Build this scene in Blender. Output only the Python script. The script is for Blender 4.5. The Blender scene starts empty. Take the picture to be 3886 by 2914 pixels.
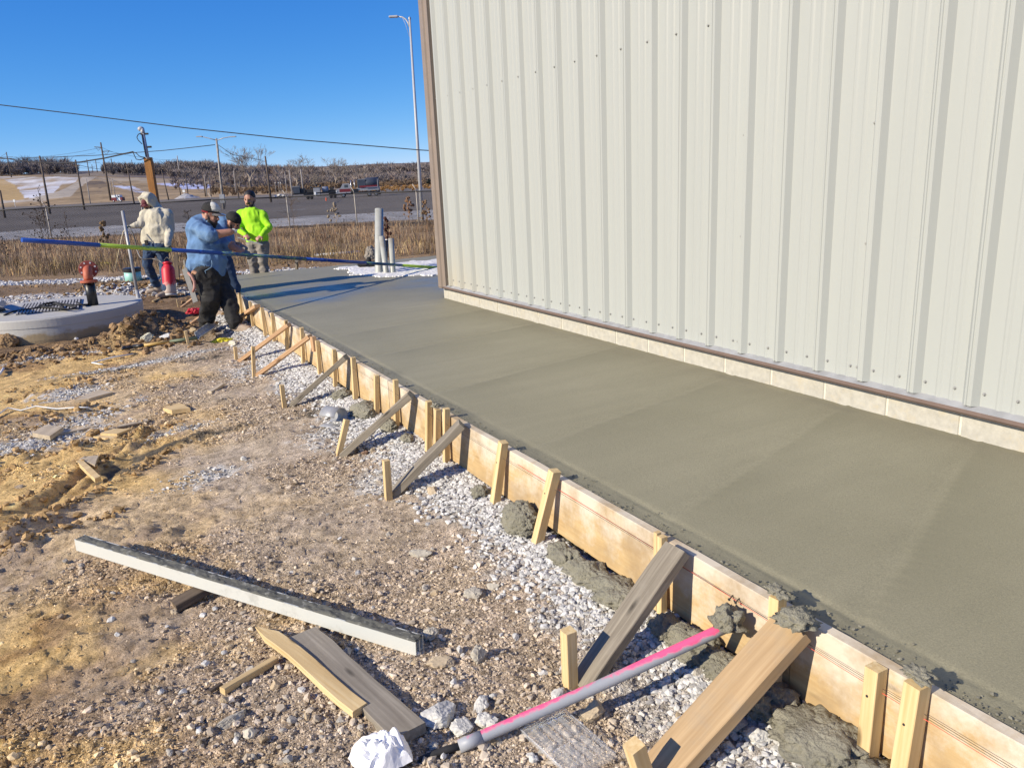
import bpy, bmesh, math, random
import numpy as np
from mathutils import Vector, Matrix, noise as mnoise

random.seed(7)
rng = np.random.default_rng(11)
scn = bpy.context.scene
COL = scn.collection
PI = math.pi

# ------------------------------------------------------------------ camera
CAM = np.array([-3.757, -2.043, 1.382])
F_PX = 2922.2 / 3886.0 * 2212.0            # focal length in units of a 2212-wide picture
YAW, PIT, ROL = 0.4982, 0.2632, -0.0487
_cy, _sy, _cp, _sp = math.cos(YAW), math.sin(YAW), math.cos(PIT), math.sin(PIT)
FW = np.array([_sy * _cp, _cy * _cp, -_sp])
_r = np.array([_cy, -_sy, 0.0]); _u = np.cross(_r, FW)
RT = math.cos(ROL) * _r + math.sin(ROL) * _u
UP = -math.sin(ROL) * _r + math.cos(ROL) * _u
cam = bpy.data.cameras.new('camera')
cam.sensor_width = 36.0
cam.lens = 36.0 * 2922.2 / 3886.0
cam.clip_start = 0.05; cam.clip_end = 6000
camo = bpy.data.objects.new('camera', cam); COL.objects.link(camo)
camo.matrix_world = Matrix(((RT[0], UP[0], -FW[0], CAM[0]), (RT[1], UP[1], -FW[1], CAM[1]),
                            (RT[2], UP[2], -FW[2], CAM[2]), (0, 0, 0, 1)))
scn.camera = camo

# ------------------------------------------------------------------ light
SUN_EL, SUN_AZ = math.radians(28.0), math.radians(3.0)
SUN_TRAVEL = Vector((math.cos(SUN_EL) * math.cos(SUN_AZ), math.cos(SUN_EL) * math.sin(SUN_AZ), -math.sin(SUN_EL)))
world = bpy.data.worlds.new("World"); scn.world = world; world.use_nodes = True
nt = world.node_tree; nt.nodes.clear()
sky = nt.nodes.new('ShaderNodeTexSky'); sky.sky_type = 'NISHITA'; sky.sun_disc = False
sky.sun_elevation = SUN_EL
sky.sun_rotation = math.atan2(-SUN_TRAVEL.x, -SUN_TRAVEL.y)
sky.altitude = 300; sky.air_density = 0.5; sky.dust_density = 0.0; sky.ozone_density = 6.0
bg = nt.nodes.new('ShaderNodeBackground'); bg.inputs['Strength'].default_value = 0.105
wo = nt.nodes.new('ShaderNodeOutputWorld')
sepc = nt.nodes.new('ShaderNodeSeparateColor'); comb = nt.nodes.new('ShaderNodeCombineColor')      # deep winter blue: one grade for the whole dome
nt.links.new(sky.outputs[0], sepc.inputs[0])
for _i, (_p, _a, _m) in enumerate(((1.5, 1.9, 1.1), (0.85, 0.87, 1.1), (0.40, 0.81, 1.1))):
    q0 = nt.nodes.new('ShaderNodeMath'); q0.operation = 'MULTIPLY'; q0.inputs[1].default_value = 0.105
    q1 = nt.nodes.new('ShaderNodeMath'); q1.operation = 'POWER'; q1.inputs[1].default_value = _p
    q2 = nt.nodes.new('ShaderNodeMath'); q2.operation = 'MULTIPLY'; q2.inputs[1].default_value = _a / 0.105
    q3 = nt.nodes.new('ShaderNodeMath'); q3.operation = 'MINIMUM'; q3.inputs[1].default_value = _m / 0.105
    nt.links.new(sepc.outputs[_i], q0.inputs[0])
    for _x, _y in ((q0, q1), (q1, q2), (q2, q3)): nt.links.new(_x.outputs[0], _y.inputs[0])
    nt.links.new(q3.outputs[0], comb.inputs[_i])
nt.links.new(comb.outputs[0], bg.inputs[0]); nt.links.new(bg.outputs[0], wo.inputs[0])
sl = bpy.data.lights.new('sun', 'SUN'); sl.energy = 5.0; sl.angle = math.radians(0.5); sl.color = (1.0, 0.89, 0.72)
so = bpy.data.objects.new('sun', sl); COL.objects.link(so)
so.rotation_euler = SUN_TRAVEL.to_track_quat('-Z', 'Y').to_euler()
so.location = (-30, 0, 20)
scn.view_settings.view_transform = 'Standard'; scn.view_settings.look = 'None'
scn.view_settings.exposure = 0.4; scn.view_settings.gamma = 1.0
scn.view_settings.use_curve_mapping = False
scn.cycles.max_bounces = 6

# ------------------------------------------------------------------ placing helpers
def ray(x, y):
    return (x - 1106.0) / F_PX * RT - (y - 829.34) / F_PX * UP + FW
def at_z(x, y, z):
    d = ray(x, y); t = (z - CAM[2]) / d[2]; return CAM + t * d
def at_x(x, y, X):
    d = ray(x, y); return CAM + (X - CAM[0]) / d[0] * d
def at_y(x, y, Y):
    d = ray(x, y); return CAM + (Y - CAM[1]) / d[1] * d
def at_d(x, y, D):
    return CAM + D * ray(x, y)
def proj(P):
    d = np.asarray(P, float) - CAM; zz = d @ FW
    return 1106.0 + F_PX * (d @ RT) / zz, 829.34 - F_PX * (d @ UP) / zz
WH = np.array([0.477, 0.879]); RH = np.array([0.879, -0.477])

# ------------------------------------------------------------------ noise
_perm = rng.random((256, 256)); _perm3 = rng.random((64, 64, 64))
def vnoise(x, y):
    xi = np.floor(x).astype(int); yi = np.floor(y).astype(int); fx = x - xi; fy = y - yi
    fx = fx * fx * (3 - 2 * fx); fy = fy * fy * (3 - 2 * fy)
    a = _perm[xi & 255, yi & 255]; b = _perm[(xi + 1) & 255, yi & 255]
    c = _perm[xi & 255, (yi + 1) & 255]; d = _perm[(xi + 1) & 255, (yi + 1) & 255]
    return (a * (1 - fx) + b * fx) * (1 - fy) + (c * (1 - fx) + d * fx) * fy - 0.5
def fbm(x, y, f, o=4, g=0.5):
    r = 0; a = 1.0
    for i in range(o):
        r = r + a * vnoise(x * f + 17.3 * i, y * f + 9.1 * i); a *= g; f *= 2.03
    return r
def vnoise3(p):
    i = np.floor(p).astype(int); f = p - i; f = f * f * (3 - 2 * f); r = 0
    for dx in (0, 1):
        for dy in (0, 1):
            for dz in (0, 1):
                w = (f[:, 0] if dx else 1 - f[:, 0]) * (f[:, 1] if dy else 1 - f[:, 1]) * (f[:, 2] if dz else 1 - f[:, 2])
                r = r + w * _perm3[(i[:, 0] + dx) & 63, (i[:, 1] + dy) & 63, (i[:, 2] + dz) & 63]
    return r - 0.5
def sstep(a, b, x):
    t = np.clip((x - a) / (b - a), 0, 1); return t * t * (3 - 2 * t)

# ------------------------------------------------------------------ object helpers
WM = {}
def put(o, parent=None, mw=None):
    COL.objects.link(o)
    mw = mw if mw is not None else Matrix.Identity(4)
    if parent is not None:
        o.parent = parent
        o.matrix_parent_inverse = Matrix.Identity(4)
        o.matrix_basis = WM[parent.name].inverted() @ mw
    else:
        o.matrix_basis = mw
    WM[o.name] = mw.copy()
    return o
def tag(o, label=None, cat=None, group=None, kind=None):
    if label: o['label'] = label
    if cat: o['category'] = cat
    if group: o['group'] = group
    if kind: o['kind'] = kind
    return o
def thing(name, label, cat, loc=(0, 0, 0), group=None):
    o = bpy.data.objects.new(name, None); o.empty_display_size = 0.1
    put(o, None, Matrix.Translation(Vector(loc)))
    return tag(o, label, cat, group)
def np_mesh(name, V, F, mat=None, smooth=False, col=None):
    V = np.asarray(V, np.float32).reshape(-1, 3); F = np.asarray(F, np.int32)
    me = bpy.data.meshes.new(name)
    n, k = F.shape
    me.vertices.add(len(V)); me.vertices.foreach_set('co', V.ravel())
    me.loops.add(n * k); me.loops.foreach_set('vertex_index', F.ravel())
    me.polygons.add(n); me.polygons.foreach_set('loop_start', np.arange(0, n * k, k, dtype=np.int32))
    me.polygons.foreach_set('use_smooth', np.full(n, smooth))
    if col is not None:
        a = me.attributes.new('col', 'FLOAT_COLOR', 'POINT')
        c = np.ones((len(V), 4), np.float32); col = np.asarray(col); c[:, :col.shape[1]] = col; a.data.foreach_set('color', c.ravel())
    me.update(calc_edges=True)
    if mat: me.materials.append(mat)
    return me
class MB:
    """collects shapes in world coordinates, then links them as one mesh object"""
    def __init__(s): s.V = []; s.F = []; s.M = []
    def add(s, V, F, m=0):
        o = len(s.V); s.V += [tuple(map(float, v)) for v in V]
        s.F += [tuple(int(i) + o for i in f) for f in F]; s.M += [m] * len(F); return s
    def box(s, c, h, ax=None, m=0):
        c = Vector(c); A = ax or (Vector((1, 0, 0)), Vector((0, 1, 0)), Vector((0, 0, 1)))
        V = [c + A[0] * (h[0] * i) + A[1] * (h[1] * j) + A[2] * (h[2] * k) for i in (-1, 1) for j in (-1, 1) for k in (-1, 1)]
        return s.add(V, [(0, 1, 3, 2), (4, 6, 7, 5), (0, 4, 5, 1), (2, 3, 7, 6), (0, 2, 6, 4), (1, 5, 7, 3)], m)
    def tube(s, pts, rad, n=8, cap=True, m=0):
        pts = [Vector(p) for p in pts]
        if not hasattr(rad, '__len__'): rad = [rad] * len(pts)
        up = None; V = []
        for i, p in enumerate(pts):
            t = (pts[min(i + 1, len(pts) - 1)] - pts[max(i - 1, 0)])
            t = t.normalized() if t.length > 1e-9 else Vector((0, 0, 1))
            if up is None:
                up = Vector((0, 0, 1)) if abs(t.z) < 0.9 else Vector((1, 0, 0))
            a = (up - t * up.dot(t)).normalized(); b = t.cross(a); up = a
            V += [p + (a * math.cos(2 * PI * k / n) + b * math.sin(2 * PI * k / n)) * rad[i] for k in range(n)]
        F = []
        for i in range(len(pts) - 1):
            for k in range(n):
                F.append((i * n + k, i * n + (k + 1) % n, (i + 1) * n + (k + 1) % n, (i + 1) * n + k))
        if cap:
            F.append(tuple(range(n - 1, -1, -1))); F.append(tuple((len(pts) - 1) * n + k for k in range(n)))
        return s.add(V, F, m)
    def lathe(s, c, prof, n=24, axis=(0, 0, 1), m=0, cap=True):
        c = Vector(c); t = Vector(axis).normalized()
        a = (Vector((1, 0, 0)) if abs(t.x) < 0.9 else Vector((0, 1, 0))); a = (a - t * a.dot(t)).normalized(); b = t.cross(a)
        V = []
        for r, z in prof: V += [c + t * z + (a * math.cos(2 * PI * k / n) + b * math.sin(2 * PI * k / n)) * r for k in range(n)]
        F = []
        for i in range(len(prof) - 1):
            for k in range(n): F.append((i * n + k, i * n + (k + 1) % n, (i + 1) * n + (k + 1) % n, (i + 1) * n + k))
        if cap:
            F.append(tuple(range(n - 1, -1, -1))); F.append(tuple((len(prof) - 1) * n + k for k in range(n)))
        return s.add(V, F, m)
    def ell(s, c, r, ax=None, n=12, m=0, zmin=-1.0):
        A = ax or (Vector((1, 0, 0)), Vector((0, 1, 0)), Vector((0, 0, 1))); c = Vector(c); V = []; F = []
        hgt = n // 2 + 1
        for i in range(hgt):
            ph = -PI / 2 + PI * i / (hgt - 1); z = max(math.sin(ph), zmin); q = math.cos(ph) if math.sin(ph) >= zmin else math.sqrt(max(0, 1 - zmin * zmin))
            V += [c + A[0] * (r[0] * q * math.cos(2 * PI * k / n)) + A[1] * (r[1] * q * math.sin(2 * PI * k / n)) + A[2] * (r[2] * z) for k in range(n)]
        for i in range(hgt - 1):
            for k in range(n): F.append((i * n + k, i * n + (k + 1) % n, (i + 1) * n + (k + 1) % n, (i + 1) * n + k))
        return s.add(V, F, m)
    def build(s, name, mats, parent=None, smooth=False, weld=False, jitter=0, bevel=0):
        me = bpy.data.meshes.new(name)
        V = s.V
        me.from_pydata(V, [], s.F)
        mats = mats if isinstance(mats, (list, tuple)) else [mats]
        for m in mats: me.materials.append(m)
        me.polygons.foreach_set('material_index', s.M)
        if weld or bevel or jitter:
            bm = bmesh.new(); bm.from_mesh(me)
            if weld: bmesh.ops.remove_doubles(bm, verts=bm.verts, dist=1e-5)
            if bevel: bmesh.ops.bevel(bm, geom=[e for e in bm.edges], offset=bevel, segments=1, affect='EDGES', profile=0.5)
            if jitter:
                for v in bm.verts: v.co += Vector(mnoise.noise_vector(v.co * 9.0)) * jitter
            bm.to_mesh(me); bm.free()
        me.polygons.foreach_set('use_smooth', [smooth] * len(me.polygons))
        # put the origin inside the object
        if parent is None or True:
            c = sum((v.co for v in me.vertices), Vector()) / max(1, len(me.vertices))
            me.transform(Matrix.Translation(-c))
        me.update()
        o = bpy.data.objects.new(name, me)
        return put(o, parent, Matrix.Translation(c))
def frame(A, B, up=(0, 0, 1)):
    x = (Vector(B) - Vector(A)); L = x.length; x.normalize(); up = Vector(up)
    y = up.cross(x)
    if y.length < 1e-4: y = Vector((0, 1, 0)).cross(x)
    y.normalize(); z = x.cross(y)
    m = Matrix(((x.x, y.x, z.x, 0), (x.y, y.y, z.y, 0), (x.z, y.z, z.z, 0), (0, 0, 0, 1)))
    return m, L
def plank(name, A, B, w, t, mats, parent=None, up=(0, 0, 1), ch=0.003, seg=6, jit=0.0015, tipB=None, tipA=None, shape=None):
    """board from A to B, width w across, thickness t along up"""
    m, L = frame(A, B, up)
    cs = [(-w/2, -t/2 + ch), (-w/2 + ch, -t/2), (w/2 - ch, -t/2), (w/2, -t/2 + ch), (w/2, t/2 - ch), (w/2 - ch, t/2), (-w/2 + ch, t/2), (-w/2, t/2 - ch)]
    V = []; F = []; sd = random.uniform(0, 99)
    xs = [i / seg for i in range(seg + 1)]
    if tipB: xs = xs[:-1] + [1 - tipB / L, 1.0]
    if tipA: xs = [0.0, tipA / L] + [q for q in xs if q > tipA / L + 1e-3]
    for i, q in enumerate(xs):
        k = 1.0
        if tipB and q > 1 - 1e-6: k = 0.12
        if tipA and q < 1e-6: k = 0.12
        off = (0, 0)
        if shape: off = shape(q)
        for j, (a, b) in enumerate(cs):
            n1 = mnoise.noise(Vector((q * L * 6 + sd, a * 30, b * 30))) * jit; n2 = mnoise.noise(Vector((q * L * 6 - sd, a * 30 + 5, b * 30))) * jit
            V.append(((q - 0.5) * L + (n1 if i in (0, len(xs) - 1) else 0), a * k + n1 + off[0], b * k + n2 + off[1]))
    n = 8
    for i in range(len(xs) - 1):
        for k in range(n): F.append((i * n + k, (i + 1) * n + k, (i + 1) * n + (k + 1) % n, i * n + (k + 1) % n))
    F.append(tuple(range(n))); F.append(tuple((len(xs) - 1) * n + k for k in range(n - 1, -1, -1)))
    me = bpy.data.meshes.new(name); me.from_pydata(V, [], F); me.update()
    me.materials.append(mats)
    o = bpy.data.objects.new(name, me)
    mid = (Vector(A) + Vector(B)) / 2
    return put(o, parent, Matrix.Translation(mid) @ m)

# ------------------------------------------------------------------ materials
def node_mat(name):
    m = bpy.data.materials.new(name); m.use_nodes = True; nt = m.node_tree; nt.nodes.clear()
    out = nt.nodes.new('ShaderNodeOutputMaterial'); b = nt.nodes.new('ShaderNodeBsdfPrincipled')
    nt.links.new(b.outputs[0], out.inputs[0]); return m, nt, b
def N(nt, t, **kw):
    n = nt.nodes.new('ShaderNode' + t)
    for k, v in kw.items(): setattr(n, k, v)
    return n
def coords(nt, scale=(1, 1, 1), which='Object', rand=False):
    tc = N(nt, 'TexCoord'); mp = N(nt, 'Mapping'); mp.inputs['Scale'].default_value = scale
    nt.links.new(tc.outputs[which], mp.inputs[0])
    if rand:
        oi = N(nt, 'ObjectInfo'); mu = N(nt, 'VectorMath', operation='MULTIPLY'); mu.inputs[1].default_value = (37, 21, 13)
        nt.links.new(oi.outputs['Random'], mu.inputs[0]); nt.links.new(mu.outputs[0], mp.inputs['Location'])
    return mp.outputs[0]
def noise_tex(nt, vec, scale, detail=4, rough=0.55):
    n = N(nt, 'TexNoise'); n.inputs['Scale'].default_value = scale; n.inputs['Detail'].default_value = detail
    n.inputs['Roughness'].default_value = rough
    nt.links.new(vec, n.inputs['Vector']); return n.outputs['Fac']
def ramp(nt, fac, stops):
    r = N(nt, 'ValToRGB'); e = r.color_ramp.elements
    while len(e) < len(stops): e.new(0.5)
    for i, (p, c) in enumerate(stops): e[i].position = p; e[i].color = (*c, 1) if len(c) == 3 else c
    nt.links.new(fac, r.inputs[0]); return r.outputs[0]
def mixc(nt, fac, a, b, bt='MIX'):
    n = N(nt, 'Mix', data_type='RGBA', blend_type=bt)
    for s, v in ((n.inputs[0], fac), (n.inputs[6], a), (n.inputs[7], b)):
        if hasattr(v, 'links'): nt.links.new(v, s)
        elif hasattr(v, '__len__'): s.default_value = (*v, 1)
        else: s.default_value = v
    return n.outputs[2]
def bump(nt, b, h, strength, dist=0.01):
    n = N(nt, 'Bump'); n.inputs['Strength'].default_value = strength; n.inputs['Distance'].default_value = dist
    nt.links.new(h, n.inputs['Height']); nt.links.new(n.outputs[0], b.inputs['Normal'])
def rgb(c): return tuple(c)
def mat(name, c, rough=0.7, var=0.18, ns=12, bs=None, bst=0.3, bd=0.004, metal=0.0, c2=None, dirt=None, dirt_amt=0.5, spec=None, coat=0):
    m, nt, b = node_mat(name); v = coords(nt, rand=True)
    n = noise_tex(nt, v, ns, 5)
    lo = tuple(x * (1 - var) for x in c); hi = tuple(min(1, x * (1 + var)) for x in (c2 or c))
    col = ramp(nt, n, [(0.3, lo), (0.7, hi)])
    if dirt:
        n2 = noise_tex(nt, v, ns * 0.45, 8, 0.7)
        f = ramp(nt, n2, [(0.62 - 0.3 * dirt_amt, (0, 0, 0)), (0.78 - 0.3 * dirt_amt, (1, 1, 1))])
        col = mixc(nt, f, col, dirt)
    nt.links.new(col, b.inputs['Base Color']); b.inputs['Roughness'].default_value = rough; b.inputs['Metallic'].default_value = metal
    if spec is not None: b.inputs['Specular IOR Level'].default_value = spec
    if bs:
        h = noise_tex(nt, v, bs, 6, 0.6); bump(nt, b, h, bst, bd)
    return m
def attr_mat(name, rough=0.9, var=0.25, ns=9, bs=60, bst=0.6, bd=0.01, which='Object', fine=True):
    m, nt, b = node_mat(name); v = coords(nt, which=which)
    a = N(nt, 'Attribute', attribute_name='col')
    n = noise_tex(nt, v, ns, 8, 0.65)
    f = ramp(nt, n, [(0.25, (1 - var,) * 3), (0.75, (1 + var,) * 3)])
    col = mixc(nt, 1.0, a.outputs['Color'], f, 'MULTIPLY')
    nt.links.new(col, b.inputs['Base Color']); b.inputs['Roughness'].default_value = rough
    b.inputs['Specular IOR Level'].default_value = 0.2
    if bs:
        h = noise_tex(nt, v, bs, 8, 0.7); bump(nt, b, h, bst, bd)
    return m
def wood(name, c1, c2, knots=True, rough=0.75, smear=None, grain=70, dirt=0.0):
    m, nt, b = node_mat(name)
    v = coords(nt, (2.2, grain, grain), rand=True)
    n = noise_tex(nt, v, 1.0, 5, 0.6)
    v2 = coords(nt, (1.3, 9, 9), rand=True); n2 = noise_tex(nt, v2, 1.5, 3)
    col = ramp(nt, n, [(0.3, c2), (0.5, tuple((p + q) / 2 for p, q in zip(c1, c2))), (0.66, c1)])
    col = mixc(nt, ramp(nt, n2, [(0.4, (0, 0, 0)), (0.8, (0.6, 0.6, 0.6))]), col, tuple(x * 0.72 for x in c2))
    if knots:
        v3 = coords(nt, (2.2, 8, 8), rand=True); vo = N(nt, 'TexVoronoi'); vo.inputs['Scale'].default_value = 1.2
        nt.links.new(v3, vo.inputs['Vector'])
        k = ramp(nt, vo.outputs['Distance'], [(0.05, (1, 1, 1)), (0.13, (0, 0, 0))])
        col = mixc(nt, k, col, tuple(x * 0.35 for x in c2))
    if dirt:
        vd = coords(nt, (1, 1, 1), rand=True); nd = noise_tex(nt, vd, 7, 8, 0.7)
        col = mixc(nt, ramp(nt, nd, [(0.5, (0, 0, 0)), (0.72, (dirt,) * 3)]), col, (0.27, 0.245, 0.2))
    if smear:      # cement paste dried on the top and in streaks on the face of the board
        vs = coords(nt, (1, 1, 1), rand=False); ns_ = noise_tex(nt, vs, 5.5, 9, 0.72)
        sx = N(nt, 'SeparateXYZ'); tc = N(nt, 'TexCoord'); nt.links.new(tc.outputs['Object'], sx.inputs[0])
        mr = N(nt, 'MapRange'); mr.inputs[1].default_value = -0.14; mr.inputs[2].default_value = 0.15; mr.inputs[3].default_value = -0.16; mr.inputs[4].default_value = 0.2
        nt.links.new(sx.outputs['Z'], mr.inputs[0])
        ad = N(nt, 'Math', operation='ADD'); nt.links.new(ns_, ad.inputs[0]); nt.links.new(mr.outputs[0], ad.inputs[1])
        col = mixc(nt, ramp(nt, ad.outputs[0], [(0.44, (0, 0, 0)), (0.66, (0.92, 0.92, 0.92))]), col, smear)
        n4 = noise_tex(nt, vs, 2.3, 6, 0.7)
        col = mixc(nt, ramp(nt, n4, [(0.47, (0, 0, 0)), (0.64, (0.8, 0.8, 0.8))]), col, (0.33, 0.235, 0.13))
    nt.links.new(col, b.inputs['Base Color']); b.inputs['Roughness'].default_value = rough
    b.inputs['Specular IOR Level'].default_value = 0.3
    bump(nt, b, n, 0.35, 0.002)
    return m
M = {}
def dirt_mat():
    m, nt, b = node_mat('dirt'); a = N(nt, 'Attribute', attribute_name='col')
    tc = N(nt, 'TexCoord'); mp = N(nt, 'Mapping'); mp.inputs['Rotation'].default_value = (0, 0, math.radians(-47)); mp.inputs['Scale'].default_value = (1, 2.3, 1.5)
    nt.links.new(tc.outputs['Object'], mp.inputs[0]); v = mp.outputs[0]; v1 = coords(nt)
    n1 = noise_tex(nt, v, 9, 9, 0.7); n2 = noise_tex(nt, v1, 55, 6, 0.75); n3 = noise_tex(nt, v, 26, 7, 0.7)
    col = mixc(nt, 1.0, a.outputs['Color'], ramp(nt, n1, [(0.30, (0.68, 0.62, 0.55)), (0.48, (1.06, 1.04, 1.02)), (0.72, (1.42, 1.40, 1.40))]), 'MULTIPLY')
    col = mixc(nt, 1.0, col, ramp(nt, n2, [(0.30, (0.60, 0.55, 0.50)), (0.46, (1.06, 1.05, 1.04)), (0.75, (1.40, 1.40, 1.42))]), 'MULTIPLY')
    nt.links.new(col, b.inputs['Base Color']); b.inputs['Roughness'].default_value = 0.92; b.inputs['Specular IOR Level'].default_value = 0.15
    # broken stone lying in the dirt: cells with their own tint and height, only where the ground is stony
    st = a.outputs['Alpha']; vw = N(nt, 'VectorMath', operation='MULTIPLY_ADD'); vw.inputs[1].default_value = (.02, .02, .02)
    nz = N(nt, 'TexNoise'); nz.inputs['Scale'].default_value = 45; nt.links.new(v1, nz.inputs['Vector']); nt.links.new(nz.outputs['Color'], vw.inputs[0]); nt.links.new(v1, vw.inputs[2])
    hs = None
    for sc, amt in ((58, 1.0), (120, .55)):
        vo = N(nt, 'TexVoronoi'); vo.inputs['Scale'].default_value = sc; nt.links.new(vw.outputs[0], vo.inputs['Vector'])
        sp = N(nt, 'SeparateColor'); nt.links.new(vo.outputs['Color'], sp.inputs[0])
        tint = ramp(nt, sp.outputs[0], [(0.0, (0.66, 0.62, 0.58)), (0.45, (0.98, 0.96, 0.94)), (0.85, (1.15, 1.14, 1.13)), (1.0, (1.5, 1.52, 1.55))])
        f = N(nt, 'Math', operation='MULTIPLY'); f.inputs[1].default_value = .95 * amt; nt.links.new(st, f.inputs[0])
        mixed = mixc(nt, 1.0, col, tint, 'MULTIPLY'); col = mixc(nt, f.outputs[0], col, mixed)
        hh = N(nt, 'Math', operation='MULTIPLY_ADD'); hh.inputs[1].default_value = -1.0; nt.links.new(vo.outputs['Distance'], hh.inputs[0]); nt.links.new(sp.outputs[1], hh.inputs[2])
        hm = N(nt, 'Math', operation='MULTIPLY'); nt.links.new(hh.outputs[0], hm.inputs[0]); nt.links.new(f.outputs[0], hm.inputs[1])
        if hs is None: hs = hm.outputs[0]
        else:
            ad = N(nt, 'Math', operation='ADD'); nt.links.new(hs, ad.inputs[0]); nt.links.new(hm.outputs[0], ad.inputs[1]); hs = ad.outputs[0]
    nt.links.new(col, b.inputs['Base Color'])
    h = N(nt, 'Math', operation='MULTIPLY_ADD'); h.inputs[1].default_value = 1.6; nt.links.new(n3, h.inputs[0]); nt.links.new(n2, h.inputs[2])
    h2 = N(nt, 'Math', operation='MULTIPLY_ADD'); h2.inputs[1].default_value = 0.9; nt.links.new(hs, h2.inputs[0]); nt.links.new(h.outputs[0], h2.inputs[2])
    bump(nt, b, h2.outputs[0], 1.0, 0.022)
    return m
M['ground'] = dirt_mat()
M['far'] = attr_mat('far_ground', var=0.25, ns=0.35, bs=3, bst=0.3, bd=0.05)
M['asphalt'] = attr_mat('asphalt', var=0.18, ns=0.5, bs=20, bst=0.3, bd=0.02)
M['stone'] = attr_mat('stone', var=0.25, ns=45, bs=120, bst=0.4, bd=0.004)
M['grass'] = attr_mat('dry_grass', var=0.1, ns=2, bs=None)
M['twig'] = attr_mat('twigs', var=0.1, ns=0.5, bs=None)
M['pine'] = wood('new_pine', (0.70, 0.55, 0.31), (0.56, 0.39, 0.18))
M['pine2'] = wood('pink_pine', (0.56, 0.38, 0.22), (0.43, 0.25, 0.13))
M['brown2x4'] = wood('brown_lumber', (0.48, 0.345, 0.195), (0.37, 0.25, 0.13), dirt=0.35)
M['grey2x4'] = wood('weathered_lumber', (0.31, 0.275, 0.215), (0.17, 0.145, 0.11), dirt=0.5, grain=90)
M['greyplank'] = wood('grey_plank', (0.33, 0.295, 0.24), (0.20, 0.175, 0.14), dirt=0.75, grain=60)
M['form'] = wood('form_lumber', (0.58, 0.44, 0.24), (0.47, 0.315, 0.145), smear=(0.60, 0.54, 0.44), grain=55)
M['darkwood'] = wood('dark_wood', (0.16, 0.12, 0.085), (0.08, 0.06, 0.042))
M['post'] = wood('treated_post', (0.36, 0.17, 0.05), (0.25, 0.11, 0.03), grain=30)
M['pole'] = mat('pole_wood', (0.10, 0.075, 0.055), 0.9, 0.3, 3)
M['greypole'] = mat('grey_pole_wood', (0.30, 0.27, 0.24), 0.9, 0.3, 3)
M['wet'] = mat('wet_concrete', (0.25, 0.238, 0.178), 0.8, 0.14, 9, bs=70, bst=1.0, bd=0.02, c2=(0.27, 0.255, 0.195))
M['conc'] = mat('dry_concrete', (0.50, 0.485, 0.45), 0.9, 0.15, 6, bs=90, bst=0.35, dirt=(0.33, 0.28, 0.2), dirt_amt=0.35)
M['block'] = mat('concrete_block', (0.40, 0.385, 0.335), 0.9, 0.13, 25, bs=160, bst=0.5, bd=0.004, dirt=(0.44, 0.40, 0.31), dirt_amt=0.3)
M['mortar'] = mat('mortar', (0.56, 0.53, 0.45), 0.9, 0.1, 30, bs=120)
M['steel'] = mat('galvanized_steel', (0.36, 0.365, 0.37), 0.5, 0.15, 14, metal=0.25)
M['darksteel'] = mat('dark_steel', (0.12, 0.12, 0.118), 0.6, 0.2, 14)
M['alu'] = mat('lamp_pole_paint', (0.40, 0.41, 0.42), 0.45, 0.06, 6)
M['fence'] = mat('fence_steel', (0.022, 0.021, 0.02), 0.7, 0.1, 6)
M['fencepost'] = mat('fence_post_steel', (0.33, 0.30, 0.26), 0.6, 0.15, 6)
M['trim'] = mat('brown_trim', (0.225, 0.180, 0.145), 0.45, 0.06, 6, dirt=(0.36, 0.31, 0.24), dirt_amt=0.12)
M['trim_dark'] = mat('dark_brown_trim', (0.155, 0.11, 0.092), 0.5, 0.1, 8)
M['black'] = mat('black_plastic', (0.015, 0.015, 0.016), 0.4, 0.3, 9)
M['rubber'] = mat('rubber', (0.022, 0.022, 0.024), 0.8, 0.3, 9)
M['white'] = mat('white_plastic', (0.74, 0.75, 0.73), 0.45, 0.06, 9)
M['pvc'] = mat('pale_pvc', (0.38, 0.39, 0.36), 0.45, 0.1, 6, dirt=(0.27, 0.25, 0.21), dirt_amt=0.3)
M['screw'] = mat('screw_steel', (0.27, 0.27, 0.26), 0.45, 0.1, 4)
M['red'] = mat('red_paint', (0.52, 0.015, 0.03), 0.4, 0.12, 6)
M['cast'] = mat('red_oxide_casting', (0.42, 0.105, 0.05), 0.62, 0.14, 12, bs=90, bst=0.3)
M['teal'] = mat('teal_plastic', (0.30, 0.60, 0.52), 0.5, 0.06, 6)
M['paper'] = mat('white_paper', (0.82, 0.82, 0.83), 0.8, 0.03, 6)
M['orange'] = mat('orange_cone', (0.85, 0.13, 0.04), 0.5, 0.05)
M['skin'] = mat('skin', (0.40, 0.205, 0.135), 0.55, 0.1, 30)
M['hair'] = mat('dark_hair', (0.012, 0.010, 0.009), 0.6, 0.3, 60)
M['cream'] = mat('cream_fleece', (0.52, 0.48, 0.37), 0.95, 0.07, 14, bs=30, bst=0.5, bd=0.012)
M['blue'] = mat('blue_fleece', (0.105, 0.20, 0.36), 0.95, 0.14, 10, bs=30, bst=0.5, bd=0.012, dirt=(0.17, 0.27, 0.40), dirt_amt=0.2)
M['hivis'] = mat('lime_shirt', (0.36, 0.74, 0.015), 0.85, 0.06, 10, bs=25, bst=0.4, bd=0.012)
M['jean'] = mat('denim', (0.025, 0.05, 0.10), 0.9, 0.25, 14, dirt=(0.09, 0.12, 0.17), dirt_amt=0.2)
M['blackcloth'] = mat('black_cloth', (0.016, 0.0155, 0.0155), 0.9, 0.3, 14, bs=40, bst=0.6, bd=0.01, dirt=(0.085, 0.08, 0.07), dirt_amt=0.22)
M['greycloth'] = mat('grey_work_cloth', (0.21, 0.19, 0.165), 0.9, 0.18, 9, dirt=(0.34, 0.29, 0.24), dirt_amt=0.3)
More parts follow.
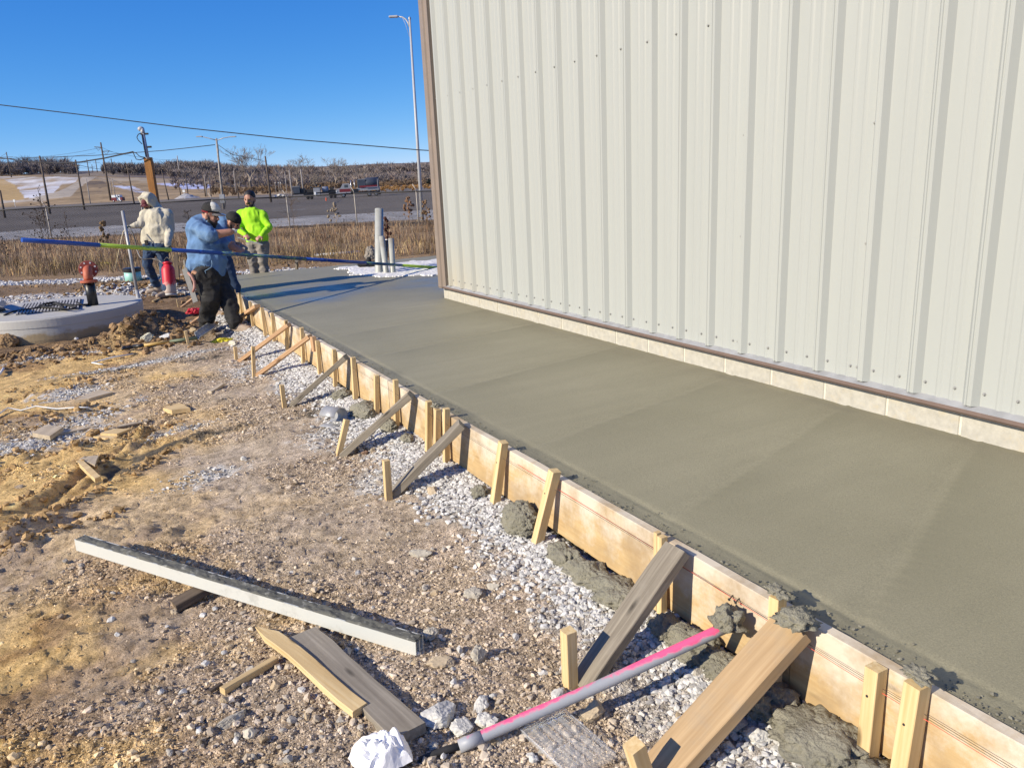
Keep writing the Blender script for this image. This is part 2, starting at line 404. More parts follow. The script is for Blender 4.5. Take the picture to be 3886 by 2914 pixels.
M['boot'] = mat('tan_boot', (0.36, 0.28, 0.21), 0.85, 0.2, 18, dirt=(0.45, 0.42, 0.36), dirt_amt=0.3)
M['sole'] = mat('boot_sole', (0.22, 0.18, 0.14), 0.9, 0.2, 18)
M['glove'] = mat('dark_glove', (0.04, 0.065, 0.065), 0.8, 0.25, 22)
M['glove2'] = mat('grey_glove', (0.17, 0.175, 0.17), 0.8, 0.3, 22, dirt=(0.45, 0.44, 0.40), dirt_amt=0.3)
M['wglove'] = mat('white_glove', (0.58, 0.58, 0.53), 0.8, 0.2, 22, dirt=(0.25, 0.25, 0.24), dirt_amt=0.25)
M['maroon'] = mat('maroon_cloth', (0.11, 0.02, 0.028), 0.8, 0.15, 14)
M['eye'] = mat('eye', (0.02, 0.015, 0.012), 0.2)
M['lip'] = mat('lip', (0.17, 0.065, 0.055), 0.5)
M['yellow'] = mat('yellow_plastic', (0.62, 0.55, 0.03), 0.6, 0.1)
M['cedar'] = mat('cedar_green', (0.025, 0.032, 0.022), 0.95, 0.3, 3)
M['glass'] = mat('vehicle_glass', (0.05, 0.065, 0.08), 0.1, 0.1, 2)
M['chrome'] = mat('bright_metal', (0.45, 0.46, 0.48), 0.35, 0.1, 4, metal=0.85)
M['silver'] = mat('silver_paint', (0.26, 0.27, 0.29), 0.4, 0.1, 3)
M['wine'] = mat('wine_paint', (0.15, 0.02, 0.025), 0.4, 0.1, 3)
M['tankgrey'] = mat('tank_grey', (0.04, 0.05, 0.07), 0.55, 0.2, 2)

# special materials -------------------------------------------------
def slab_mat():
    m, nt, b = node_mat('fresh_concrete'); v = coords(nt, which='Object')
    n = noise_tex(nt, v, 1.1, 6, 0.6); vs = coords(nt, (0.5, 5, 1)); ns_ = noise_tex(nt, vs, 1.6, 5, 0.6)
    col = ramp(nt, n, [(0.3, (0.235, 0.218, 0.142)), (0.7, (0.285, 0.264, 0.178))])
    col = mixc(nt, ramp(nt, ns_, [(0.4, (0, 0, 0)), (0.7, (0.5, 0.5, 0.5))]), col, (0.222, 0.207, 0.136))
    g = noise_tex(nt, v, 150, 4, 0.8)
    col = mixc(nt, 1.0, col, ramp(nt, g, [(0.3, (0.74,) * 3), (0.7, (1.26,) * 3)]), 'MULTIPLY')
    a = N(nt, 'Attribute', attribute_name='col')      # R: rough crumbly edge, G: still wet
    sp = N(nt, 'SeparateColor'); nt.links.new(a.outputs['Color'], sp.inputs[0])
    mb_ = N(nt, 'Math', operation='MULTIPLY'); mb_.inputs[1].default_value = 0.75; nt.links.new(sp.outputs[2], mb_.inputs[0])
    col = mixc(nt, mb_.outputs[0], col, (0.195, 0.183, 0.117))      # damper paste left along each pass of the float
    col = mixc(nt, sp.outputs[0], col, (0.17, 0.16, 0.112))
    col = mixc(nt, sp.outputs[1], col, (0.17, 0.168, 0.14))
    nt.links.new(col, b.inputs['Base Color'])
    r1 = N(nt, 'MapRange'); r1.inputs[3].default_value = 0.62; r1.inputs[4].default_value = 0.25
    nt.links.new(sp.outputs[1], r1.inputs[0]); nt.links.new(r1.outputs[0], b.inputs['Roughness'])
    h = noise_tex(nt, v, 190, 4, 0.7); h2 = noise_tex(nt, vs, 7, 6, 0.6)
    ad = N(nt, 'Math', operation='MULTIPLY_ADD'); ad.inputs[1].default_value = 0.8
    nt.links.new(h2, ad.inputs[0]); nt.links.new(h, ad.inputs[2]); h3 = noise_tex(nt, v, 48, 5, 0.65); ad2 = N(nt, 'Math', operation='MULTIPLY_ADD'); ad2.inputs[1].default_value = 1.3; nt.links.new(h3, ad2.inputs[0]); nt.links.new(ad.outputs[0], ad2.inputs[2]); bump(nt, b, ad2.outputs[0], 0.5, 0.003)
    return m
def wall_mat():
    m, nt, b = node_mat('wall_panel_paint'); tc = N(nt, 'NewGeometry'); mp = N(nt, 'Mapping')
    mp.inputs['Scale'].default_value = (1, 7, 0.25); nt.links.new(tc.outputs['Position'], mp.inputs[0])
    n = noise_tex(nt, mp.outputs[0], 1.0, 4, 0.6)
    col = ramp(nt, n, [(0.3, (0.348, 0.365, 0.345)), (0.7, (0.362, 0.379, 0.358))])
    # dust and run-off stain low beside the corner
    sx = N(nt, 'SeparateXYZ'); nt.links.new(tc.outputs['Position'], sx.inputs[0])
    my = N(nt, 'MapRange'); my.inputs[1].default_value = 5.0; my.inputs[2].default_value = 6.6; nt.links.new(sx.outputs['Y'], my.inputs[0])
    mz = N(nt, 'MapRange'); mz.inputs[1].default_value = 0.8; mz.inputs[2].default_value = 0.2; nt.links.new(sx.outputs['Z'], mz.inputs[0])
    mu = N(nt, 'Math', operation='MULTIPLY'); nt.links.new(my.outputs[0], mu.inputs[0]); nt.links.new(mz.outputs[0], mu.inputs[1])
    mp2 = N(nt, 'Mapping'); mp2.inputs['Scale'].default_value = (1, 9, 1.2); nt.links.new(tc.outputs['Position'], mp2.inputs[0])
    n2 = noise_tex(nt, mp2.outputs[0], 1.0, 5, 0.6)
    mu2 = N(nt, 'Math', operation='MULTIPLY'); nt.links.new(mu.outputs[0], mu2.inputs[0]); nt.links.new(ramp(nt, n2, [(0.3, (0.3,) * 3), (0.7, (1,) * 3)]), mu2.inputs[1])
    mu3 = N(nt, 'Math', operation='MULTIPLY'); mu3.inputs[1].default_value = 0.7; nt.links.new(mu2.outputs[0], mu3.inputs[0])
    col = mixc(nt, mu3.outputs[0], col, (0.46, 0.36, 0.20))
    nt.links.new(col, b.inputs['Base Color']); b.inputs['Roughness'].default_value = 0.42; b.inputs['Specular IOR Level'].default_value = 0.35
    mp3 = N(nt, 'Mapping'); mp3.inputs['Scale'].default_value = (1, 4, 0.6); nt.links.new(tc.outputs['Position'], mp3.inputs[0])
    bump(nt, b, noise_tex(nt, mp3.outputs[0], 1.0, 2, 0.5), 0.12, 0.01)
    return m
def two_tone(name, ca, cb, lo, hi, scale=(1, 1, 1), ns=8, rough=0.5, axis=None, c0=0, c1=1, metal=0, detail=7, bs=None):
    """two colours broken into each other by noise; with axis, also drifting along an object axis"""
    m, nt, b = node_mat(name); v = coords(nt, scale); n = noise_tex(nt, v, ns, detail, 0.7); f = n
    if axis:
        tc = N(nt, 'TexCoord'); sx = N(nt, 'SeparateXYZ'); nt.links.new(tc.outputs['Object'], sx.inputs[0])
        mr = N(nt, 'MapRange'); mr.inputs[1].default_value = c0; mr.inputs[2].default_value = c1; mr.inputs[3].default_value = -0.45; mr.inputs[4].default_value = 0.45
        nt.links.new(sx.outputs[axis], mr.inputs[0]); ad = N(nt, 'Math', operation='ADD'); nt.links.new(mr.outputs[0], ad.inputs[0]); nt.links.new(n, ad.inputs[1]); f = ad.outputs[0]
    col = mixc(nt, ramp(nt, f, [(lo, (0, 0, 0)), (hi, (1, 1, 1))]), ca, cb)
    nt.links.new(col, b.inputs['Base Color']); b.inputs['Roughness'].default_value = rough; b.inputs['Metallic'].default_value = metal
    if bs: bump(nt, b, noise_tex(nt, coords(nt), bs, 6, 0.6), 0.5, 0.004)
    return m
M['slab'] = slab_mat(); M['wall'] = wall_mat()
M['screed_side'] = two_tone('screed_metal', (0.60, 0.615, 0.58), (0.42, 0.425, 0.39), 0.55, 0.75, ns=9, rough=0.5, metal=0.15)
M['screed_top'] = two_tone('screed_cement_crust', (0.10, 0.10, 0.085), (0.32, 0.32, 0.29), 0.55, 0.7, ns=28, rough=0.85, bs=60)
def pink_mat():
    m, nt, b = node_mat('grey_pipe_with_pink_paint'); v = coords(nt, (1, 1, 1)); n = noise_tex(nt, v, 5, 7, 0.7)
    ge = N(nt, 'NewGeometry'); sx = N(nt, 'SeparateXYZ'); nt.links.new(ge.outputs['Normal'], sx.inputs[0])
    dp = N(nt, 'VectorMath', operation='DOT_PRODUCT'); dp.inputs[1].default_value = (-.35, .35, .87); nt.links.new(ge.outputs['Normal'], dp.inputs[0])
    tc = N(nt, 'TexCoord'); so_ = N(nt, 'SeparateXYZ'); nt.links.new(tc.outputs['Object'], so_.inputs[0])
    e = N(nt, 'Math', operation='ABSOLUTE'); ad0 = N(nt, 'Math', operation='ADD'); ad0.inputs[1].default_value = 0.12; nt.links.new(so_.outputs['X'], ad0.inputs[0]); nt.links.new(ad0.outputs[0], e.inputs[0])
    m1 = N(nt, 'Math', operation='MULTIPLY_ADD'); m1.inputs[1].default_value = 0.30; nt.links.new(dp.outputs['Value'], m1.inputs[0]); nt.links.new(n, m1.inputs[2])
    m2 = N(nt, 'Math', operation='MULTIPLY_ADD'); m2.inputs[1].default_value = 0.42; nt.links.new(e.outputs[0], m2.inputs[0]); nt.links.new(m1.outputs[0], m2.inputs[2])
    col = mixc(nt, ramp(nt, m2.outputs[0], [(0.77, (0, 0, 0)), (0.88, (1, 1, 1))]), (0.33, 0.345, 0.375), (0.86, 0.11, 0.25))
    nt.links.new(col, b.inputs['Base Color']); b.inputs['Roughness'].default_value = 0.5; return m
M['pinkpipe'] = pink_mat()
M['spray_red'] = two_tone('red_paint_with_cement_dust', (0.50, 0.40, 0.33), (0.58, 0.015, 0.03), 0.42, 0.56, ns=14, rough=0.5, axis='Z', c0=-0.30, c1=0.06)
M['lidside'] = two_tone('manhole_side', (0.33, 0.26, 0.16), (0.46, 0.455, 0.43), 0.40, 0.6, scale=(1, 1, 1.6), ns=4.5, rough=0.9, axis='Z', c0=-0.16, c1=0.05, bs=40)
M['boom'] = two_tone('blue_pole', (0.012, 0.06, 0.32), (0.10, 0.22, 0.36), 0.66, 0.78, scale=(6, 30, 30), ns=2, rough=0.35)
M['lime'] = two_tone('lime_sleeve', (0.30, 0.46, 0.05), (0.04, 0.10, 0.10), 0.55, 0.66, scale=(6, 24, 24), ns=2.0, rough=0.5)
M['limewear'] = two_tone('lime_worn_blue', (0.02, 0.07, 0.20), (0.24, 0.40, 0.08), 0.5, 0.6, scale=(5, 24, 24), ns=2.2, rough=0.5)
def clear_mat():
    m, nt, b = node_mat('clear_plastic'); b.inputs['Base Color'].default_value = (0.88, 0.9, 0.92, 1)
    b.inputs['Roughness'].default_value = 0.12; b.inputs['IOR'].default_value = 1.3
    b.inputs['Transmission Weight'].default_value = 0.6; b.inputs['Alpha'].default_value = 0.42
    return m
M['clear'] = clear_mat()

# ------------------------------------------------------------------ ground height
def _seg(x, y, a, b):
    ax, ay = a; bx, by = b; L = math.hypot(bx - ax, by - ay); ux, uy = (bx - ax) / L, (by - ay) / L
    t = (x - ax) * ux + (y - ay) * uy; d = -(x - ax) * uy + (y - ay) * ux
    return t / L, d
RUTS = [((-5.3, 3.76), (-3.3, 4.55), .10), ((-4.9, 2.32), (-3.5, 3.8), .13), ((-5.2, 1.85), (-3.9, 2.85), .11),
        ((-4.3, 3.05), (-3.2, 4.7), .05), ((-5.6, 4.9), (-3.7, 5.3), .10), ((-6.2, 6.2), (-3.4, 6.5), .12)]
MOUNDS = [(-3.23, 8.75, .26, .20), (-3.42, 8.5, .18, .17), (-2.88, 8.8, .26, .12), (-3.7, 8.5, .3, .08), (-4.4, 8.25, .35, .07),
          (-3.05, 7.9, .35, .05), (-2.1, 9.1, .3, .05), (-3.3, 14.5, .6, .14), (-2.3, 14.3, .5, .15), (-1.5, 15.6, .6, .1), (-3.9, 2.25, .22, .05), (-4.2, 2.5, .22, .05)]
SZ = ([-30, 13, 17, 25, 42, 60, 100, 160, 200, 250, 320], [-.38, -.39, -.42, -.52, -.80, -.88, -1.15, -1.35, -1.1, -.5, 0])
def hz(x, y, detail=True):
    x = np.asarray(x, float); y = np.asarray(y, float)
    s = (x - CAM[0]) * WH[0] + (y - CAM[1]) * WH[1]
    z = np.interp(s, SZ[0], SZ[1])
    nearf = 1 - sstep(16, 22, s)
    # gravel banked against the form
    dx = -1.95 - x
    bank = np.where(dx > -0.02, sstep(0.50, 0.02, dx), 0) * (y < 10.2)
    z = z + bank * 0.085 * nearf
    inside = (x > -1.90) & (y < 11.2)
    z = np.where(inside, np.minimum(z, -0.42), z)
    for a, b, w in RUTS:
        t, d = _seg(x, y, a, b); e = sstep(0, .15, t) * sstep(1, .85, t)
        dd = d + 0.05 * fbm(x, y, 2.1, 2)
        z = z - e * 0.045 * np.exp(-(dd / w) ** 2 * 2.2) + e * 0.028 * np.exp(-((np.abs(dd) - 1.45 * w) / (0.5 * w)) ** 2) * (0.6 + fbm(x, y, 6, 3) * 1.6)
    for mx, my, r, h in MOUNDS:
        q = ((x - mx) ** 2 + (y - my) ** 2) / (r * r)
        z = z + h * np.exp(-q) * (1 + 0.9 * fbm(x, y, 7, 4))
    if detail:
        rough = 0.55 + 0.9 * sstep(-0.15, 0.25, fbm(x, y, 0.9, 3))
        z = z + nearf * (0.045 * fbm(x, y, 1.1, 3) + rough * (0.020 * fbm(x, y, 5.5, 4) * (1 - 0.6 * bank) + 0.020 * np.abs(fbm(x * 1.0, y * 1.0, 19, 4, .6)) + 0.010 * fbm(x, y, 60, 2)))
        z = z + (1 - nearf) * 0.10 * fbm(x, y, 0.35, 4)
    return z
def gz(x, y): return float(hz(np.array([x]), np.array([y]))[0])
def on_ground(dx, dy, lift=0.0):
    z = -0.38
    for _ in range(6):
        P = at_z(dx, dy, z); z = gz(P[0], P[1])
    P = at_z(dx, dy, z); return Vector((P[0], P[1], z + lift))

# ------------------------------------------------------------------ ground sheets
E_X = [-900, -400, 0, 150, 230, 330, 430, 480, 540, 620, 760, 914, 1100, 1600, 2600]
E_S = [320, 420, 520, 650, 900, 1500, 4000]
E_T = [[15, 15, 15, 15, 12, 8, 3, 0, -7, -8, -9, -9, -9, -9, -9],
       [50, 50, 50, 50, 44, 36, 25, 20, 6, 0, -3, -3, -3, -3, -3],
       [50, 50, 50, 48, 45, 40, 32, 26, 14, 8, 3, 4, 4, 4, 4],
       [56, 56, 56, 54, 52, 46, 42, 40, 30, 24, 17, 18, 18, 18, 18],
       [57, 57, 57, 55, 54, 50, 46, 44, 34, 27, 20, 20, 20, 20, 20],
       [40] * 15, [10] * 15]
def far_z(x, y):
    s = (x - CAM[0]) * WH[0] + (y - CAM[1]) * WH[1]; lat = (x - CAM[0]) * RH[0] + (y - CAM[1]) * RH[1]
    xd = 1106 + 1723 * lat / np.maximum(s, 1)
    cols = np.array([np.interp(xd, E_X, r) for r in E_T])        # per distance row
    z = np.zeros_like(s); zz = [1.38 + cols[k] * E_S[k] / 1782.0 for k in range(len(E_S))]
    base = np.interp(s, SZ[0], SZ[1])
    rows = [np.interp(np.full_like(s, 250.0), SZ[0], SZ[1])] + zz; ss = [250] + E_S
    z = base.copy()
    for k in range(len(ss) - 1):
        t = np.clip((s - ss[k]) / (ss[k + 1] - ss[k]), 0, 1); t2 = t * t * (3 - 2 * t) if k < 2 else t
        z = np.where((s >= ss[k]) & (s < ss[k + 1]), rows[k] * (1 - t2) + rows[k + 1] * t2, z)
    z = np.where(s >= ss[-1], rows[-1], z)
    return z + np.where(s > 260, fbm(x, y, 0.012, 4) * 2.2, 0)
def height(x, y):
    s = (x - CAM[0]) * WH[0] + (y - CAM[1]) * WH[1]
    return np.where(s < 240, hz(x, y), far_z(x, y))
def inpoly(px, py, poly):
    r = np.zeros(px.shape, bool); n = len(poly); j = n - 1
    for i in range(n):
        xi, yi = poly[i]; xj, yj = poly[j]
        c = ((yi > py) != (yj > py)) & (px < (xj - xi) * (py - yi) / (yj - yi + 1e-9) + xi); r ^= c; j = i
    return r
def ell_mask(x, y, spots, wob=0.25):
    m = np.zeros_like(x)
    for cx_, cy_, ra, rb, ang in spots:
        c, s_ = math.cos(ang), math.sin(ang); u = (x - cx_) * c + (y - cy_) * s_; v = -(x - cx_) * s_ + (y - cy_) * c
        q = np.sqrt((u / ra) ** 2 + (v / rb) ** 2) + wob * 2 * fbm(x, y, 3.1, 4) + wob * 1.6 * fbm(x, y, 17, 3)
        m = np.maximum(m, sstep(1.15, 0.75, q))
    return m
def gspot(dx, dy, ra, rb, ang):
    P = at_z(dx, dy, -0.38); return (P[0], P[1], ra, rb, ang)
# dust of crushed white stone and dark splashes of cement, each where it lies on the dirt
WHITE_SPOTS = [gspot(60, 955, .55, .28, .35), gspot(185, 895, .35, .22, .5), gspot(150, 850, .3, .2, .4), gspot(390, 930, .28, .12, .35), gspot(440, 1030, .28, .14, .2),
               gspot(600, 790, .5, .4, .8), gspot(760, 920, .5, .25, .9), gspot(850, 1040, .35, .2, .9), gspot(330, 780, .9, .12, .1), gspot(120, 775, .5, .12, .1), gspot(300, 860, .1, .08, 0)]
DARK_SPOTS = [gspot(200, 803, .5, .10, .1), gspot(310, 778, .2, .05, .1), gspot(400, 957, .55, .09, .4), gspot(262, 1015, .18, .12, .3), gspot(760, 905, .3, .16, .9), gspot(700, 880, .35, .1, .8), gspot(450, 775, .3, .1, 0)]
def soil_colour(x, y):
    n1 = fbm(x, y, 1.3, 4); n2 = fbm(x, y, 6, 4); n3 = fbm(x, y, 30, 3)
    clay = np.stack([0.76 + 0 * x, 0.54 + 0 * x, 0.24 + 0 * x], -1)
    brown = np.array([0.40, 0.26, 0.12]); grey = np.array([0.52, 0.455, 0.375]); white = np.array([0.60, 0.585, 0.545]); dark = np.array([0.105, 0.10, 0.085])
    t = sstep(-0.02, 0.30, n1 * 0.6 + n2 * 0.7)[:, None]; c = clay * (1 - t) + brown * t
    g = sstep(-4.15, -3.0, x + 0.9 * n1 + 0.35 * n2 - 0.05 * (y - 1))
    g = np.maximum(g * 0.85, 0.55 * sstep(0.1, 0.35, fbm(x, y, 0.8, 3)))[:, None]; c = c * (1 - g) + grey * g
    far = sstep(7.4, 9.0, y + n1)[:, None]; c = c * (1 - far) + np.array([0.235, 0.165, 0.10]) * far
    w = (ell_mask(x, y, WHITE_SPOTS, .4) * sstep(-.16, .10, fbm(x, y, 9, 4) + .9 * n3))[:, None]; c = c * (1 - w) + white * w
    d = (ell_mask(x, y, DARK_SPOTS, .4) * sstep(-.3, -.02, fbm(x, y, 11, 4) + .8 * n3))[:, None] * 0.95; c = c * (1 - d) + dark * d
    dx = -1.95 - x; b = (sstep(0.52, 0.28, dx + 0.3 * n1 + 0.2 * n2) * (y < 9.6))[:, None]; c = c * (1 - b) + np.array([0.56, 0.55, 0.525]) * b
    return np.clip(c * (1 + 0.5 * n3)[:, None] * (1 + 0.25 * n2)[:, None], 0.02, 0.9)
def stony(x, y):
    d = fbm(x, y, 1.6, 4) + 0.30 * sstep(-4.3, -2.9, x) + 0.22 * sstep(2.2, 0.2, y) + .12 * fbm(x, y, 7, 3)
    return sstep(0.02, 0.22, d) * (1 - .8 * sstep(-3.5, -2.9, x) * sstep(.9, 1.5, y) * sstep(2.7, 2.1, y))
azs = np.radians(np.linspace(-38, 94, 510)); rs = np.concatenate([np.geomspace(0.9, 17, 560), np.geomspace(17.2, 290, 150)])
A, Rr = np.meshgrid(azs, rs); gx = CAM[0] + Rr * np.sin(A); gy = CAM[1] + Rr * np.cos(A)
gx1, gy1 = gx.ravel(), gy.ravel()
gzv = height(gx1, gy1)
S_ = (gx1 - CAM[0]) * WH[0] + (gy1 - CAM[1]) * WH[1]
nr, na = A.shape
idx = np.arange(nr * na).reshape(nr, na)
Fq = np.stack([idx[:-1, :-1], idx[:-1, 1:], idx[1:, 1:], idx[1:, :-1]], -1).reshape(-1, 4)
fs = S_[Fq].mean(1); ring = np.repeat(rs[:-1], na - 1)
colr = np.zeros((len(gx1), 3), np.float32)
near = S_ < 46
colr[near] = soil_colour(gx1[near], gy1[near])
S_ = S_
dd = sstep(15.5, 18.5, S_ + 2 * fbm(gx1, gy1, 0.6, 3))[:, None] 
straw = np.array([0.27, 0.19, 0.11]) * (1 + 0.5 * fbm(gx1, gy1, 1.2, 4))[:, None]
colr = colr * (1 - dd) + straw * dd
# bands of crushed stone across the dirt behind the manhole
bandm = np.maximum(sstep(.5, .25, np.abs(S_ - 17.3 - 0.25 * np.sin(gx1 * 1.3)) + fbm(gx1, gy1, 2.0, 3)) * (gx1 < 0), sstep(.8, .3, np.abs(S_ - 14.2) + 0.25 * np.abs(gx1 + 4.2) + fbm(gx1, gy1, 2.5, 4) * 1.2))[:, None]
colr = colr * (1 - bandm) + np.array([0.55, 0.535, 0.50]) * bandm
# beyond the fence
strip = (S_ > 46 + 1.5 * fbm(gx1, gy1, .3, 3)) & (S_ < 61 + 3 * fbm(gx1, gy1, .12, 3))
colr[strip] = np.array([0.40, 0.385, 0.36]) * (1 + 0.6 * fbm(gx1[strip], gy1[strip], 0.7, 4))[:, None]
lot = (S_ >= 55) & (S_ < 245) & ~strip
colr[lot] = np.array([0.175, 0.152, 0.125]) * (1 + 0.25 * fbm(gx1[lot], gy1[lot], 0.05, 4))[:, None]
colr = np.concatenate([colr, (stony(gx1, gy1) * (S_ < 14))[:, None]], 1)
vx = np.stack([gx1, gy1, gzv], -1)
def sheet(name, fmask, material, lab=None):
    f = Fq[fmask]; u, inv = np.unique(f, return_inverse=True)
    me = np_mesh(name, vx[u], inv.reshape(-1, 4), material, True, np.clip(colr[u], 0.0, 0.95))
    o = bpy.data.objects.new(name, me); put(o); tag(o, kind='structure'); return o
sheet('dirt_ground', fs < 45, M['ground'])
sheet('parking_lot', (fs >= 45) & (fs < 246), M['asphalt'])

azh = np.radians(np.concatenate([np.linspace(-55, -8.5, 40), np.linspace(-7, 24.5, 380), np.linspace(26, 100, 40)]))
rh = np.concatenate([np.linspace(236, 700, 170), np.geomspace(708, 4000, 30)]); Ah, Rh = np.meshgrid(azh, rh)
fx_, fy_ = (CAM[0] + Rh * np.sin(Ah)).ravel(), (CAM[1] + Rh * np.cos(Ah)).ravel()
hzv = np.where((fx_ - CAM[0]) * WH[0] + (fy_ - CAM[1]) * WH[1] < 250, hz(fx_, fy_), far_z(fx_, fy_))
Pw = np.stack([fx_, fy_, hzv], -1); dcam = Pw - CAM; zc = dcam @ FW
pxd = 1106 + F_PX * (dcam @ RT) / zc; pyd = 829.34 - F_PX * (dcam @ UP) / zc
def r1(x, y): return (x / 2.765 / 1.7568, (350 + y / 2.765) / 1.7568)
def r2(x, y): return ((700 + x / 2.212) / 1.7568, (350 + y / 2.212) / 1.7568)
cf = np.array([0.30, 0.215, 0.12]) * (1 + 0.55 * fbm(fx_, fy_, 0.03, 4) + 0.5 * fbm(fx_, fy_, 0.15, 4))[:, None]
wob = 2.0 * fbm(fx_, fy_, 0.05, 3)
def paint(poly, c, amt=1.0, var=0.3, fr=0.1, wobble=1.0):
    pm = inpoly(pxd + wob * wobble, pyd + wob * 0.6 * wobble, poly)
    if var: a = np.clip(amt + var * 4 * fbm(fx_, fy_, fr, 4), 0, 1)[:, None]
    else: a = np.full((len(pxd), 1), amt)
    cf[pm] = (cf * (1 - a) + np.array(c) * a)[pm]
sn = (0.60, 0.59, 0.58)
wood_floor = (0.17, 0.135, 0.115)
paint([(-900, 330), (-900, 376), (60, 378), (190, 379), (300, 384), (430, 390), (500, 398), (560, 412), (930, 412), (1700, 412), (1700, 320)], wood_floor, 1.0, 0.15, .05)
paint([r1(*q) for q in [(560, 830), (1300, 825), (1300, 880), (560, 880)]], (0.27, 0.22, 0.16), 1, .2)
paint([r1(*q) for q in [(-300, 885), (830, 890), (780, 960), (560, 1000), (-300, 1000)]], sn, 0.45, 0.35, .12)
paint([r1(*q) for q in [(930, 940), (1080, 930), (1150, 985), (1060, 1010), (900, 1000)]], (0.13, 0.10, 0.075), .9, .3, .12)
paint([r1(*q) for q in [(1000, 895), (2212, 925), (2212, 950), (1200, 960), (1000, 915)]], (0.40, 0.33, 0.235), .6, .4, .1)
paint([r1(*q) for q in [(180, 985), (660, 965), (560, 1060), (430, 1110), (240, 1110)]], (0.58, 0.58, 0.60), 0.75, 0.35, .12)
paint([r1(*q) for q in [(-400, 930), (40, 920), (150, 970), (240, 1080), (250, 1150), (-400, 1150)]], (0.42, 0.29, 0.13), 1, .1)
paint([r1(*q) for q in [(1180, 985), (1390, 985), (1560, 1060), (1420, 1050)]], (0.50, 0.53, 0.64), 0.8, .3)  # snow streak in shade, its blue cast put into the colour
paint([r1(*q) for q in [(1560, 955), (2212, 965), (2212, 1012), (1900, 1005)]], (0.46, 0.49, 0.68), 0.9, .25)  # shaded snow: the blue of the shade is painted in
paint([r2(*q) for q in [(-20, 760), (180, 790), (190, 815), (-20, 815)]], (0.46, 0.49, 0.68), 0.9, .2)  # same shaded snow further right, shade painted as blue
paint([r1(*q) for q in [(860, 890), (1010, 890), (820, 1010), (740, 1100), (380, 1130), (300, 1120), (620, 1040), (800, 950)]], (0.42, 0.36, 0.275), 1, .05, wobble=0.3)
paint([r1(*q) for q in [(0, 1135), (500, 1125), (520, 1145), (0, 1165)]], (0.45, 0.40, 0.33), .8, .2)
paint([r2(*q) for q in [(1640, 790), (2400, 790), (2400, 835), (1640, 835)]], (0.40, 0.24, 0.10), 1, .1)
ih = np.arange(len(fx_)).reshape(Ah.shape); Fh = np.stack([ih[:-1, :-1], ih[:-1, 1:], ih[1:, 1:], ih[1:, :-1]], -1).reshape(-1, 4)
sh_ = ((fx_ - CAM[0]) * WH[0] + (fy_ - CAM[1]) * WH[1])[Fh].mean(1); Fh = Fh[sh_ > 243]
tag(put(bpy.data.objects.new('hillside', np_mesh('hillside', Pw, Fh, M['far'], True, np.clip(cf, 0.01, 0.95)))), kind='structure')
# the ground goes on behind the camera
ab = np.radians(np.linspace(94, 322, 60)); rb = np.concatenate([[0.9], np.geomspace(1.5, 4000, 40)])
A2, R2 = np.meshgrid(ab, rb); bx, by = (CAM[0] + R2 * np.sin(A2)).ravel(), (CAM[1] + R2 * np.cos(A2)).ravel()
ib = np.arange(len(bx)).reshape(A2.shape); Fb = np.stack([ib[:-1, :-1], ib[:-1, 1:], ib[1:, 1:], ib[1:, :-1]], -1).reshape(-1, 4)
cb = np.array([0.40, 0.29, 0.16]) * (1 + 0.3 * fbm(bx, by, 0.5, 4))[:, None]
tag(put(bpy.data.objects.new('dirt_ground', np_mesh('dirt_ground', np.stack([bx, by, -0.38 + 0.05 * fbm(bx, by, 0.4, 3)], -1), Fb, M['ground'], True, cb))), kind='structure')
nb = 60; an = np.linspace(0, 2 * PI, nb, endpoint=False)
Vc = [(CAM[0], CAM[1], -.38)] + [(CAM[0] + 1.0 * math.sin(t), CAM[1] + 1.0 * math.cos(t), -.395) for t in an]
tag(put(bpy.data.objects.new('dirt_ground', np_mesh('dirt_ground', Vc, [(0, 1 + (k + 1) % nb, 1 + k) for k in range(nb)], M['ground'], True, np.tile([0.4, .3, .17], (nb + 1, 1))))), kind='structure')

# painted stall lines on the far asphalt
mb = MB()
for (xa, ya, xb, yb) in [(803, 442.5, 838, 440.5), (640, 446, 700, 442), (560, 462, 660, 456)]:
    a, b_ = at_z(xa, ya, -1.2), at_z(xb, yb, -1.2); d = Vector(b_ - a).normalized(); n_ = Vector((-d.y, d.x, 0)) * 0.22
    q = [Vector(a) - n_, Vector(b_) - n_, Vector(b_) + n_, Vector(a) + n_]
    for v in q: v.z = float(height(np.array([v.x]), np.array([v.y]))[0]) + 0.06
    mb.add(q, [(0, 1, 2, 3)])
tag(mb.build('parking_line', mat('line_paint', (0.6, 0.6, 0.57), 0.8)), kind='structure')

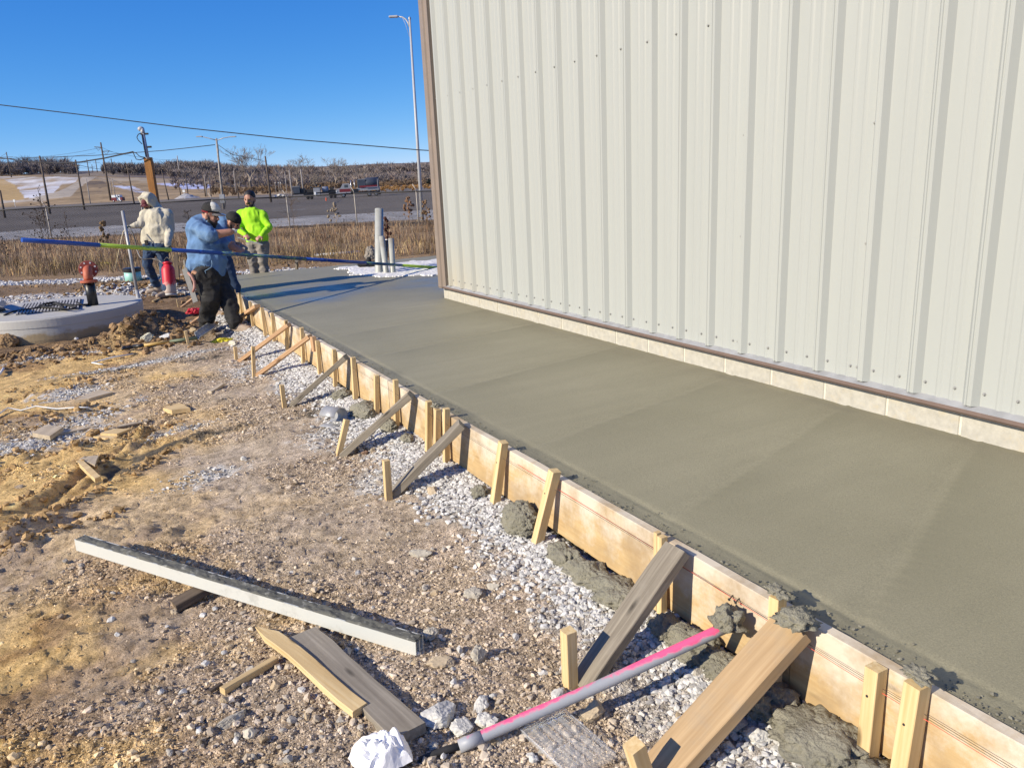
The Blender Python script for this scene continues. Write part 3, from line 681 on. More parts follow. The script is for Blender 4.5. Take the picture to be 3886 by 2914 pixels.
# ------------------------------------------------------------------ concrete slab
def slab_left(y): return np.where(y < 9.7, -1.935, -1.935 + (y - 9.7) * 0.135)
ys = np.concatenate([np.arange(-4, 6.6, 0.025), np.arange(6.6, 11.55, 0.03)]); nx = 130
Vs, Cs = [], []
for i, y in enumerate(ys):
    l = float(slab_left(np.array(y))); r_ = 0.03 if y < 6.60 else 5.0
    far_edge = 11.5
    t = np.linspace(0, 1, nx) ** 1.35; x = l + (r_ - l) * t; yy_ = np.full(nx, min(y, far_edge))
    z = 0.0018 * fbm(x, yy_, 1.2, 3) + 0.0012 * fbm(x * 0.6, yy_ * 4, 1.5, 3)
    for (y0, k, h) in [(0.15, .33, .007), (1.25, .22, .008), (2.55, .20, .008), (3.9, .19, .007), (5.0, .18, .006), (-.75, .4, .008)]:
        yl = y0 + k * (x + 1.9) + 0.02 * fbm(x, yy_, 3, 2); d = yy_ - yl
        z = z + (h * np.exp(-(d / 0.014) ** 2) - h * 0.8 * sstep(-0.03, 0, d) * sstep(0.14, 0.0, d)) * (.55 + .9 * (fbm(x, yy_, 1.3, 2) + .5))
    band = np.zeros(nx)
    for (y0, k) in [(0.15, .33), (1.25, .22), (2.55, .20), (3.9, .19), (5.0, .18), (-.75, .4)]:
        d = yy_ - (y0 + k * (x + 1.9) + 0.02 * fbm(x, yy_, 3, 2)); band = np.maximum(band, np.where(d < 0, np.exp(d / .22), np.exp(-d / .012)) * (.45 + .9 * (fbm(x, yy_, 2.0, 3) + .4)) * sstep(l, l + .5, x))
    de = x - l; e = sstep(0.13, 0.02, de + 0.10 * fbm(x, yy_, 2.4, 3)) if y < 9.7 else np.zeros(nx)
    z = z + e * (0.005 * fbm(x, yy_, 38, 3) - 0.002) - 0.006 * np.exp(-((de - 0.10) / 0.018) ** 2) * (0.6 + fbm(x, yy_, 3, 2))
    ew = sstep(0.12, 0.0, np.where(yy_ < 6.5, -x, 1) + 0.1 * fbm(x, yy_, 4, 3)) * 0.8
    z = z + ew * 0.007 * np.abs(fbm(x, yy_, 26, 3))
    wet = sstep(6.3, 7.6, yy_ + 0.5 * x + 1.2 * fbm(x, yy_, 0.9, 4)) * sstep(9.9, 8.2, yy_ + fbm(x, yy_, 1, 3)) * (0.45 + 1.3 * np.clip(fbm(x, yy_, 1.6, 4) + .18, 0, .6))
    Vs.append(np.stack([x, yy_, z], -1)); Cs.append(np.stack([np.clip(np.maximum(e, ew * .7), 0, 1), np.clip(wet, 0, 1), np.clip(band, 0, 1)], -1))
nyr = len(ys); iv = np.arange(nyr * nx).reshape(nyr, nx)
Fs = np.stack([iv[:-1, :-1], iv[:-1, 1:], iv[1:, 1:], iv[1:, :-1]], -1).reshape(-1, 4)
Vs = np.concatenate(Vs); Cs = np.concatenate(Cs)
# sides down into the ground
def skirt(ids):
    global Vs, Cs, Fs
    o = len(Vs); lowv = Vs[ids].copy(); lowv[:, 2] = -0.36
    Vs = np.concatenate([Vs, lowv]); Cs = np.concatenate([Cs, Cs[ids]]); k = np.arange(len(ids) - 1)
    Fs = np.concatenate([Fs, np.stack([ids[:-1], o + k, o + k + 1, ids[1:]], -1)])
skirt(iv[::-1, 0]); skirt(iv[-1, ::-1])
tag(put(bpy.data.objects.new('concrete_slab', np_mesh('concrete_slab', Vs, Fs, M['slab'], True, Cs))), kind='structure')
# patch of white crushed stone left open round the standing pipes
pt = [(0.05, 11.1), (0.0, 10.0), (0.02, 9.15), (0.45, 8.9), (0.89, 8.62), (2.0, 8.75), (3.6, 8.9), (3.6, 10.9), (1.74, 10.75), (0.9, 10.9)]
gxp, gyp = np.meshgrid(np.linspace(-0.3, 3.8, 150), np.linspace(8.3, 11.3, 120)); xp, yp = gxp.ravel(), gyp.ravel()
zp = 0.012 + 0.010 * np.abs(fbm(xp, yp, 9, 4)) + 0.006 * fbm(xp, yp, 30, 2)
mk = inpoly(xp + 0.2 * fbm(xp, yp, 5, 3), yp + 0.2 * fbm(yp, xp, 5, 3), pt); zp = np.where(mk, zp, -0.03)
ip = np.arange(len(xp)).reshape(gxp.shape); Fp = np.stack([ip[:-1, :-1], ip[:-1, 1:], ip[1:, 1:], ip[1:, :-1]], -1).reshape(-1, 4)
Fp = Fp[mk[Fp].any(1)]
tag(put(bpy.data.objects.new('gravel_patch', np_mesh('gravel_patch', np.stack([xp, yp, zp], -1), Fp, M['stone'], False, np.array([0.70, .69, .66]) * (1 + 0.25 * fbm(xp, yp, 20, 3))[:, None]))), kind='structure')

# ------------------------------------------------------------------ scatters of loose stone
def ico(sub):
    bm = bmesh.new(); bmesh.ops.create_icosphere(bm, subdivisions=sub, radius=1.0)
    V = np.array([v.co[:] for v in bm.verts]); F = np.array([[v.index for v in f.verts] for f in bm.faces]); bm.free(); return V, F
ICO1, ICO2 = ico(1), ico(2)
OCT = (np.array([(1, 0, 0), (-1, 0, 0), (0, 1, 0), (0, -1, 0), (0, 0, 1), (0, 0, -1)], float), np.array([(0, 2, 4), (2, 1, 4), (1, 3, 4), (3, 0, 4), (2, 0, 5), (1, 2, 5), (3, 1, 5), (0, 3, 5)]))
def rand_rot(n):
    q = rng.normal(size=(n, 4)); q /= np.linalg.norm(q, axis=1)[:, None]; w, x, y, z = q.T
    return np.stack([1 - 2 * (y * y + z * z), 2 * (x * y - z * w), 2 * (x * z + y * w), 2 * (x * y + z * w), 1 - 2 * (x * x + z * z), 2 * (y * z - x * w), 2 * (x * z - y * w), 2 * (y * z + x * w), 1 - 2 * (x * x + y * y)], -1).reshape(n, 3, 3)
def scatter(name, P, size, cols, base, flat=0.65, jit=0.28, parent=None, material='stone'):
    n = len(P); V0, F0 = base; k = len(V0)
    V = V0[None] * (1 + jit * rng.normal(size=(n, k, 1)).clip(-1.6, 1.6)) * rng.uniform(0.6, 1.15, (n, 1, 3))
    V = np.einsum('nij,nkj->nki', rand_rot(n), V) * size[:, None, None]
    V[:, :, 2] *= flat
    V = V + P[:, None, :]
    F = (F0[None] + (np.arange(n) * k)[:, None, None]).reshape(-1, 3)
    me = np_mesh(name, V.reshape(-1, 3), F, M[material], False, np.repeat(cols, k, axis=0))
    o = bpy.data.objects.new(name, me); put(o, parent); tag(o, kind='stuff'); return o
# white gravel banked along the form
n = 17000
gy_ = -1.5 + 11.4 * rng.random(n) ** 1.55; gxx = -1.975 - np.abs(rng.normal(0, 0.19, n)); ok = gxx > -2.75
ok &= rng.random(n) < 1 - sstep(0.22, 0.60, -1.97 - gxx + 0.35 * fbm(gxx, gy_, 1.7, 3))
gxx, gy_ = gxx[ok], gy_[ok]; szs = rng.uniform(0.008, 0.017, len(gxx)) * (1 + 0.055 * np.maximum(gy_, 0))
P = np.stack([gxx, gy_, hz(gxx, gy_) + szs * 0.25], -1)
g = rng.uniform(0.36, 0.66, len(gxx))[:, None] * np.array([1.0, 0.99, 0.95])
tag(scatter('white_gravel', P, szs, g, ICO1), 'loose white crushed stone banked along the foot of the form boards', 'gravel')
# crumbs and pebbles on the dirt, thicker where the ground is stony
def crumbs(name, n, x0, x1, y0, y1, smin, smax, base, tint, lab, thr=-0.1, pw=1.3):
    y = y0 + (y1 - y0) * rng.random(n) ** pw; x = x0 + (x1 - x0) * rng.random(n)
    ok = stony(x, y) + thr > rng.random(n); x, y = x[ok], y[ok]
    ok = x < -2.0; x, y = x[ok], y[ok]
    s = smin * (smax / smin) ** (rng.random(len(x)) ** 3.0) * (1 + 0.05 * np.maximum(y, 0))
    c = soil_colour(x, y); c = c * 0.7 + np.array(tint) * 0.3; c = np.clip(c * rng.uniform(0.7, 1.35, len(x))[:, None], 0.03, 0.8)
    tag(scatter(name, np.stack([x, y, hz(x, y) + s * 0.22], -1), s, c, base), lab, 'dirt' if 'clod' in name else 'gravel')
crumbs('dirt_crumbs', 105000, -4.9, -2.0, -0.4, 6.0, 0.003, 0.0105, OCT, (0.40, 0.29, 0.17), 'fine crumbs of tan clay strewn over the dirt yard', 0.10, 2.0)
crumbs('pebbles', 16000, -5.2, -2.0, -0.6, 7.0, 0.0045, 0.019, ICO1, (0.46, 0.41, 0.34), 'small grey and tan pebbles strewn over the dirt yard', 0.03, 1.8)
# clods on the mounds near the manhole
pm = []
for mx, my, r_, h in MOUNDS:
    if h > 0.045 and my > 7:
        k = int(150 * r_ * r_ * 9); pm.append(np.stack([rng.normal(mx, r_ * 0.75, k), rng.normal(my, r_ * 0.6, k)], -1))
pm = np.concatenate(pm); pm = np.concatenate([pm, np.stack([rng.uniform(-6, -2.6, 900), rng.normal(8.2, .28, 900)], -1), np.stack([rng.uniform(-7, 1.5, 1500), rng.uniform(11.8, 18, 1500)], -1)])
pm = pm[~((np.hypot(pm[:, 0] + 4.16, pm[:, 1] - 10.42) < 1.15) | ((pm[:, 0] > -2.0) & (pm[:, 1] < 11.7)))]
s_ = 0.011 * (5.0) ** (rng.random(len(pm)) ** 3.2)
tag(scatter('dirt_clods', np.stack([pm[:, 0], pm[:, 1], hz(pm[:, 0], pm[:, 1]) + s_ * 0.35], -1), s_, np.array([0.255, 0.165, 0.085]) * rng.uniform(0.6, 1.35, (len(pm), 1)), ICO1, 0.8), 'brown clay clods heaped between the manhole and the worker in black trousers', 'dirt')
wp = []
for cx0, cy0, ra, rb, an_ in WHITE_SPOTS:
    k = int(560 * ra * rb / .1); u_, v_ = rng.normal(0, .5, k) * ra, rng.normal(0, .5, k) * rb
    wp.append(np.stack([cx0 + u_ * math.cos(an_) - v_ * math.sin(an_), cy0 + u_ * math.sin(an_) + v_ * math.cos(an_)], -1))
wp = np.concatenate(wp); wp = wp[wp[:, 0] < -2.2]; s_ = 0.006 * (3.2) ** (rng.random(len(wp)) ** 2) * (1 + .03 * np.maximum(wp[:, 1], 0))
tag(scatter('white_gravel', np.stack([wp[:, 0], wp[:, 1], hz(wp[:, 0], wp[:, 1]) + s_ * .25], -1), s_, rng.uniform(.34, .64, (len(wp), 1)) * np.array([1, .98, .93]), OCT), 'white crushed stone spilled in patches on the dirt yard', 'gravel')
rp = []
for a, b, w in RUTS:
    if w < .09: continue
    k = int(420 * w / .1); t = rng.random(k); sd_r = rng.choice([-1, 1], k) * rng.normal(1.45, .35, k) * w
    L_r = math.hypot(b[0] - a[0], b[1] - a[1]); ux, uy = (b[0] - a[0]) / L_r, (b[1] - a[1]) / L_r
    rp.append(np.stack([a[0] + ux * L_r * t - uy * sd_r, a[1] + uy * L_r * t + ux * sd_r], -1))
rp = np.concatenate(rp); s_ = 0.006 * (5.5) ** (rng.random(len(rp)) ** 2.4)
tag(scatter('rut_clods', np.stack([rp[:, 0], rp[:, 1], hz(rp[:, 0], rp[:, 1]) + s_ * .3], -1), s_, np.array([0.40, 0.265, 0.125]) * rng.uniform(.55, 1.3, (len(rp), 1)), ICO1, .8), 'broken clay clods along the tyre ruts on the left', 'dirt')
# coarse white stone on the far bands
n = 5200; bx_ = rng.uniform(-11, 1.5, n); sdist = np.where(rng.random(n) < .62, 17.3 + rng.normal(0, .22, n), 14.2 + rng.normal(0, .3, n))
by_ = CAM[1] + (sdist - (bx_ - CAM[0]) * WH[0]) / WH[1]
ok = ~((sdist < 15.5) & (np.abs(bx_ + 4.2) > 2.4)) & (np.hypot(bx_ + 4.16, by_ - 10.42) > 1.2) & ~((bx_ > -2) & (by_ < 11.7)); bx_, by_ = bx_[ok], by_[ok]
s_ = rng.uniform(0.015, 0.045, len(bx_))
tag(scatter('coarse_gravel', np.stack([bx_, by_, hz(bx_, by_) + s_ * .3], -1), s_, rng.uniform(.35, .66, (len(bx_), 1)) * np.array([1, .98, .94]), ICO1), 'coarse white crushed stone in bands between the manhole and the dry grass', 'gravel')
# crumbs of wet concrete along the edge of the slab
n = 800; cy_ = -1.3 + 10.5 * rng.random(n) ** 1.5; cx_ = -1.935 + np.abs(rng.normal(0, 0.035, n)); s_ = 0.002 + 0.005 * rng.random(n) ** 3
tag(scatter('concrete_crumbs', np.stack([cx_, cy_, 0.002 + s_ * .3], -1), s_, np.array([[.19, .18, .14]]) * rng.uniform(.7, 1.3, (n, 1)), ICO1), 'rough crumbs of fresh grey concrete along the edge of the slab', 'concrete')

def Q(px, py): return px / 1.7568, py / 1.7568       # full-size photo pixels to 2212-wide
# ------------------------------------------------------------------ metal building
bld = thing('metal_building', 'off-white ribbed metal building with brown corner trim on a concrete block base', 'building', (0, 6.6, 0))
ZB, ZT = 0.183, 5.6
RIB0 = 1.545                                  # lower edge of a rib flank, then every 0.3048 m
def panel(y0, nr=3):
    """wall panel profile running in +Y from y0, x outwards is negative"""
    pr = []
    for k in range(nr):
        b = y0 + k * 0.3048
        # rib: flank nearest the camera, flat top with a groove line, far flank, pan with two low swages
        pr += [(b, 0), (b + 0.026, -.030), (b + 0.040, -.030), (b + 0.043, -.026), (b + 0.049, -.026), (b + 0.052, -.030), (b + 0.060, -.030), (b + 0.086, 0)]
        for q in (0.145, 0.215):
            pr += [(b + q - .016, 0), (b + q - .006, -.0045), (b + q + .006, -.0045), (b + q + .016, 0)]
    pr += [(y0 + nr * 0.3048, 0)]
    return pr
y = RIB0 - 0.9144 * 7; k = 0
first = None
while y < 6.2:
    nrib = 3
    pr = panel(y, 3); pr = [(min(a, 6.26), b) for a, b in pr]
    pr = [p for i, p in enumerate(pr) if i == 0 or p[0] > pr[i - 1][0] + 1e-6]
    # the overlapping edge of the sheet stands 3 mm proud beside the seam rib
    pr = [(pr[0][0] - 0.006, -.0)] + [(a, b - (0.0026 if a < y + 0.050 else 0)) for a, b in pr]
    V = []; F = []
    zs = [ZB, 1.6, 3.6, ZT]
    for a, b in pr: V += [(-.03 + b, a, z) for z in zs]
    nz = len(zs)
    for i in range(len(pr) - 1):
        for j in range(nz - 1): F.append((i * nz + j, (i + 1) * nz + j, (i + 1) * nz + j + 1, i * nz + j + 1))
    mb = MB().add(V, F)
    o = mb.build('wall_panel', M['wall'], bld)
    sm = o.modifiers.new('thickness', 'SOLIDIFY'); sm.thickness = 0.0012; sm.offset = 0
    y += 0.9144; k += 1
# body behind the panels, far end wall and roof
mb = MB(); mb.box((6.0, 0.42, 2.9), (5.96, 5.95, 2.72)); mb.build('inner_wall', M['wall'], bld)
mb = MB(); mb.add([(-.12, -5.6, ZT), (-.12, 6.50, ZT), (6, 6.50, 7.0), (6, -5.6, 7.0), (12.1, 6.50, ZT), (12.1, -5.6, ZT)], [(0, 3, 2, 1), (3, 5, 4, 2)])
mb.build('roof', M['trim'], bld)
# corner trim: two returns and a raised step
mb = MB()
prof = [(-.012, 6.244), (-.068, 6.244), (-.072, 6.320), (-.088, 6.332), (-.090, 6.412), (-.02, 6.414), (-.02, 6.40), (0.09, 6.40)]
V = []
for a, b in prof: V += [(a, b, ZB - 0.03), (a, b, ZT)]
mb.add(V, [(2 * i, 2 * i + 1, 2 * i + 3, 2 * i + 2) for i in range(len(prof) - 1)])
o = mb.build('corner_trim', M['trim'], bld); sm = o.modifiers.new('thickness', 'SOLIDIFY'); sm.thickness = 0.002
# base trim: sloping shelf, lip and drip edge, along the side and round the corner
mb = MB()
prof = [(0.0, ZB + 0.02), (-.028, ZB + 0.004), (-.074, 0.166), (-.074, 0.147), (-.062, 0.134), (-.004, 0.134)]
V = []
for a, b in prof: V += [(a, -5.4, b), (a, 6.455, b)]
mb.add(V, [(2 * i, 2 * i + 1, 2 * i + 3, 2 * i + 2) for i in range(len(prof) - 1)] + [tuple(2 * i + 1 for i in range(len(prof)))], 0)
mb.M = [1, 1, 0, 0, 0, 0]
mb.build('base_trim', [M['trim_dark'], M['steel']], bld)
mb = MB(); mb.box((1.0, 6.405, 0.15), (1.07, 0.045, 0.016)); mb.build('base_trim', M['trim'], bld)
# block base course
me = None
for i in range(29):
    yb = 1.363 - 0.414 * 16 + 0.414 * i
    ln = 0.404 if yb + .404 < 6.45 else 6.45 - yb
    if ln < 0.05: continue
    mb = MB(); mb.box((0.06, yb + 0.005 + ln / 2, 0.03), (0.062 + 0.002 * rng.random(), ln / 2 - .002, 0.1035)); mb.build('block', M['block'], bld, bevel=0.004)
for i in range(6):
    mb = MB(); mb.box((0.335 + i * .414, 6.39, 0.03), (.2, 0.058, 0.1035)); mb.build('block', M['block'], bld, bevel=0.004)
mb = MB(); mb.box((0.062, 0.55, 0.028), (0.0595, 5.92, 0.1035)); mb.build('mortar_bed', M['mortar'], bld)
# screws in rows
sv = MB().lathe((0, 0, 0), [(0.0085, 0), (0.0085, 0.0025), (0.0058, 0.003), (0.0058, 0.009), (0.004, 0.0105)], 8, (-1, 0, 0))
sme = bpy.data.meshes.new('screw'); sme.from_pydata(sv.V, [], sv.F); sme.materials.append(M['screw']); sme.update()
def screw(x, y, z):
    o = bpy.data.objects.new('screw', sme); put(o, bld, Matrix.Translation((x, y, z)))
for i in range(-8, 17):
    b = RIB0 + 0.3048 * i
    if b < -1.6 or b > 6.3: continue
    screw(-.031, b - 0.018, 0.25); screw(-.031, b + 0.13, 0.25)
    if i % 3 == 0: screw(-.031, b + 0.085, 0.25)
    if b > 1.6:
        screw(-.031, b + 0.115, 2.245)
        if i % 3 == 0: screw(-.031, b + 0.085, 2.25)
    if i % 3 == 0:
        for z in (0.94, 1.56, 2.84):
            if z < 2.0 + 0.3 * b: screw(-.031, b + 0.083, z)

# ------------------------------------------------------------------ form boards
formw = thing('formwork', 'long plank form of cement-stained yellow boards holding the fresh slab edge', 'formwork', (-1.955, 3, -.3))
for a, b in [(-4.0, -0.56), (-0.553, 3.10), (3.107, 6.76), (6.767, 9.66)]:
    plank('form_board', (-1.957, a, -0.138), (-1.957, b, -0.138), 0.041, 0.286, M['form'], formw, seg=16, jit=0.003)
a = Vector((-1.96, 9.67, -.138)); b = Vector((-1.75, 11.45, -.138))
plank('form_board', a, b, 0.04, 0.28, M['form'], formw, seg=6, jit=0.003)
# nails standing out of the near board
for (ny, nz_) in [(-0.30, -.055), (-0.33, -.052)]:
    MB().tube([(-1.975, ny, nz_), (-2.005, ny - .01, nz_ - .004)], 0.002, 6).tube([(-2.004, ny - .01, nz_ - .004), (-2.006, ny - .0105, nz_ - .004)], 0.005, 8).build('nail', M['rubber'], formw)
# two strings stretched along the face of the form
def string(name, pts, r, m, lab):
    o = MB().tube(pts, r, 6).build(name, m); tag(o, lab, 'string')
def fx(px, py, X): d = Q(px, py); return Vector(at_x(*d, X))
string('mason_line', [(-2.012, 9.5, 0.0), (-2.014, 4.0, -0.028), (-2.012, 0.55, -0.034), (-1.995, -0.42, -.052), (-2.005, -1.6, -.05)], 0.0008, mat('dark_string', (0.04, 0.03, 0.03), 0.9), 'thin dark string stretched along the top of the form boards')
string('mason_line', [(-1.9835, 1.2, -0.040), (-1.984, 0.0, -0.055), (-1.999, -0.75, -0.064), (-2.004, -1.6, -0.066)], 0.0009, mat('pink_string', (0.75, 0.12, 0.08), 0.9), 'thin pink string just below the dark string on the near form board')

# ------------------------------------------------------------------ stakes against the form: (top px, bottom px, width, foot x, label)
M['dustwood'] = wood('dusty_wood', (0.56, 0.47, 0.34), (0.42, 0.34, 0.235), dirt=0.5)
STK = [
 ((3482, 2590), (3420, 2930), .052, -2.03, 'stake on the form nearest the bottom right corner, cement lumps on its head', 'pine'),
 ((3326, 2530), (3290, 2846), .046, -2.02, 'stake with a dark nail hole, second from the right along the form', 'pine'),
 ((2953, 2262), (2951, 2568), .042, -2.0, 'stake half hidden behind the big tan brace with a cement lump on it', 'pine'),
 ((2513, 2034), (2523, 2300), .030, -2.0, 'stake standing just behind the top of the grey weathered brace beside the pink pipe', 'pine'),
 ((2495, 2018), (2500, 2150), .022, -2.0, 'short thin stake paired with another behind the grey weathered brace beside the pink pipe', 'pine'),
 ((2106, 1785), (2012, 2080), .046, -2.10, 'pale stake leaning out from the form beside the smooth cement blob, on its right', 'pine'),
 ((1911, 1676), (1860, 1946), .044, -2.06, 'pale stake leaning out from the form beside the smooth cement blob, on its left', 'pine'),
 ((1694, 1550), (1699, 1738), .036, -2.0, 'rightmost of three stakes close together on the form, partly behind a brace', 'pine'),
 ((1660, 1552), (1658, 1665), .036, -2.0, 'middle of three stakes close together on the form, with a dark cement cap', 'pine'),
 ((1627, 1522), (1630, 1688), .036, -2.0, 'leftmost of three stakes close together on the form', 'pine'),
 ((1501, 1441), (1511, 1605), .034, -2.0, 'stake on the form crossed by the brace right of the curled metal sheet', 'pine'),
 ((1428, 1424), (1434, 1557), .034, -2.0, 'stake on the form standing over a cement blob, cement on its head', 'pine'),
 ((1340, 1356), (1355, 1506), .036, -2.0, 'stake on the form immediately right of the rough grey brace top', 'pine'),
 ((1267, 1326), (1275, 1447), .032, -2.0, 'stake on the form passing behind the upper half of the rough grey brace', 'pine'),
 ((1204, 1292), (1217, 1396), .034, -2.0, 'stake on the form just right of the short pinkish block', 'pine'),
 ((1145, 1243), (1154, 1360), .034, -2.0, 'stake on the form just left of the short pinkish block', 'pine'),
 ((1084, 1216), (1092, 1315), .034, -2.0, 'stake on the form crossed by the farther of the two pinkish braces', 'pine'),
 ((1032, 1187), (1041, 1256), .034, -2.0, 'stake on the form just before the shadow of the worker crosses it', 'pine'),
 ((993, 1166), (1010, 1247), .036, -2.0, 'wide stake doubled at the joint of two far form boards', 'pine'),
 ((948, 1144), (960, 1210), .030, -2.0, 'stake on the form beside the small far brace near the black trousers', 'pine'),
 ((908, 1111), (921, 1184), .030, -2.0, 'stake on the form right beside the back leg of the worker in black trousers', 'pine'),
 ((888, 1100), (902, 1172), .030, -2.0, 'farthest stake seen on the form, at the slab corner behind the black trousers', 'pine'),
]
for top, bot, w, fxx, lab, mt in STK:
    T = Vector(at_x(*Q(*top), -1.982 - w / 2)); 
    Bq = at_x(*Q(*bot), fxx); g_ = gz(fxx, Bq[1])
    Bv = Vector((fxx - (w / 2 if fxx > -2.01 else 0), Bq[1], min(Bq[2], g_ + .02) - 0.10))
    dirv = (T - Bv).normalized(); 
    o = plank('wooden_stake', T, Bv, w * .92, w, M[mt], None, up=(1, 0, 0), ch=0.002, seg=4, jit=0.002)
    tag(o, lab, 'stake', 'stakes along the form')
    if w > .04:
        pn = T.lerp(Bv, .30 if w > .048 else .22); outw = Vector((-1, 0, 0)); pn = pn + Vector((-w / 2 - .0005, .004, 0))
        MB().lathe(pn, [(.0038, -.002), (.0038, .0012), (.002, .0014)], 8, outw).build('nail', M['rubber'], o)
# ------------------------------------------------------------------ braces
BRC = [
 (((3018, 2366), (2500, 2935)), .135, .045, 'brown2x4', 'big tan brace nearest the camera with a lump of cement on its top end'),
 (((2578, 2056), (2203, 2600)), .105, .042, 'grey2x4', 'wide weathered brace to the left of the pink pipe'),
 (((1757, 1590), (1493, 1868)), .100, .045, 'grey2x4', 'weathered brace whose foot meets the upright kicker left of the big rough blob'),
 (((1564, 1486), (1303, 1722)), .100, .045, 'grey2x4', 'weathered brace behind the leaning kicker and the curled metal sheet'),
 (((1317, 1350), (1100, 1541)), .092, .042, 'grey2x4', 'rough grey brace with a crust of cement along its upper half'),
 (((1180, 1269), (971, 1427)), .070, .038, 'pine2', 'pinkish brace with the tall white kicker stake at its foot'),
 (((1100, 1230), (911, 1368)), .070, .038, 'pine2', 'pinkish brace with the short kicker stake at its foot, second from the black trousers'),
 (((978, 1160), (893, 1215)), .070, .038, 'pine2', 'short far brace partly hidden behind the black trousers'),
 (((790, 1183), (724, 1228)), .060, .036, 'pine2', 'small far brace on the left of the black trousers by the red bag'),
 (((738, 1130), (687, 1166)), .060, .036, 'pine2', 'farthest small brace, left of the grey hand float'),
]
for i, ((a, c), w, t, mt, lab) in enumerate(BRC):
    if i < 8:
        A_ = Vector(at_x(*Q(*a), -2.0)); A_.z = min(A_.z, 0.035)
        C_ = on_ground(*Q(*c)); 
    else:
        C_ = on_ground(*Q(*c)); A_ = Vector(at_y(*Q(*a), C_.y + 0.05))
    C_.z -= 0.005
    d_ = (A_ - C_).normalized(); A_ = A_ - d_ * 0.012
    o = plank('brace', C_, A_, w, t, M[mt], None, up=(0, 0, 1), ch=0.003, seg=12, jit=0.005 if mt == 'grey2x4' else 0.002)
    tag(o, lab, 'brace', 'diagonal braces propping the form')
o = plank('wood_block', Vector(at_x(*Q(1187, 1277), -2.0)), Vector(at_x(*Q(1195, 1333), -2.0)), .085, .04, M['pine2'], None, up=(1, 0, 0)); tag(o, 'short pinkish block nailed upright to the form behind a pinkish brace', 'wood block')
# ------------------------------------------------------------------ kicker stakes at the brace feet
KCK = [
 ((2405, 2826), (2452, 2965), .050, 'kicker stake at the bottom edge of the picture, at the big tan brace foot'),
 ((2157, 2390), (2165, 2608), .044, 'kicker stake with a brown knot, at the foot of the brace by the pink pipe'),
 ((1465, 1745), (1474, 1889), .038, 'upright pale kicker stake in the middle of the row, left of the three close stakes'),
 ((1316, 1592), (1284, 1728), .036, 'kicker stake tilted to the right in front of the curled metal sheet'),
 ((1069, 1460), (1080, 1548), .034, 'kicker stake at the foot of the rough grey brace'),
 ((960, 1314), (964.5, 1431), .034, 'tall whitish kicker stake at the foot of the nearer pinkish brace'),
 ((892, 1316), (896.6, 1363), .032, 'short kicker stake at the foot of the farther pinkish brace, by the shovel blade'),
 ((703, 1256), (715, 1306), .030, 'thin stake left of the red bag at the far brace foot'),
 ((672, 1137), (678, 1165), .028, 'small far stake left of the farthest brace'),
]
for top, bot, w, lab in KCK:
    Bv = on_ground(*Q(*bot)); T = Vector(at_y(*Q(*top), Bv.y)); d_ = (T - Bv).normalized()
    o = plank('wooden_stake', T, Bv - d_ * 0.09, w, w, M['pine'], None, up=(0, 1, 0), ch=0.002, seg=4, jit=0.002)
    tag(o, lab, 'stake', 'kicker stakes holding the brace feet')

# ------------------------------------------------------------------ spilled concrete
def blob(c, r, lab, sd=0, rough=0.35, mt='wet', name='concrete_blob', fr=1.0, cat='concrete'):
    bm = bmesh.new(); bmesh.ops.create_icosphere(bm, subdivisions=5 if max(r) > .08 else 4, radius=1.0)
    P = np.array([v.co[:] for v in bm.verts]); F = np.array([[v.index for v in f.verts] for f in bm.faces]); bm.free()
    rr = np.array(r); m_ = rr.mean()
    q = P * rr / m_ * 1.6 * fr + sd * 7.3
    k_ = .022 / max(m_, .02)
    dsp = 1 + rough * (vnoise3(q * 1.3) * 1.3 + vnoise3(q * 2.7 + 5) * 0.7) + k_ * (np.abs(vnoise3(P * rr * 55 + sd)) * .9 + vnoise3(P * rr * 110 + 9) * 0.8 + vnoise3(P * rr * 210 + 3) * .6)
    V = P * rr * dsp[:, None]; low_ = V[:, 2] < 0; V[low_, 2] *= .4; V[low_, :2] *= 1.12
    me = np_mesh(name, V, F, M[mt], True); o = bpy.data.objects.new(name, me); put(o, None, Matrix.Translation(Vector(c)))
    tag(o, lab, cat, 'spilled fresh concrete lumps' if mt == 'wet' else None); return o
def bl(px, py, rx, ry, rz, lab, sd, rough=.35, lift=.0, fr=1.0, x=None):
    c = Vector(at_z(*Q(px, py), -.33))
    if c.x > -2.06: c = Vector(at_x(*Q(px, py), -2.06)) if at_x(*Q(px, py), -2.06)[2] > -.36 else c; c.x = min(c.x, -2.03)
    c.z = gz(min(c.x, -1.98), c.y) + lift + .014
    return blob(c, (rx * 1.1, ry * 1.1, rz * 1.35), lab, sd, rough, fr=fr)
bl(3135, 2800, .10, .13, .035, 'wide rough grey concrete splat on white gravel at bottom right', 1, .45)
bl(3345, 2890, .06, .07, .03, 'small concrete lump between the two right-hand form stakes', 2)
bl(3500, 2890, .04, .08, .03, 'concrete lump under the form at the bottom right edge', 3)
bl(2905, 2600, .08, .09, .04, 'concrete lump behind the middle of the big tan brace', 4)
bl(2765, 2460, .06, .08, .035, 'concrete lump on the gravel between the pink pipe and the big tan brace', 5)
bl(2640, 2350, .06, .10, .05, 'concrete lump pressed out under the form beside the pipe end', 6)
bl(2350, 2220, .075, .13, .03, 'flat concrete splat under the form at the left of the weathered brace', 7, .4)
bl(2240, 2110, .06, .13, .035, 'long rough concrete spill under the form right of the leaning stakes', 8, .5)
bl(2150, 2030, .05, .12, .04, 'concrete spill right behind the right-hand leaning stake', 9, .4)
bl(2235, 2190, .05, .05, .03, 'small concrete lump in the gravel below the long spill', 10, .5)
bl(1975, 1940, .075, .11, .075, 'smooth rounded concrete blob between the two leaning stakes', 11, .16, .01)
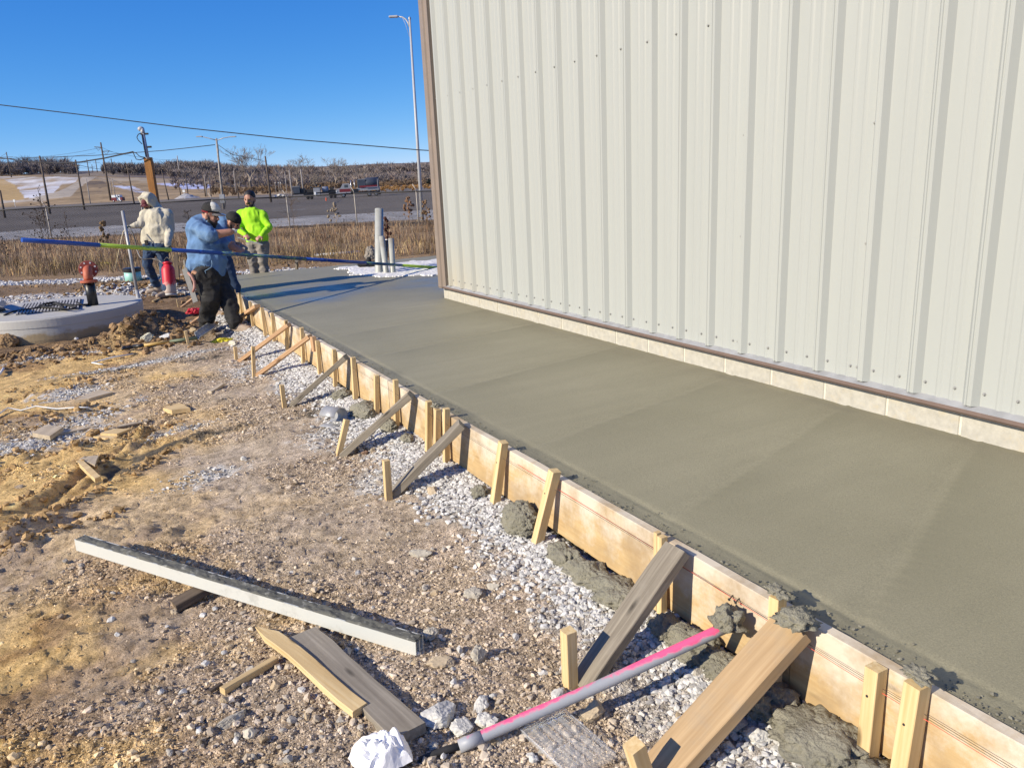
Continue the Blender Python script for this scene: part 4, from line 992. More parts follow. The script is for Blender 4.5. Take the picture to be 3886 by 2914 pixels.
bl(1822, 1845, .04, .04, .025, 'small concrete lump left of the leaning stakes', 12, .5)
bl(1385, 1540, .09, .13, .05, 'broad concrete blob by the form left of the curled metal sheet brace', 13, .25)
bl(1298, 1475, .07, .09, .03, 'concrete lump on gravel between the rough grey brace and the form', 14, .4)
bl(1540, 1630, .03, .04, .02, 'tiny concrete lump on gravel near the three close stakes', 15, .5)
bl(1470, 1560, .05, .08, .04, 'concrete lump behind the foot of the stake with cement on its head', 16, .3)
bl(2790, 2420, .04, .05, .02, 'little concrete lump near the end of the pink pipe', 17, .5)
bl(2540, 2260, .05, .07, .03, 'concrete lump under the weathered brace near the pipe', 18, .5)
blob(Vector(at_x(*Q(3022, 2352), -2.035)) + Vector((0, 0, .0)), (.050, .052, .026), 'ragged lump of concrete on the top end of the big tan brace', 20, .6, fr=1.4)
blob(Vector(at_x(*Q(2757, 2358), -2.06)), (.045, .05, .05), 'ragged concrete lump stuck on the end of the pink pipe', 21, .5, fr=1.3)
blob(Vector(at_x(*Q(3478, 2556), -2.02)), (.026, .032, .011), 'cement smear on the head of the nearest form stake', 22, .6, fr=1.5)
blob(Vector(at_x(*Q(2952, 2242), -2.0)), (.022, .034, .010), 'cement smear on the stake behind the big tan brace', 23, .6, fr=1.5)
blob(Vector(at_x(*Q(1655, 1540), -2.0)), (.02, .022, .014), 'dark cement cap on the middle of the three close stakes', 24, .5, fr=1.5)

# ------------------------------------------------------------------ aluminium screed beam
L_ = Vector(at_z(*Q(305, 2058), -0.255)); R_ = on_ground(*Q(1595, 2478), 0.035)
scr = thing('screed_beam', 'long pale metal screed beam crusted with cement lying propped on the dirt', 'screed', tuple((L_ + R_) / 2))
m_, Ls = frame(L_, R_, (0, 0, 1))
hw, hh, wt = .027, .030, .0045
def bar_in(name, y0, y1, z0, z1, mt, x0=-Ls/2, x1=Ls/2, nseg=1):
    mb = MB(); mb.box(((x0 + x1) / 2, (y0 + y1) / 2, (z0 + z1) / 2), ((x1 - x0) / 2, (y1 - y0) / 2, (z1 - z0) / 2))
    me = bpy.data.meshes.new(name); me.from_pydata(mb.V, [], mb.F); me.materials.append(mt)
    put(bpy.data.objects.new(name, me), scr, Matrix.Translation((L_ + R_) / 2) @ m_)
bar_in('side_wall', -hw, -hw + wt, -hh, hh, M['screed_side']); bar_in('side_wall', hw - wt, hw, -hh, hh, M['screed_side'])
bar_in('top_wall', -hw + wt, hw - wt, hh - wt - .0015, hh - .0015, M['screed_top']); bar_in('bottom_wall', -hw + wt, hw - wt, -hh + .0015, -hh + wt, M['screed_side'])
bar_in('inner_web', -wt / 2, wt / 2, -hh + wt, hh - wt - .0015, M['screed_side'])
# cement crust along the top, its outline broken
nn = 260; xs = np.linspace(-Ls/2 + .01, Ls/2 - .004, nn); wv = np.linspace(-1, 1, 11); X, Wv = np.meshgrid(xs, wv, indexing='ij')
zc_ = 0.0015 + np.maximum(0, 0.004 + 0.022 * fbm(X, Wv * .05, 16, 4)) * (1 - np.abs(Wv) ** 6) * .8
me = np_mesh('cement_crust', np.stack([X.ravel(), (Wv * hw * (1.0 + .02)).ravel(), (hh + zc_ - .002).ravel()], -1), [((i * 11 + j), ((i + 1) * 11 + j), ((i + 1) * 11 + j + 1), (i * 11 + j + 1)) for i in range(nn - 1) for j in range(10)], M['screed_top'], False)
put(bpy.data.objects.new('cement_crust', me), scr, Matrix.Translation((L_ + R_) / 2) @ m_)

# ------------------------------------------------------------------ loose timber near the camera
def gp(dx, dy, lift=0.0): return on_ground(dx, dy, lift)
o = plank('pointed_stake', gp(553 + 2, 1370, .035), gp(786, 1544, .025), .062, .028, M['pine'], None, tipA=.12, seg=8, shape=lambda q: (0.012 * math.sin(q * 5), 0)); tag(o, 'pale pointed survey stake lying on the dirt left of the weathered plank', 'stake')
o = plank('weathered_plank', gp(655, 1385, .025), gp(888, 1605, .030), .118, .040, M['greyplank'], None, seg=16, jit=0.006); tag(o, 'weathered grey plank lying flat below the metal screed beam', 'plank')
o = plank('wood_strip', gp(482, 1500, .016), gp(597, 1431, .016), .030, .024, M['pine'], None, seg=4, jit=.003); tag(o, 'short splintered wood strip left of the pointed stake', 'wood strip')
o = plank('dark_plank', gp(378, 1318, .02), gp(470, 1278, .05), .075, .035, M['darkwood'], None, seg=6, jit=.006); tag(o, 'dark broken plank end propping up the metal screed beam', 'plank')
o = plank('wood_strip', gp(452, 1500, .01), gp(478, 1482, .01), .02, .012, M['darkwood'], None, seg=2); tag(o, 'small dark wood splinter beside the splintered wood strip', 'wood strip')
# offcuts on the left side (centre d-pixels, length, width, thick, yaw, tilt)
def offcut(name, a, b, w, t, lab, mt='pine', lift=0.0, jit=.002, shape=None):
    A_, B_ = gp(*a, t * .45 + lift), gp(*b, t * .45 + lift)
    o = plank(name, A_, B_, w, t, M[mt], None, seg=5, jit=jit, shape=shape); tag(o, lab, 'wood scrap', 'wood scraps on the dirt'); return o
def r5d(x, y): return (x * .3088, 739.9 + y * .3088)
def rq(x, y): return ((100 + x / 1.586) / 1.7568, (1500 + y / 1.586) / 1.7568)
def slabwood(name, corners, t, lab, mt, lift=.0, tilt=0.0):
    P = [gp(*c) for c in corners]; zm = sum(p.z for p in P) / 4 + lift + .004
    top = [Vector((p.x, p.y, zm + t + (tilt if i in (1, 2) else 0))) for i, p in enumerate(P)]
    # the corners were seen on the top face: slide them back down the view rays onto it
    top = [Vector(at_z(*c, q.z)) for c, q in zip(corners, top)]
    c0 = sum(top, Vector()) / 4; ax = ((top[1] + top[2]) - (top[0] + top[3])).normalized()
    m_, _ = frame(c0, c0 + ax); mi_ = m_.inverted()
    V = [mi_ @ (p - c0) for p in top] + [mi_ @ (p - c0 - Vector((0, 0, t))) for p in top]
    bm = bmesh.new(); vs = [bm.verts.new(v) for v in V]
    for f in ((0, 1, 2, 3), (7, 6, 5, 4), (0, 4, 5, 1), (1, 5, 6, 2), (2, 6, 7, 3), (3, 7, 4, 0)): bm.faces.new([vs[k] for k in f])
    bmesh.ops.recalc_face_normals(bm, faces=bm.faces); bmesh.ops.subdivide_edges(bm, edges=bm.edges[:], cuts=3, use_grid_fill=True)
    for v in bm.verts: v.co += Vector(mnoise.noise_vector(v.co * 25)) * .0022
    me = bpy.data.meshes.new(name); bm.to_mesh(me); bm.free(); me.materials.append(M[mt])
    o = put(bpy.data.objects.new(name, me), None, Matrix.Translation(c0) @ m_); tag(o, lab, 'wood scrap', 'wood scraps on the dirt')
slabwood('wood_block', [rq(35, 225), rq(120, 175), rq(222, 190), rq(140, 245)], .034, 'dusty wood offcut on white gravel, farthest left of the scraps', 'dustwood')
slabwood('wood_block', [rq(820, 75), rq(925, 45), rq(985, 75), rq(875, 90)], .036, 'thick clean wood offcut alone in the middle of the dirt', 'pine')
slabwood('wood_block', [r5d(520, 402), r5d(690, 328), r5d(790, 345), r5d(620, 392)], .03, 'dusty wood offcut half buried near white gravel, behind the others', 'dustwood', -.012)
slabwood('wood_scrap', [rq(445, 228), rq(480, 200), rq(630, 200), rq(545, 232)], .016, 'flat pale wood slat, upper of two halves left of the clean offcut', 'pine')
slabwood('wood_scrap', [rq(400, 245), rq(450, 228), rq(560, 240), rq(515, 266)], .014, 'flat pale wood slat, lower of two halves left of the clean offcut', 'pine')
slabwood('wood_scrap', [rq(545, 190), rq(562, 178), rq(728, 138), rq(735, 152)], .012, 'narrow pale slat just below the clean offcut', 'dustwood')
slabwood('wood_scrap', [rq(165, 238), rq(170, 228), rq(432, 172), rq(436, 182)], .016, 'thin straight wood strip beside the dusty offcut on white gravel', 'dustwood')
slabwood('wood_scrap', [rq(300, 395), rq(335, 383), rq(445, 485), rq(410, 500)], .028, 'broken pale board end standing by a dark hole', 'pine', .02)
slabwood('wood_scrap', [rq(320, 382), rq(350, 366), rq(435, 360), rq(412, 418)], .016, 'torn upper half of the broken pale board', 'dustwood', .03)
slabwood('wood_scrap', [r5d(1450, 335), r5d(1540, 283), r5d(1570, 285), r5d(1478, 343)], .022, 'short stick lying right of the other scraps near the braces', 'dustwood')
offcut('wood_scrap', (320, 680), (345, 676), .04, .02, 'small pale wood piece at the foot of the leaning grey conduit', 'pine')
offcut('wood_scrap', (330, 652), (352, 643), .03, .02, 'thin lath left of the sprayer worker boot', 'pine')
# white wire and cable
o = MB().tube([gp(*r5d(935, 92), .02), gp(*r5d(800, 120), .03), gp(*r5d(645, 155), .02), gp(*r5d(720, 163), .015)], .009, 8).build('white_tube', M['white'], None, True); tag(o, 'bent thin white tube on the dirt below the shovel', 'tube')
o = MB().tube([gp(*r5d(-60, 560), .02), gp(*r5d(0, 512), .02), gp(*r5d(60, 480), .03), gp(*r5d(150, 490), .02), gp(*r5d(260, 475), .04), gp(*r5d(400, 487), .03), gp(*r5d(560, 475), .03), gp(*r5d(620, 478), .03), gp(*r5d(655, 488), .02)], .006, 8).build('white_cable', M['white'], None, True); tag(o, 'wavy white cable lying across the dirt at the left edge', 'cable')
o = MB().tube([gp(*r5d(0, 235), .02), gp(*r5d(30, 200), .03)], .012, 8).build('white_tube', M['white'], None, True); tag(o, 'short white tube piece at the left edge of the picture', 'tube')

# ------------------------------------------------------------------ pink marked pipe
A_ = gp(994, 1620, .016); B_ = Vector(at_x(*Q(2770, 2372), -2.03))
mid = (A_ + B_) / 2 + Vector((0, 0, -.008))
pts = [A_.lerp(mid, q) for q in np.linspace(0, 1, 8)] + [mid.lerp(B_, q) for q in np.linspace(.14, 1, 8)]
ppe = thing('marked_pipe', 'grey conduit pipe sprayed with pink marking paint running up to the form', 'pipe', tuple(mid))
MB().tube(pts, .0195, 20).build('pipe_body', M['pinkpipe'], ppe, True)
d_ = (pts[0] - pts[2]).normalized()
MB().tube([pts[0] + d_ * .002, pts[0] - d_ * .075], .0212, 20).build('tape_wrap', M['pinkpipe'], ppe, True)
o = MB().tube([pts[0] + d_ * .004, gp(965, 1626, .012), gp(940, 1633, .008), gp(905, 1642, .004)], [.013, .013, .012, .009], 10).build('black_pipe', M['rubber'], None, True); tag(o, 'dirty black pipe stub running on from the lower end of the pink marked pipe', 'pipe')
# ------------------------------------------------------------------ clear plastic tray
def r7d(x, y): return (967.6 + x * .3136, 1138.3 + y * .3136)
c0, c1, c2_, c3 = [gp(*r7d(*q), .03) for q in [(505, 1455), (800, 1310), (1155, 1620), (860, 1790)]]
tray = thing('plastic_tray', 'clear plastic lid tray with long moulded ridges lying on the stones', 'tray', tuple((c0 + c1 + c2_ + c3) / 4))
e1, e2 = (c1 - c0), (c3 - c0); nrm = e1.cross(e2).normalized()
if nrm.z < 0: nrm = -nrm
nU, nV = 41, 61; V = []; F = []
for i in range(nU):
    for j in range(nV):
        u, v = i / (nU - 1), j / (nV - 1)
        h = 0
        q = (u - .12) / .76 * 4
        if 0 < q < 4 and .1 < v < .92 and not (abs(v - .52) < .02): h = .009 * min(1, max(0, 1.6 * math.sin(PI * (q % 1)) ** 1.0 - .2))
        if u in (0, 1) or v in (0, 1): h = -.014
        V.append(c0 + e1 * u + e2 * v + nrm * (h + .004))
for i in range(nU - 1):
    for j in range(nV - 1): F.append((i * nV + j, (i + 1) * nV + j, (i + 1) * nV + j + 1, i * nV + j + 1))
MB().add(V, F).build('tray_sheet', M['clear'], tray, True)
for (p, q) in ((c0, c1), (c1, c2_), (c3, c0)): MB().tube([p + nrm * .005, q + nrm * .005], .003, 6).build('rim', M['clear'], tray, True)
# ------------------------------------------------------------------ crumpled paper
pc = [gp(*q, .012) for q in [(752, 1650), (766, 1622), (830, 1598), (884, 1620), (893, 1660), (850, 1680), (790, 1690)]]
ctr = gp(838, 1640, .02); V = [ctr + Vector((0, 0, .05))]; nr_, na_ = 12, 42
for k in range(1, nr_ + 1):
    for i in range(na_):
        t = i / na_ * 7; a, b = pc[int(t) % 7], pc[(int(t) + 1) % 7]; p = ctr.lerp(a.lerp(b, t % 1), k / nr_)
        q = p * 14; cr = abs(mnoise.noise(q)) * 1.6 + abs(mnoise.noise(q * 2.3 + Vector((3, 1, 2)))) * .8 + .3 * abs(mnoise.noise(q * 5))
        V.append(p + Vector((mnoise.noise(q + Vector((9, 0, 0))) * .012, mnoise.noise(q + Vector((0, 9, 0))) * .012, .042 * (1 - (k / nr_) ** 2) + .045 * cr * (1 - .6 * (k / nr_) ** 3))))
F = [(0, 1 + i, 1 + (i + 1) % na_) for i in range(na_)] + [(1 + k * na_ + i, 1 + (k + 1) * na_ + i, 1 + (k + 1) * na_ + (i + 1) % na_, 1 + k * na_ + (i + 1) % na_) for k in range(nr_ - 1) for i in range(na_)]
o = MB().add(V, F).build('crumpled_paper', M['paper']); sm = o.modifiers.new('t', 'SOLIDIFY'); sm.thickness = .0008; tag(o, 'crumpled sheet of white paper at the bottom edge of the picture', 'paper')
# ------------------------------------------------------------------ curled sheet of galvanised metal
c = gp(726, 919, .0); ax = (Vector((RT[0], RT[1], 0)).normalized() * .86 - Vector((FW[0], FW[1], 0)).normalized() * .5).normalized(); bk = Vector((-ax.y, ax.x, 0)); V = []
c = c + Vector((0, 0, .078)) - ax * .01
rr = .062; prof_ = [(-.085, -rr - .004), (-.04, -rr - .001)] + [(rr * math.sin(t) * (1 + .04 * t), -rr * math.cos(t)) for t in np.radians(np.linspace(0, 262, 28))]
for a_, b_ in prof_:
    p = c + bk * a_ + Vector((0, 0, b_)); V += [p - ax * .078, p + ax * .072]
F = [(2 * i, 2 * i + 1, 2 * i + 3, 2 * i + 2) for i in range(len(V) // 2 - 1)]
o = MB().add(V, F).build('curled_sheet', M['steel'], None, True); sm = o.modifiers.new('t', 'SOLIDIFY'); sm.thickness = .003; tag(o, 'curled piece of galvanised sheet metal lying behind the tilted kicker stake', 'sheet metal')

# ------------------------------------------------------------------ single stones
ICO3, ICO4 = ico(3), ico(4)
def rock(px, py, w, lab, sd, col=(.46, .43, .37), el=(1, .8, .65), grp=None, lift=0.25, d=False):
    dx, dy = (px, py) if d else Q(px, py)
    c = gp(dx, dy); r = w / 2
    V0, F0 = (ICO4 if w > .06 else ICO3 if w > .036 else ICO2); q = V0 * np.array(el) * 1.3 + sd * 3.1
    V = V0 * (1 + .45 * vnoise3(q * 1.2) + .35 * vnoise3(q * 2.9))[:, None]; rough_ = (.16 * vnoise3(q * 6.1 + 4) + .10 * vnoise3(q * 13 + 8))[:, None]
    # a few flat broken faces
    r_ = np.random.default_rng(sd)
    for _ in range(7):
        nv = r_.normal(size=3); nv /= np.linalg.norm(nv); h = r_.uniform(.55, .85); dq = V @ nv; V = V - np.outer(np.maximum(dq - h, 0), nv)
    V = V * (1 + rough_)
    a = r_.uniform(0, 6.28); V = V * np.array(el) * r; V = np.stack([V[:, 0] * math.cos(a) - V[:, 1] * math.sin(a), V[:, 0] * math.sin(a) + V[:, 1] * math.cos(a), V[:, 2]], -1)
    me = np_mesh('stone', V, F0, M['stone'], False, np.tile(col, (len(V), 1)))
    o = bpy.data.objects.new('stone', me); put(o, None, Matrix.Translation(c + Vector((0, 0, el[2] * r * lift * 1.6)))); tag(o, lab, 'stone', grp)
def r6p(x, y): return (700 + x / 1.8433, 2100 + y / 1.8433)
W_ = (.55, .54, .50); G_ = (.40, .37, .31); T_ = (.44, .36, .25)
RK = [(r6p(1775, 1160), .13, 'largest jagged white stone, just right of the weathered plank end', W_, (1, .85, .6)),
 (r6p(1965, 1235), .085, 'white stone between the jagged white stone and the pink pipe', W_, (1, .9, .6)),
 (r6p(2110, 1200), .09, 'white stone touching the upper side of the pink pipe', W_, (1, .8, .6)),
 (r6p(2075, 1070), .075, 'long white stone above the pipe-side white stones', W_, (1.2, .7, .55)),
 (r6p(1722, 575), .075, 'round grey stone in the shadow of the screed beam end', G_, (1, .9, .7)),
 (r6p(2060, 745), .075, 'upright blocky stone casting a long shadow right of the screed end', G_, (.75, .7, 1.15)),
 (r6p(1790, 770), .085, 'flat stone right in front of the open end of the screed beam', T_, (1.3, .7, .4)),
 (r6p(2025, 290), .08, 'grey stone above the screed shadow, left of a pair', G_, (1, .9, .6)),
 (r6p(2160, 240), .06, 'grey stone above the screed shadow, right of a pair', G_, (1.2, .8, .6)),
 (r6p(1650, 10), .10, 'flat pale stone in the middle of the dirt near the gravel edge', G_, (1.3, .7, .4)),
 (r6p(455, 1265), .052, 'round pale stone alone low in the left half', (.55, .50, .40), (1, .95, .85)),
 (r6p(375, 1290), .04, 'upright grey stone left of the round pale stone', G_, (.6, .6, 1.0)),
 (r6p(340, 1175), .085, 'wedge shaped grey stone above the round pale stone', G_, (1.5, .6, .5)),
 (r6p(1143, 1112), .05, 'rounded stone under the blunt end of the pointed stake', G_, (1, .9, .8)),
 (r6p(1140, 700), .045, 'grey stone right beside the top edge of the weathered plank', G_, (1, .8, .7)),
 ((2240, 2720), .10, 'large tan stone between the pink pipe and the clear tray', T_, (1.1, .8, .7)),
 ((2860, 2690), .10, 'large white-grey stone beside the big tan brace on its right', W_, (1, .8, .7)),
 ((2790, 2760), .08, 'grey stone in the shadow right of the big tan brace', G_, (1, .8, .6)),
 ((2880, 2810), .075, 'pale stone right of the shadow of the big tan brace', W_, (1, .8, .7)),
 ((1640, 1870), .075, 'rounded tan stone in the shadow of the middle weathered brace', T_, (1.2, .8, .7)),
 ((1415, 1712), .05, 'small tan stone in the shadow behind the leaning kicker', T_, (1, .8, .8)),
 ((1385, 1722), .05, 'small brown stone in the shadow behind the leaning kicker', (.28, .18, .12), (1, .8, .8)),
 ((617, 1423), .045, 'round tan stone alone on the dirt above the wood scraps', T_, (1, .9, .8)),
 ((925, 1745), .05, 'pale stone on the dirt right of the broken board', W_, (1, .8, .7)),
 ((765, 1825), .04, 'little blocky stone with a long shadow in the middle of the dirt', T_, (1, .8, .8)),
 ((72, 1850), .05, 'stone on the tan dirt at the left edge', (.42, .34, .24), (1.2, .8, .6)),
 ((425, 2357), .05, 'white stone below the left half of the screed beam', W_, (1.1, .8, .6)),
 ((665, 2325), .05, 'tan stone beside the dark plank under the screed beam', T_, (1, .9, .6)),
 ((447, 2410), .03, 'small white stone low left, below the bigger white one', W_, (1, .8, .7)),
 ((2650, 2555), .05, 'grey stone in the shadow under the weathered brace', G_, (1, .8, .7)),
 ((2230, 2640), .055, 'pale flat stone at the foot of the kicker with the knot', W_, (1.2, .8, .5)),
 ((2115, 2643), .06, 'pale stone lying against the left of the pink pipe', W_, (1.2, .9, .6)),
 ]
for i, ((px, py), w, lab, c_, el) in enumerate(RK): rock(px, py, w, lab, i + 3, c_, el)
# lesser stones, several hundred in the photo: the ones that show largest are objects of their own
n = 0; rs_ = np.random.default_rng(5)
GR = {'white': (.54, .53, .50), 'grey': (.40, .37, .32), 'tan': (.43, .34, .22)}
LM = [('near the left end of the screed beam', (-3.95, 2.2)), ('below the middle of the screed beam', (-3.65, 1.25)), ('near the open end of the screed beam', (-2.85, .45)), ('beside the splintered wood strip', (-3.62, .78)),
      ('beside the weathered plank', (-3.2, .45)), ('low in the left corner', (-4.1, .75)), ('around the round pale stone', (-3.62, .35)), ('near the kicker with the knot', (-2.6, .05)), ('beside the pink pipe', (-2.65, -.3)),
      ('above the shadow of the screed beam', (-3.1, 1.3)), ('near the flat pale stone', (-2.75, 1.4)), ('along the edge of the white gravel', (-2.4, .9))]
tries = 0
while n < 190 and tries < 5000:
    tries += 1
    px, py = rs_.uniform(150, 2700), 1950 + 940 * rs_.random() ** .8
    P_ = gp(*Q(px, py))
    if P_.x > -2.15: continue
    if fbm(np.array([P_.x]), np.array([P_.y]), 1.5, 3)[0] + .28 * (P_.x + 3.4) < rs_.uniform(-.35, .3): continue
    key = rs_.choice(['white', 'grey', 'tan'], p=[.3, .4, .3]); c_ = GR[key]; w_ = rs_.uniform(.018, .042)
    lmk = min(LM, key=lambda l: (l[1][0] - P_.x) ** 2 + (l[1][1] - P_.y) ** 2)[0]; sz_ = 'small' if w_ < .026 else 'smallish' if w_ < .034 else 'walnut sized'
    rock(px, py, w_, '%s %s stone %s' % (sz_, key, lmk), 100 + n, tuple(np.array(c_) * rs_.uniform(.8, 1.2)), (1, rs_.uniform(.6, .95), rs_.uniform(.45, .8)), '%s stones %s' % (key, lmk)); n += 1

def r8c(x, y): return (227.7 + x * .1887, 398.4 + y * .1887)      # people close-up
def r3c(x, y): return (x * .2573, 512.2 + y * .2573)
# ------------------------------------------------------------------ people
def cap_mesh(a, b, ra, rb):
    """closed tapered tube with round ends"""
    a, b = Vector(a), Vector(b); t = (b - a); L = t.length
    t = t / L if L > 1e-6 else Vector((0, 0, 1))
    prof = [(ra * math.sin(q), -ra * math.cos(q)) for q in np.linspace(0.15, PI / 2, 5)] + [(rb * math.cos(q), L + rb * math.sin(q)) for q in np.linspace(0, PI / 2 - .15, 5)]
    return MB().lathe(a, prof, 14, t)
class Body:
    def __init__(s): s.P = []
    def cap(s, a, b, ra, rb, lab): s.P.append(('c', np.array(a, float), np.array(b, float), ra, rb, lab)); return s
    def ell(s, c, r, lab, ax=None):
        A = np.array(ax, float) if ax is not None else np.eye(3); s.P.append(('e', np.array(c, float), np.array(r, float), A, None, lab)); return s
    def build(s, name, parent, mats, voxel=.009, folds=None, smooth=6, soft=()):
        mb = MB()
        for p in s.P:
            if p[0] == 'c':
                q = cap_mesh(p[1], p[2], p[3], p[4]); mb.add(q.V, q.F)
            else: mb.ell(p[1], p[2], [Vector(v) for v in p[3]], 16)
        me = bpy.data.meshes.new('tmp'); me.from_pydata(mb.V, [], mb.F)
        bm = bmesh.new(); bm.from_mesh(me); bmesh.ops.remove_doubles(bm, verts=bm.verts, dist=1e-6); bmesh.ops.recalc_face_normals(bm, faces=bm.faces); bm.to_mesh(me); bm.free()
        o = bpy.data.objects.new('tmp', me); COL.objects.link(o)
        r = o.modifiers.new('r', 'REMESH'); r.mode = 'VOXEL'; r.voxel_size = voxel
        sm = o.modifiers.new('s', 'SMOOTH'); sm.iterations = smooth; sm.factor = .5
        dg = bpy.context.evaluated_depsgraph_get(); m2 = bpy.data.meshes.new_from_object(o.evaluated_get(dg)); bpy.data.objects.remove(o)
        V = np.empty(len(m2.vertices) * 3, np.float32); m2.vertices.foreach_get('co', V); V = V.reshape(-1, 3).astype(float)
        Nn = np.empty(len(m2.vertices) * 3, np.float32); m2.vertices.foreach_get('normal', Nn); Nn = Nn.reshape(-1, 3)
        best = np.full(len(V), 1e9); lab = np.zeros(len(V), int); names = list(mats)
        for p in s.P:
            if p[0] == 'c':
                ab = p[2] - p[1]; t = np.clip(((V - p[1]) @ ab) / max(1e-9, ab @ ab), 0, 1)
                d = np.linalg.norm(V - p[1] - t[:, None] * ab, axis=1) - (p[3] * (1 - t) + p[4] * t)
            else:
                q = (V - p[1]) @ p[3].T; d = (np.linalg.norm(q / p[2], axis=1) - 1) * p[2].min()
            u = d < best; best[u] = d[u]; lab[u] = names.index(p[5])
        if soft:
            ids = [names.index(q) for q in soft if q in names]; bm = bmesh.new(); bm.from_mesh(m2); bm.verts.ensure_lookup_table()
            vs = [v for v in bm.verts if lab[v.index] in ids]
            for _ in range(11): bmesh.ops.smooth_vert(bm, verts=vs, factor=.5, use_axis_x=True, use_axis_y=True, use_axis_z=True)
            bm.to_mesh(m2); bm.free(); m2.update()
            m2.vertices.foreach_get('co', (b_ := np.empty(len(V) * 3, np.float32))); V = b_.reshape(-1, 3).astype(float)
            m2.vertices.foreach_get('normal', (b_ := np.empty(len(V) * 3, np.float32))); Nn = b_.reshape(-1, 3)
        if folds:
            for nm, amp, fr, st in folds:
                if nm not in names: continue
                k = lab == names.index(nm); q = V[k] * np.array(st) * fr
                f = 1 - np.abs(vnoise3(q + 3) * 2.6); g2 = 1 - np.abs(vnoise3(q * 2.1 + 11) * 2.6)
                V[k] += Nn[k] * (amp * (f - .55) + amp * .45 * (g2 - .55))[:, None]
        m2.vertices.foreach_set('co', V.astype(np.float32).ravel())
        m2.materials.clear()
        for nm in names: m2.materials.append(M[mats[nm]])
        mi = []
        for pl in m2.polygons:
            l = [lab[v] for v in pl.vertices]; mi.append(max(set(l), key=l.count))
        m2.polygons.foreach_set('material_index', mi); m2.polygons.foreach_set('use_smooth', [True] * len(mi))
        m2.name = name; m2.update()
        c = V.mean(0); m2.transform(Matrix.Translation(-Vector(c)))
        o = bpy.data.objects.new(name, m2); put(o, parent, Matrix.Translation(Vector(c))); return o
RTv = Vector((RT[0], RT[1], 0)).normalized(); FWv = Vector((FW[0], FW[1], 0)).normalized(); Zv = Vector((0, 0, 1))
def dirv(f, r=0.0, z=0.0): return (FWv * f + RTv * r + Zv * z).normalized()
def hand(B, wrist, d, up, lab, size=1.0, curl=.9, thumb=1):
    """palm, five bent fingers; d = way the hand points, up = back of the hand"""
    d = Vector(d).normalized(); up = Vector(up); up = (up - d * up.dot(d)).normalized(); sd = d.cross(up)
    w = Vector(wrist); k = size
    B.ell(w + d * .045 * k, (.050 * k, .042 * k, .018 * k), lab, (d, sd, up))
    for i, (off, ln) in enumerate([(-.030, .030), (-.010, .036), (.010, .034), (.029, .026)]):
        a = w + d * .085 * k + sd * off * k; d1 = (d * math.cos(curl * .6) - up * math.sin(curl * .6)); b = a + d1 * ln * k
        d2 = (d * math.cos(curl * 1.7) - up * math.sin(curl * 1.7)); c = b + d2 * ln * .8 * k; d3 = (d * math.cos(curl * 2.5) - up * math.sin(curl * 2.5)); e = c + d3 * ln * .6 * k
        B.cap(a, b, .0105 * k, .010 * k, lab); B.cap(b, c, .010 * k, .009 * k, lab); B.cap(c, e, .009 * k, .008 * k, lab)
    a = w + d * .02 * k + sd * (-.035 * thumb) * k; b = a + (d * .6 - sd * .7 * thumb - up * .3).normalized() * .035 * k; c = b + (d * .8 - up * .6).normalized() * .03 * k
    B.cap(a, b, .013 * k, .011 * k, lab); B.cap(b, c, .011 * k, .009 * k, lab)
def head(B, c, fwd, s=1.0, beard=True, pitch=0.0, hair=True, tilt=None):
    """c = middle of the skull; fwd = way the face looks"""
    f = Vector(fwd); f.z = 0; f.normalize(); f = (f * math.cos(pitch) + Zv * math.sin(pitch)).normalized(); sd = f.cross(Zv).normalized(); u = sd.cross(f)
    ax = (f, sd, u); c = Vector(c); P = lambda a, b, z: c + (f * a + sd * b + u * z) * s
    B.ell(P(-.012, 0, .025), (.098 * s, .077 * s, .092 * s), 'skin', ax); B.ell(P(.028, 0, -.052), (.064 * s, .060 * s, .070 * s), 'skin', ax)
    B.ell(P(.045, 0, -.095), (.038 * s, .040 * s, .026 * s), 'beard' if beard else 'skin', ax)
    B.cap(P(.092, 0, .012), P(.112, 0, -.030), .010 * s, .016 * s, 'skin'); B.ell(P(.080, 0, .028), (.018 * s, .058 * s, .012 * s), 'skin', ax)
    for q in (-1, 1):
        B.ell(P(-.005, .078 * q, -.012), (.022 * s, .012 * s, .034 * s), 'skin', ax)
        B.ell(P(.083, .032 * q, .008), (.011 * s, .017 * s, .0085 * s), 'eye', ax)
        B.cap(P(.092, .016 * q, .030), P(.082, .052 * q, .032), .006 * s, .005 * s, 'hair')
        if beard: B.cap(P(.020, .068 * q, -.035), P(.055, .045 * q, -.088), .013 * s, .018 * s, 'beard')
        B.cap(P(.072, .035 * q, -.028), P(.078, .030 * q, -.04), .016 * s, .014 * s, 'skin')
    B.cap(P(.088, -.018, -.066), P(.088, .018, -.066), .006 * s, .006 * s, 'lip')
    if beard:
        B.cap(P(.093, -.026, -.052), P(.093, .026, -.052), .008 * s, .008 * s, 'beard'); B.cap(P(.070, -.025, -.092), P(.070, .025, -.092), .022 * s, .022 * s, 'beard')
    if hair:
        B.ell(P(-.022, 0, .045), (.098 * s, .084 * s, .090 * s), 'hair', ax)
    return f, sd, u, P
def boot(B, ankle, toe_dir, s=1.0, lab='boot'):
    t = Vector(toe_dir); t.z = 0; t.normalize(); a = Vector(ankle); g_ = a.z - .095 * s; sd = Vector((-t.y, t.x, 0))
    def V(f, z): p = a + t * f * s; p.z = g_ + z * s; return p
    B.cap(V(0, .11), V(-.01, .07), .048 * s, .054 * s, lab); B.cap(V(-.03, .045), V(.08, .052), .046 * s, .050 * s, lab); B.cap(V(.08, .050), V(.165, .040), .050 * s, .041 * s, lab)
    B.ell(V(.06, .014), (.145 * s, .052 * s, .017 * s), 'sole', (t, sd, Zv))
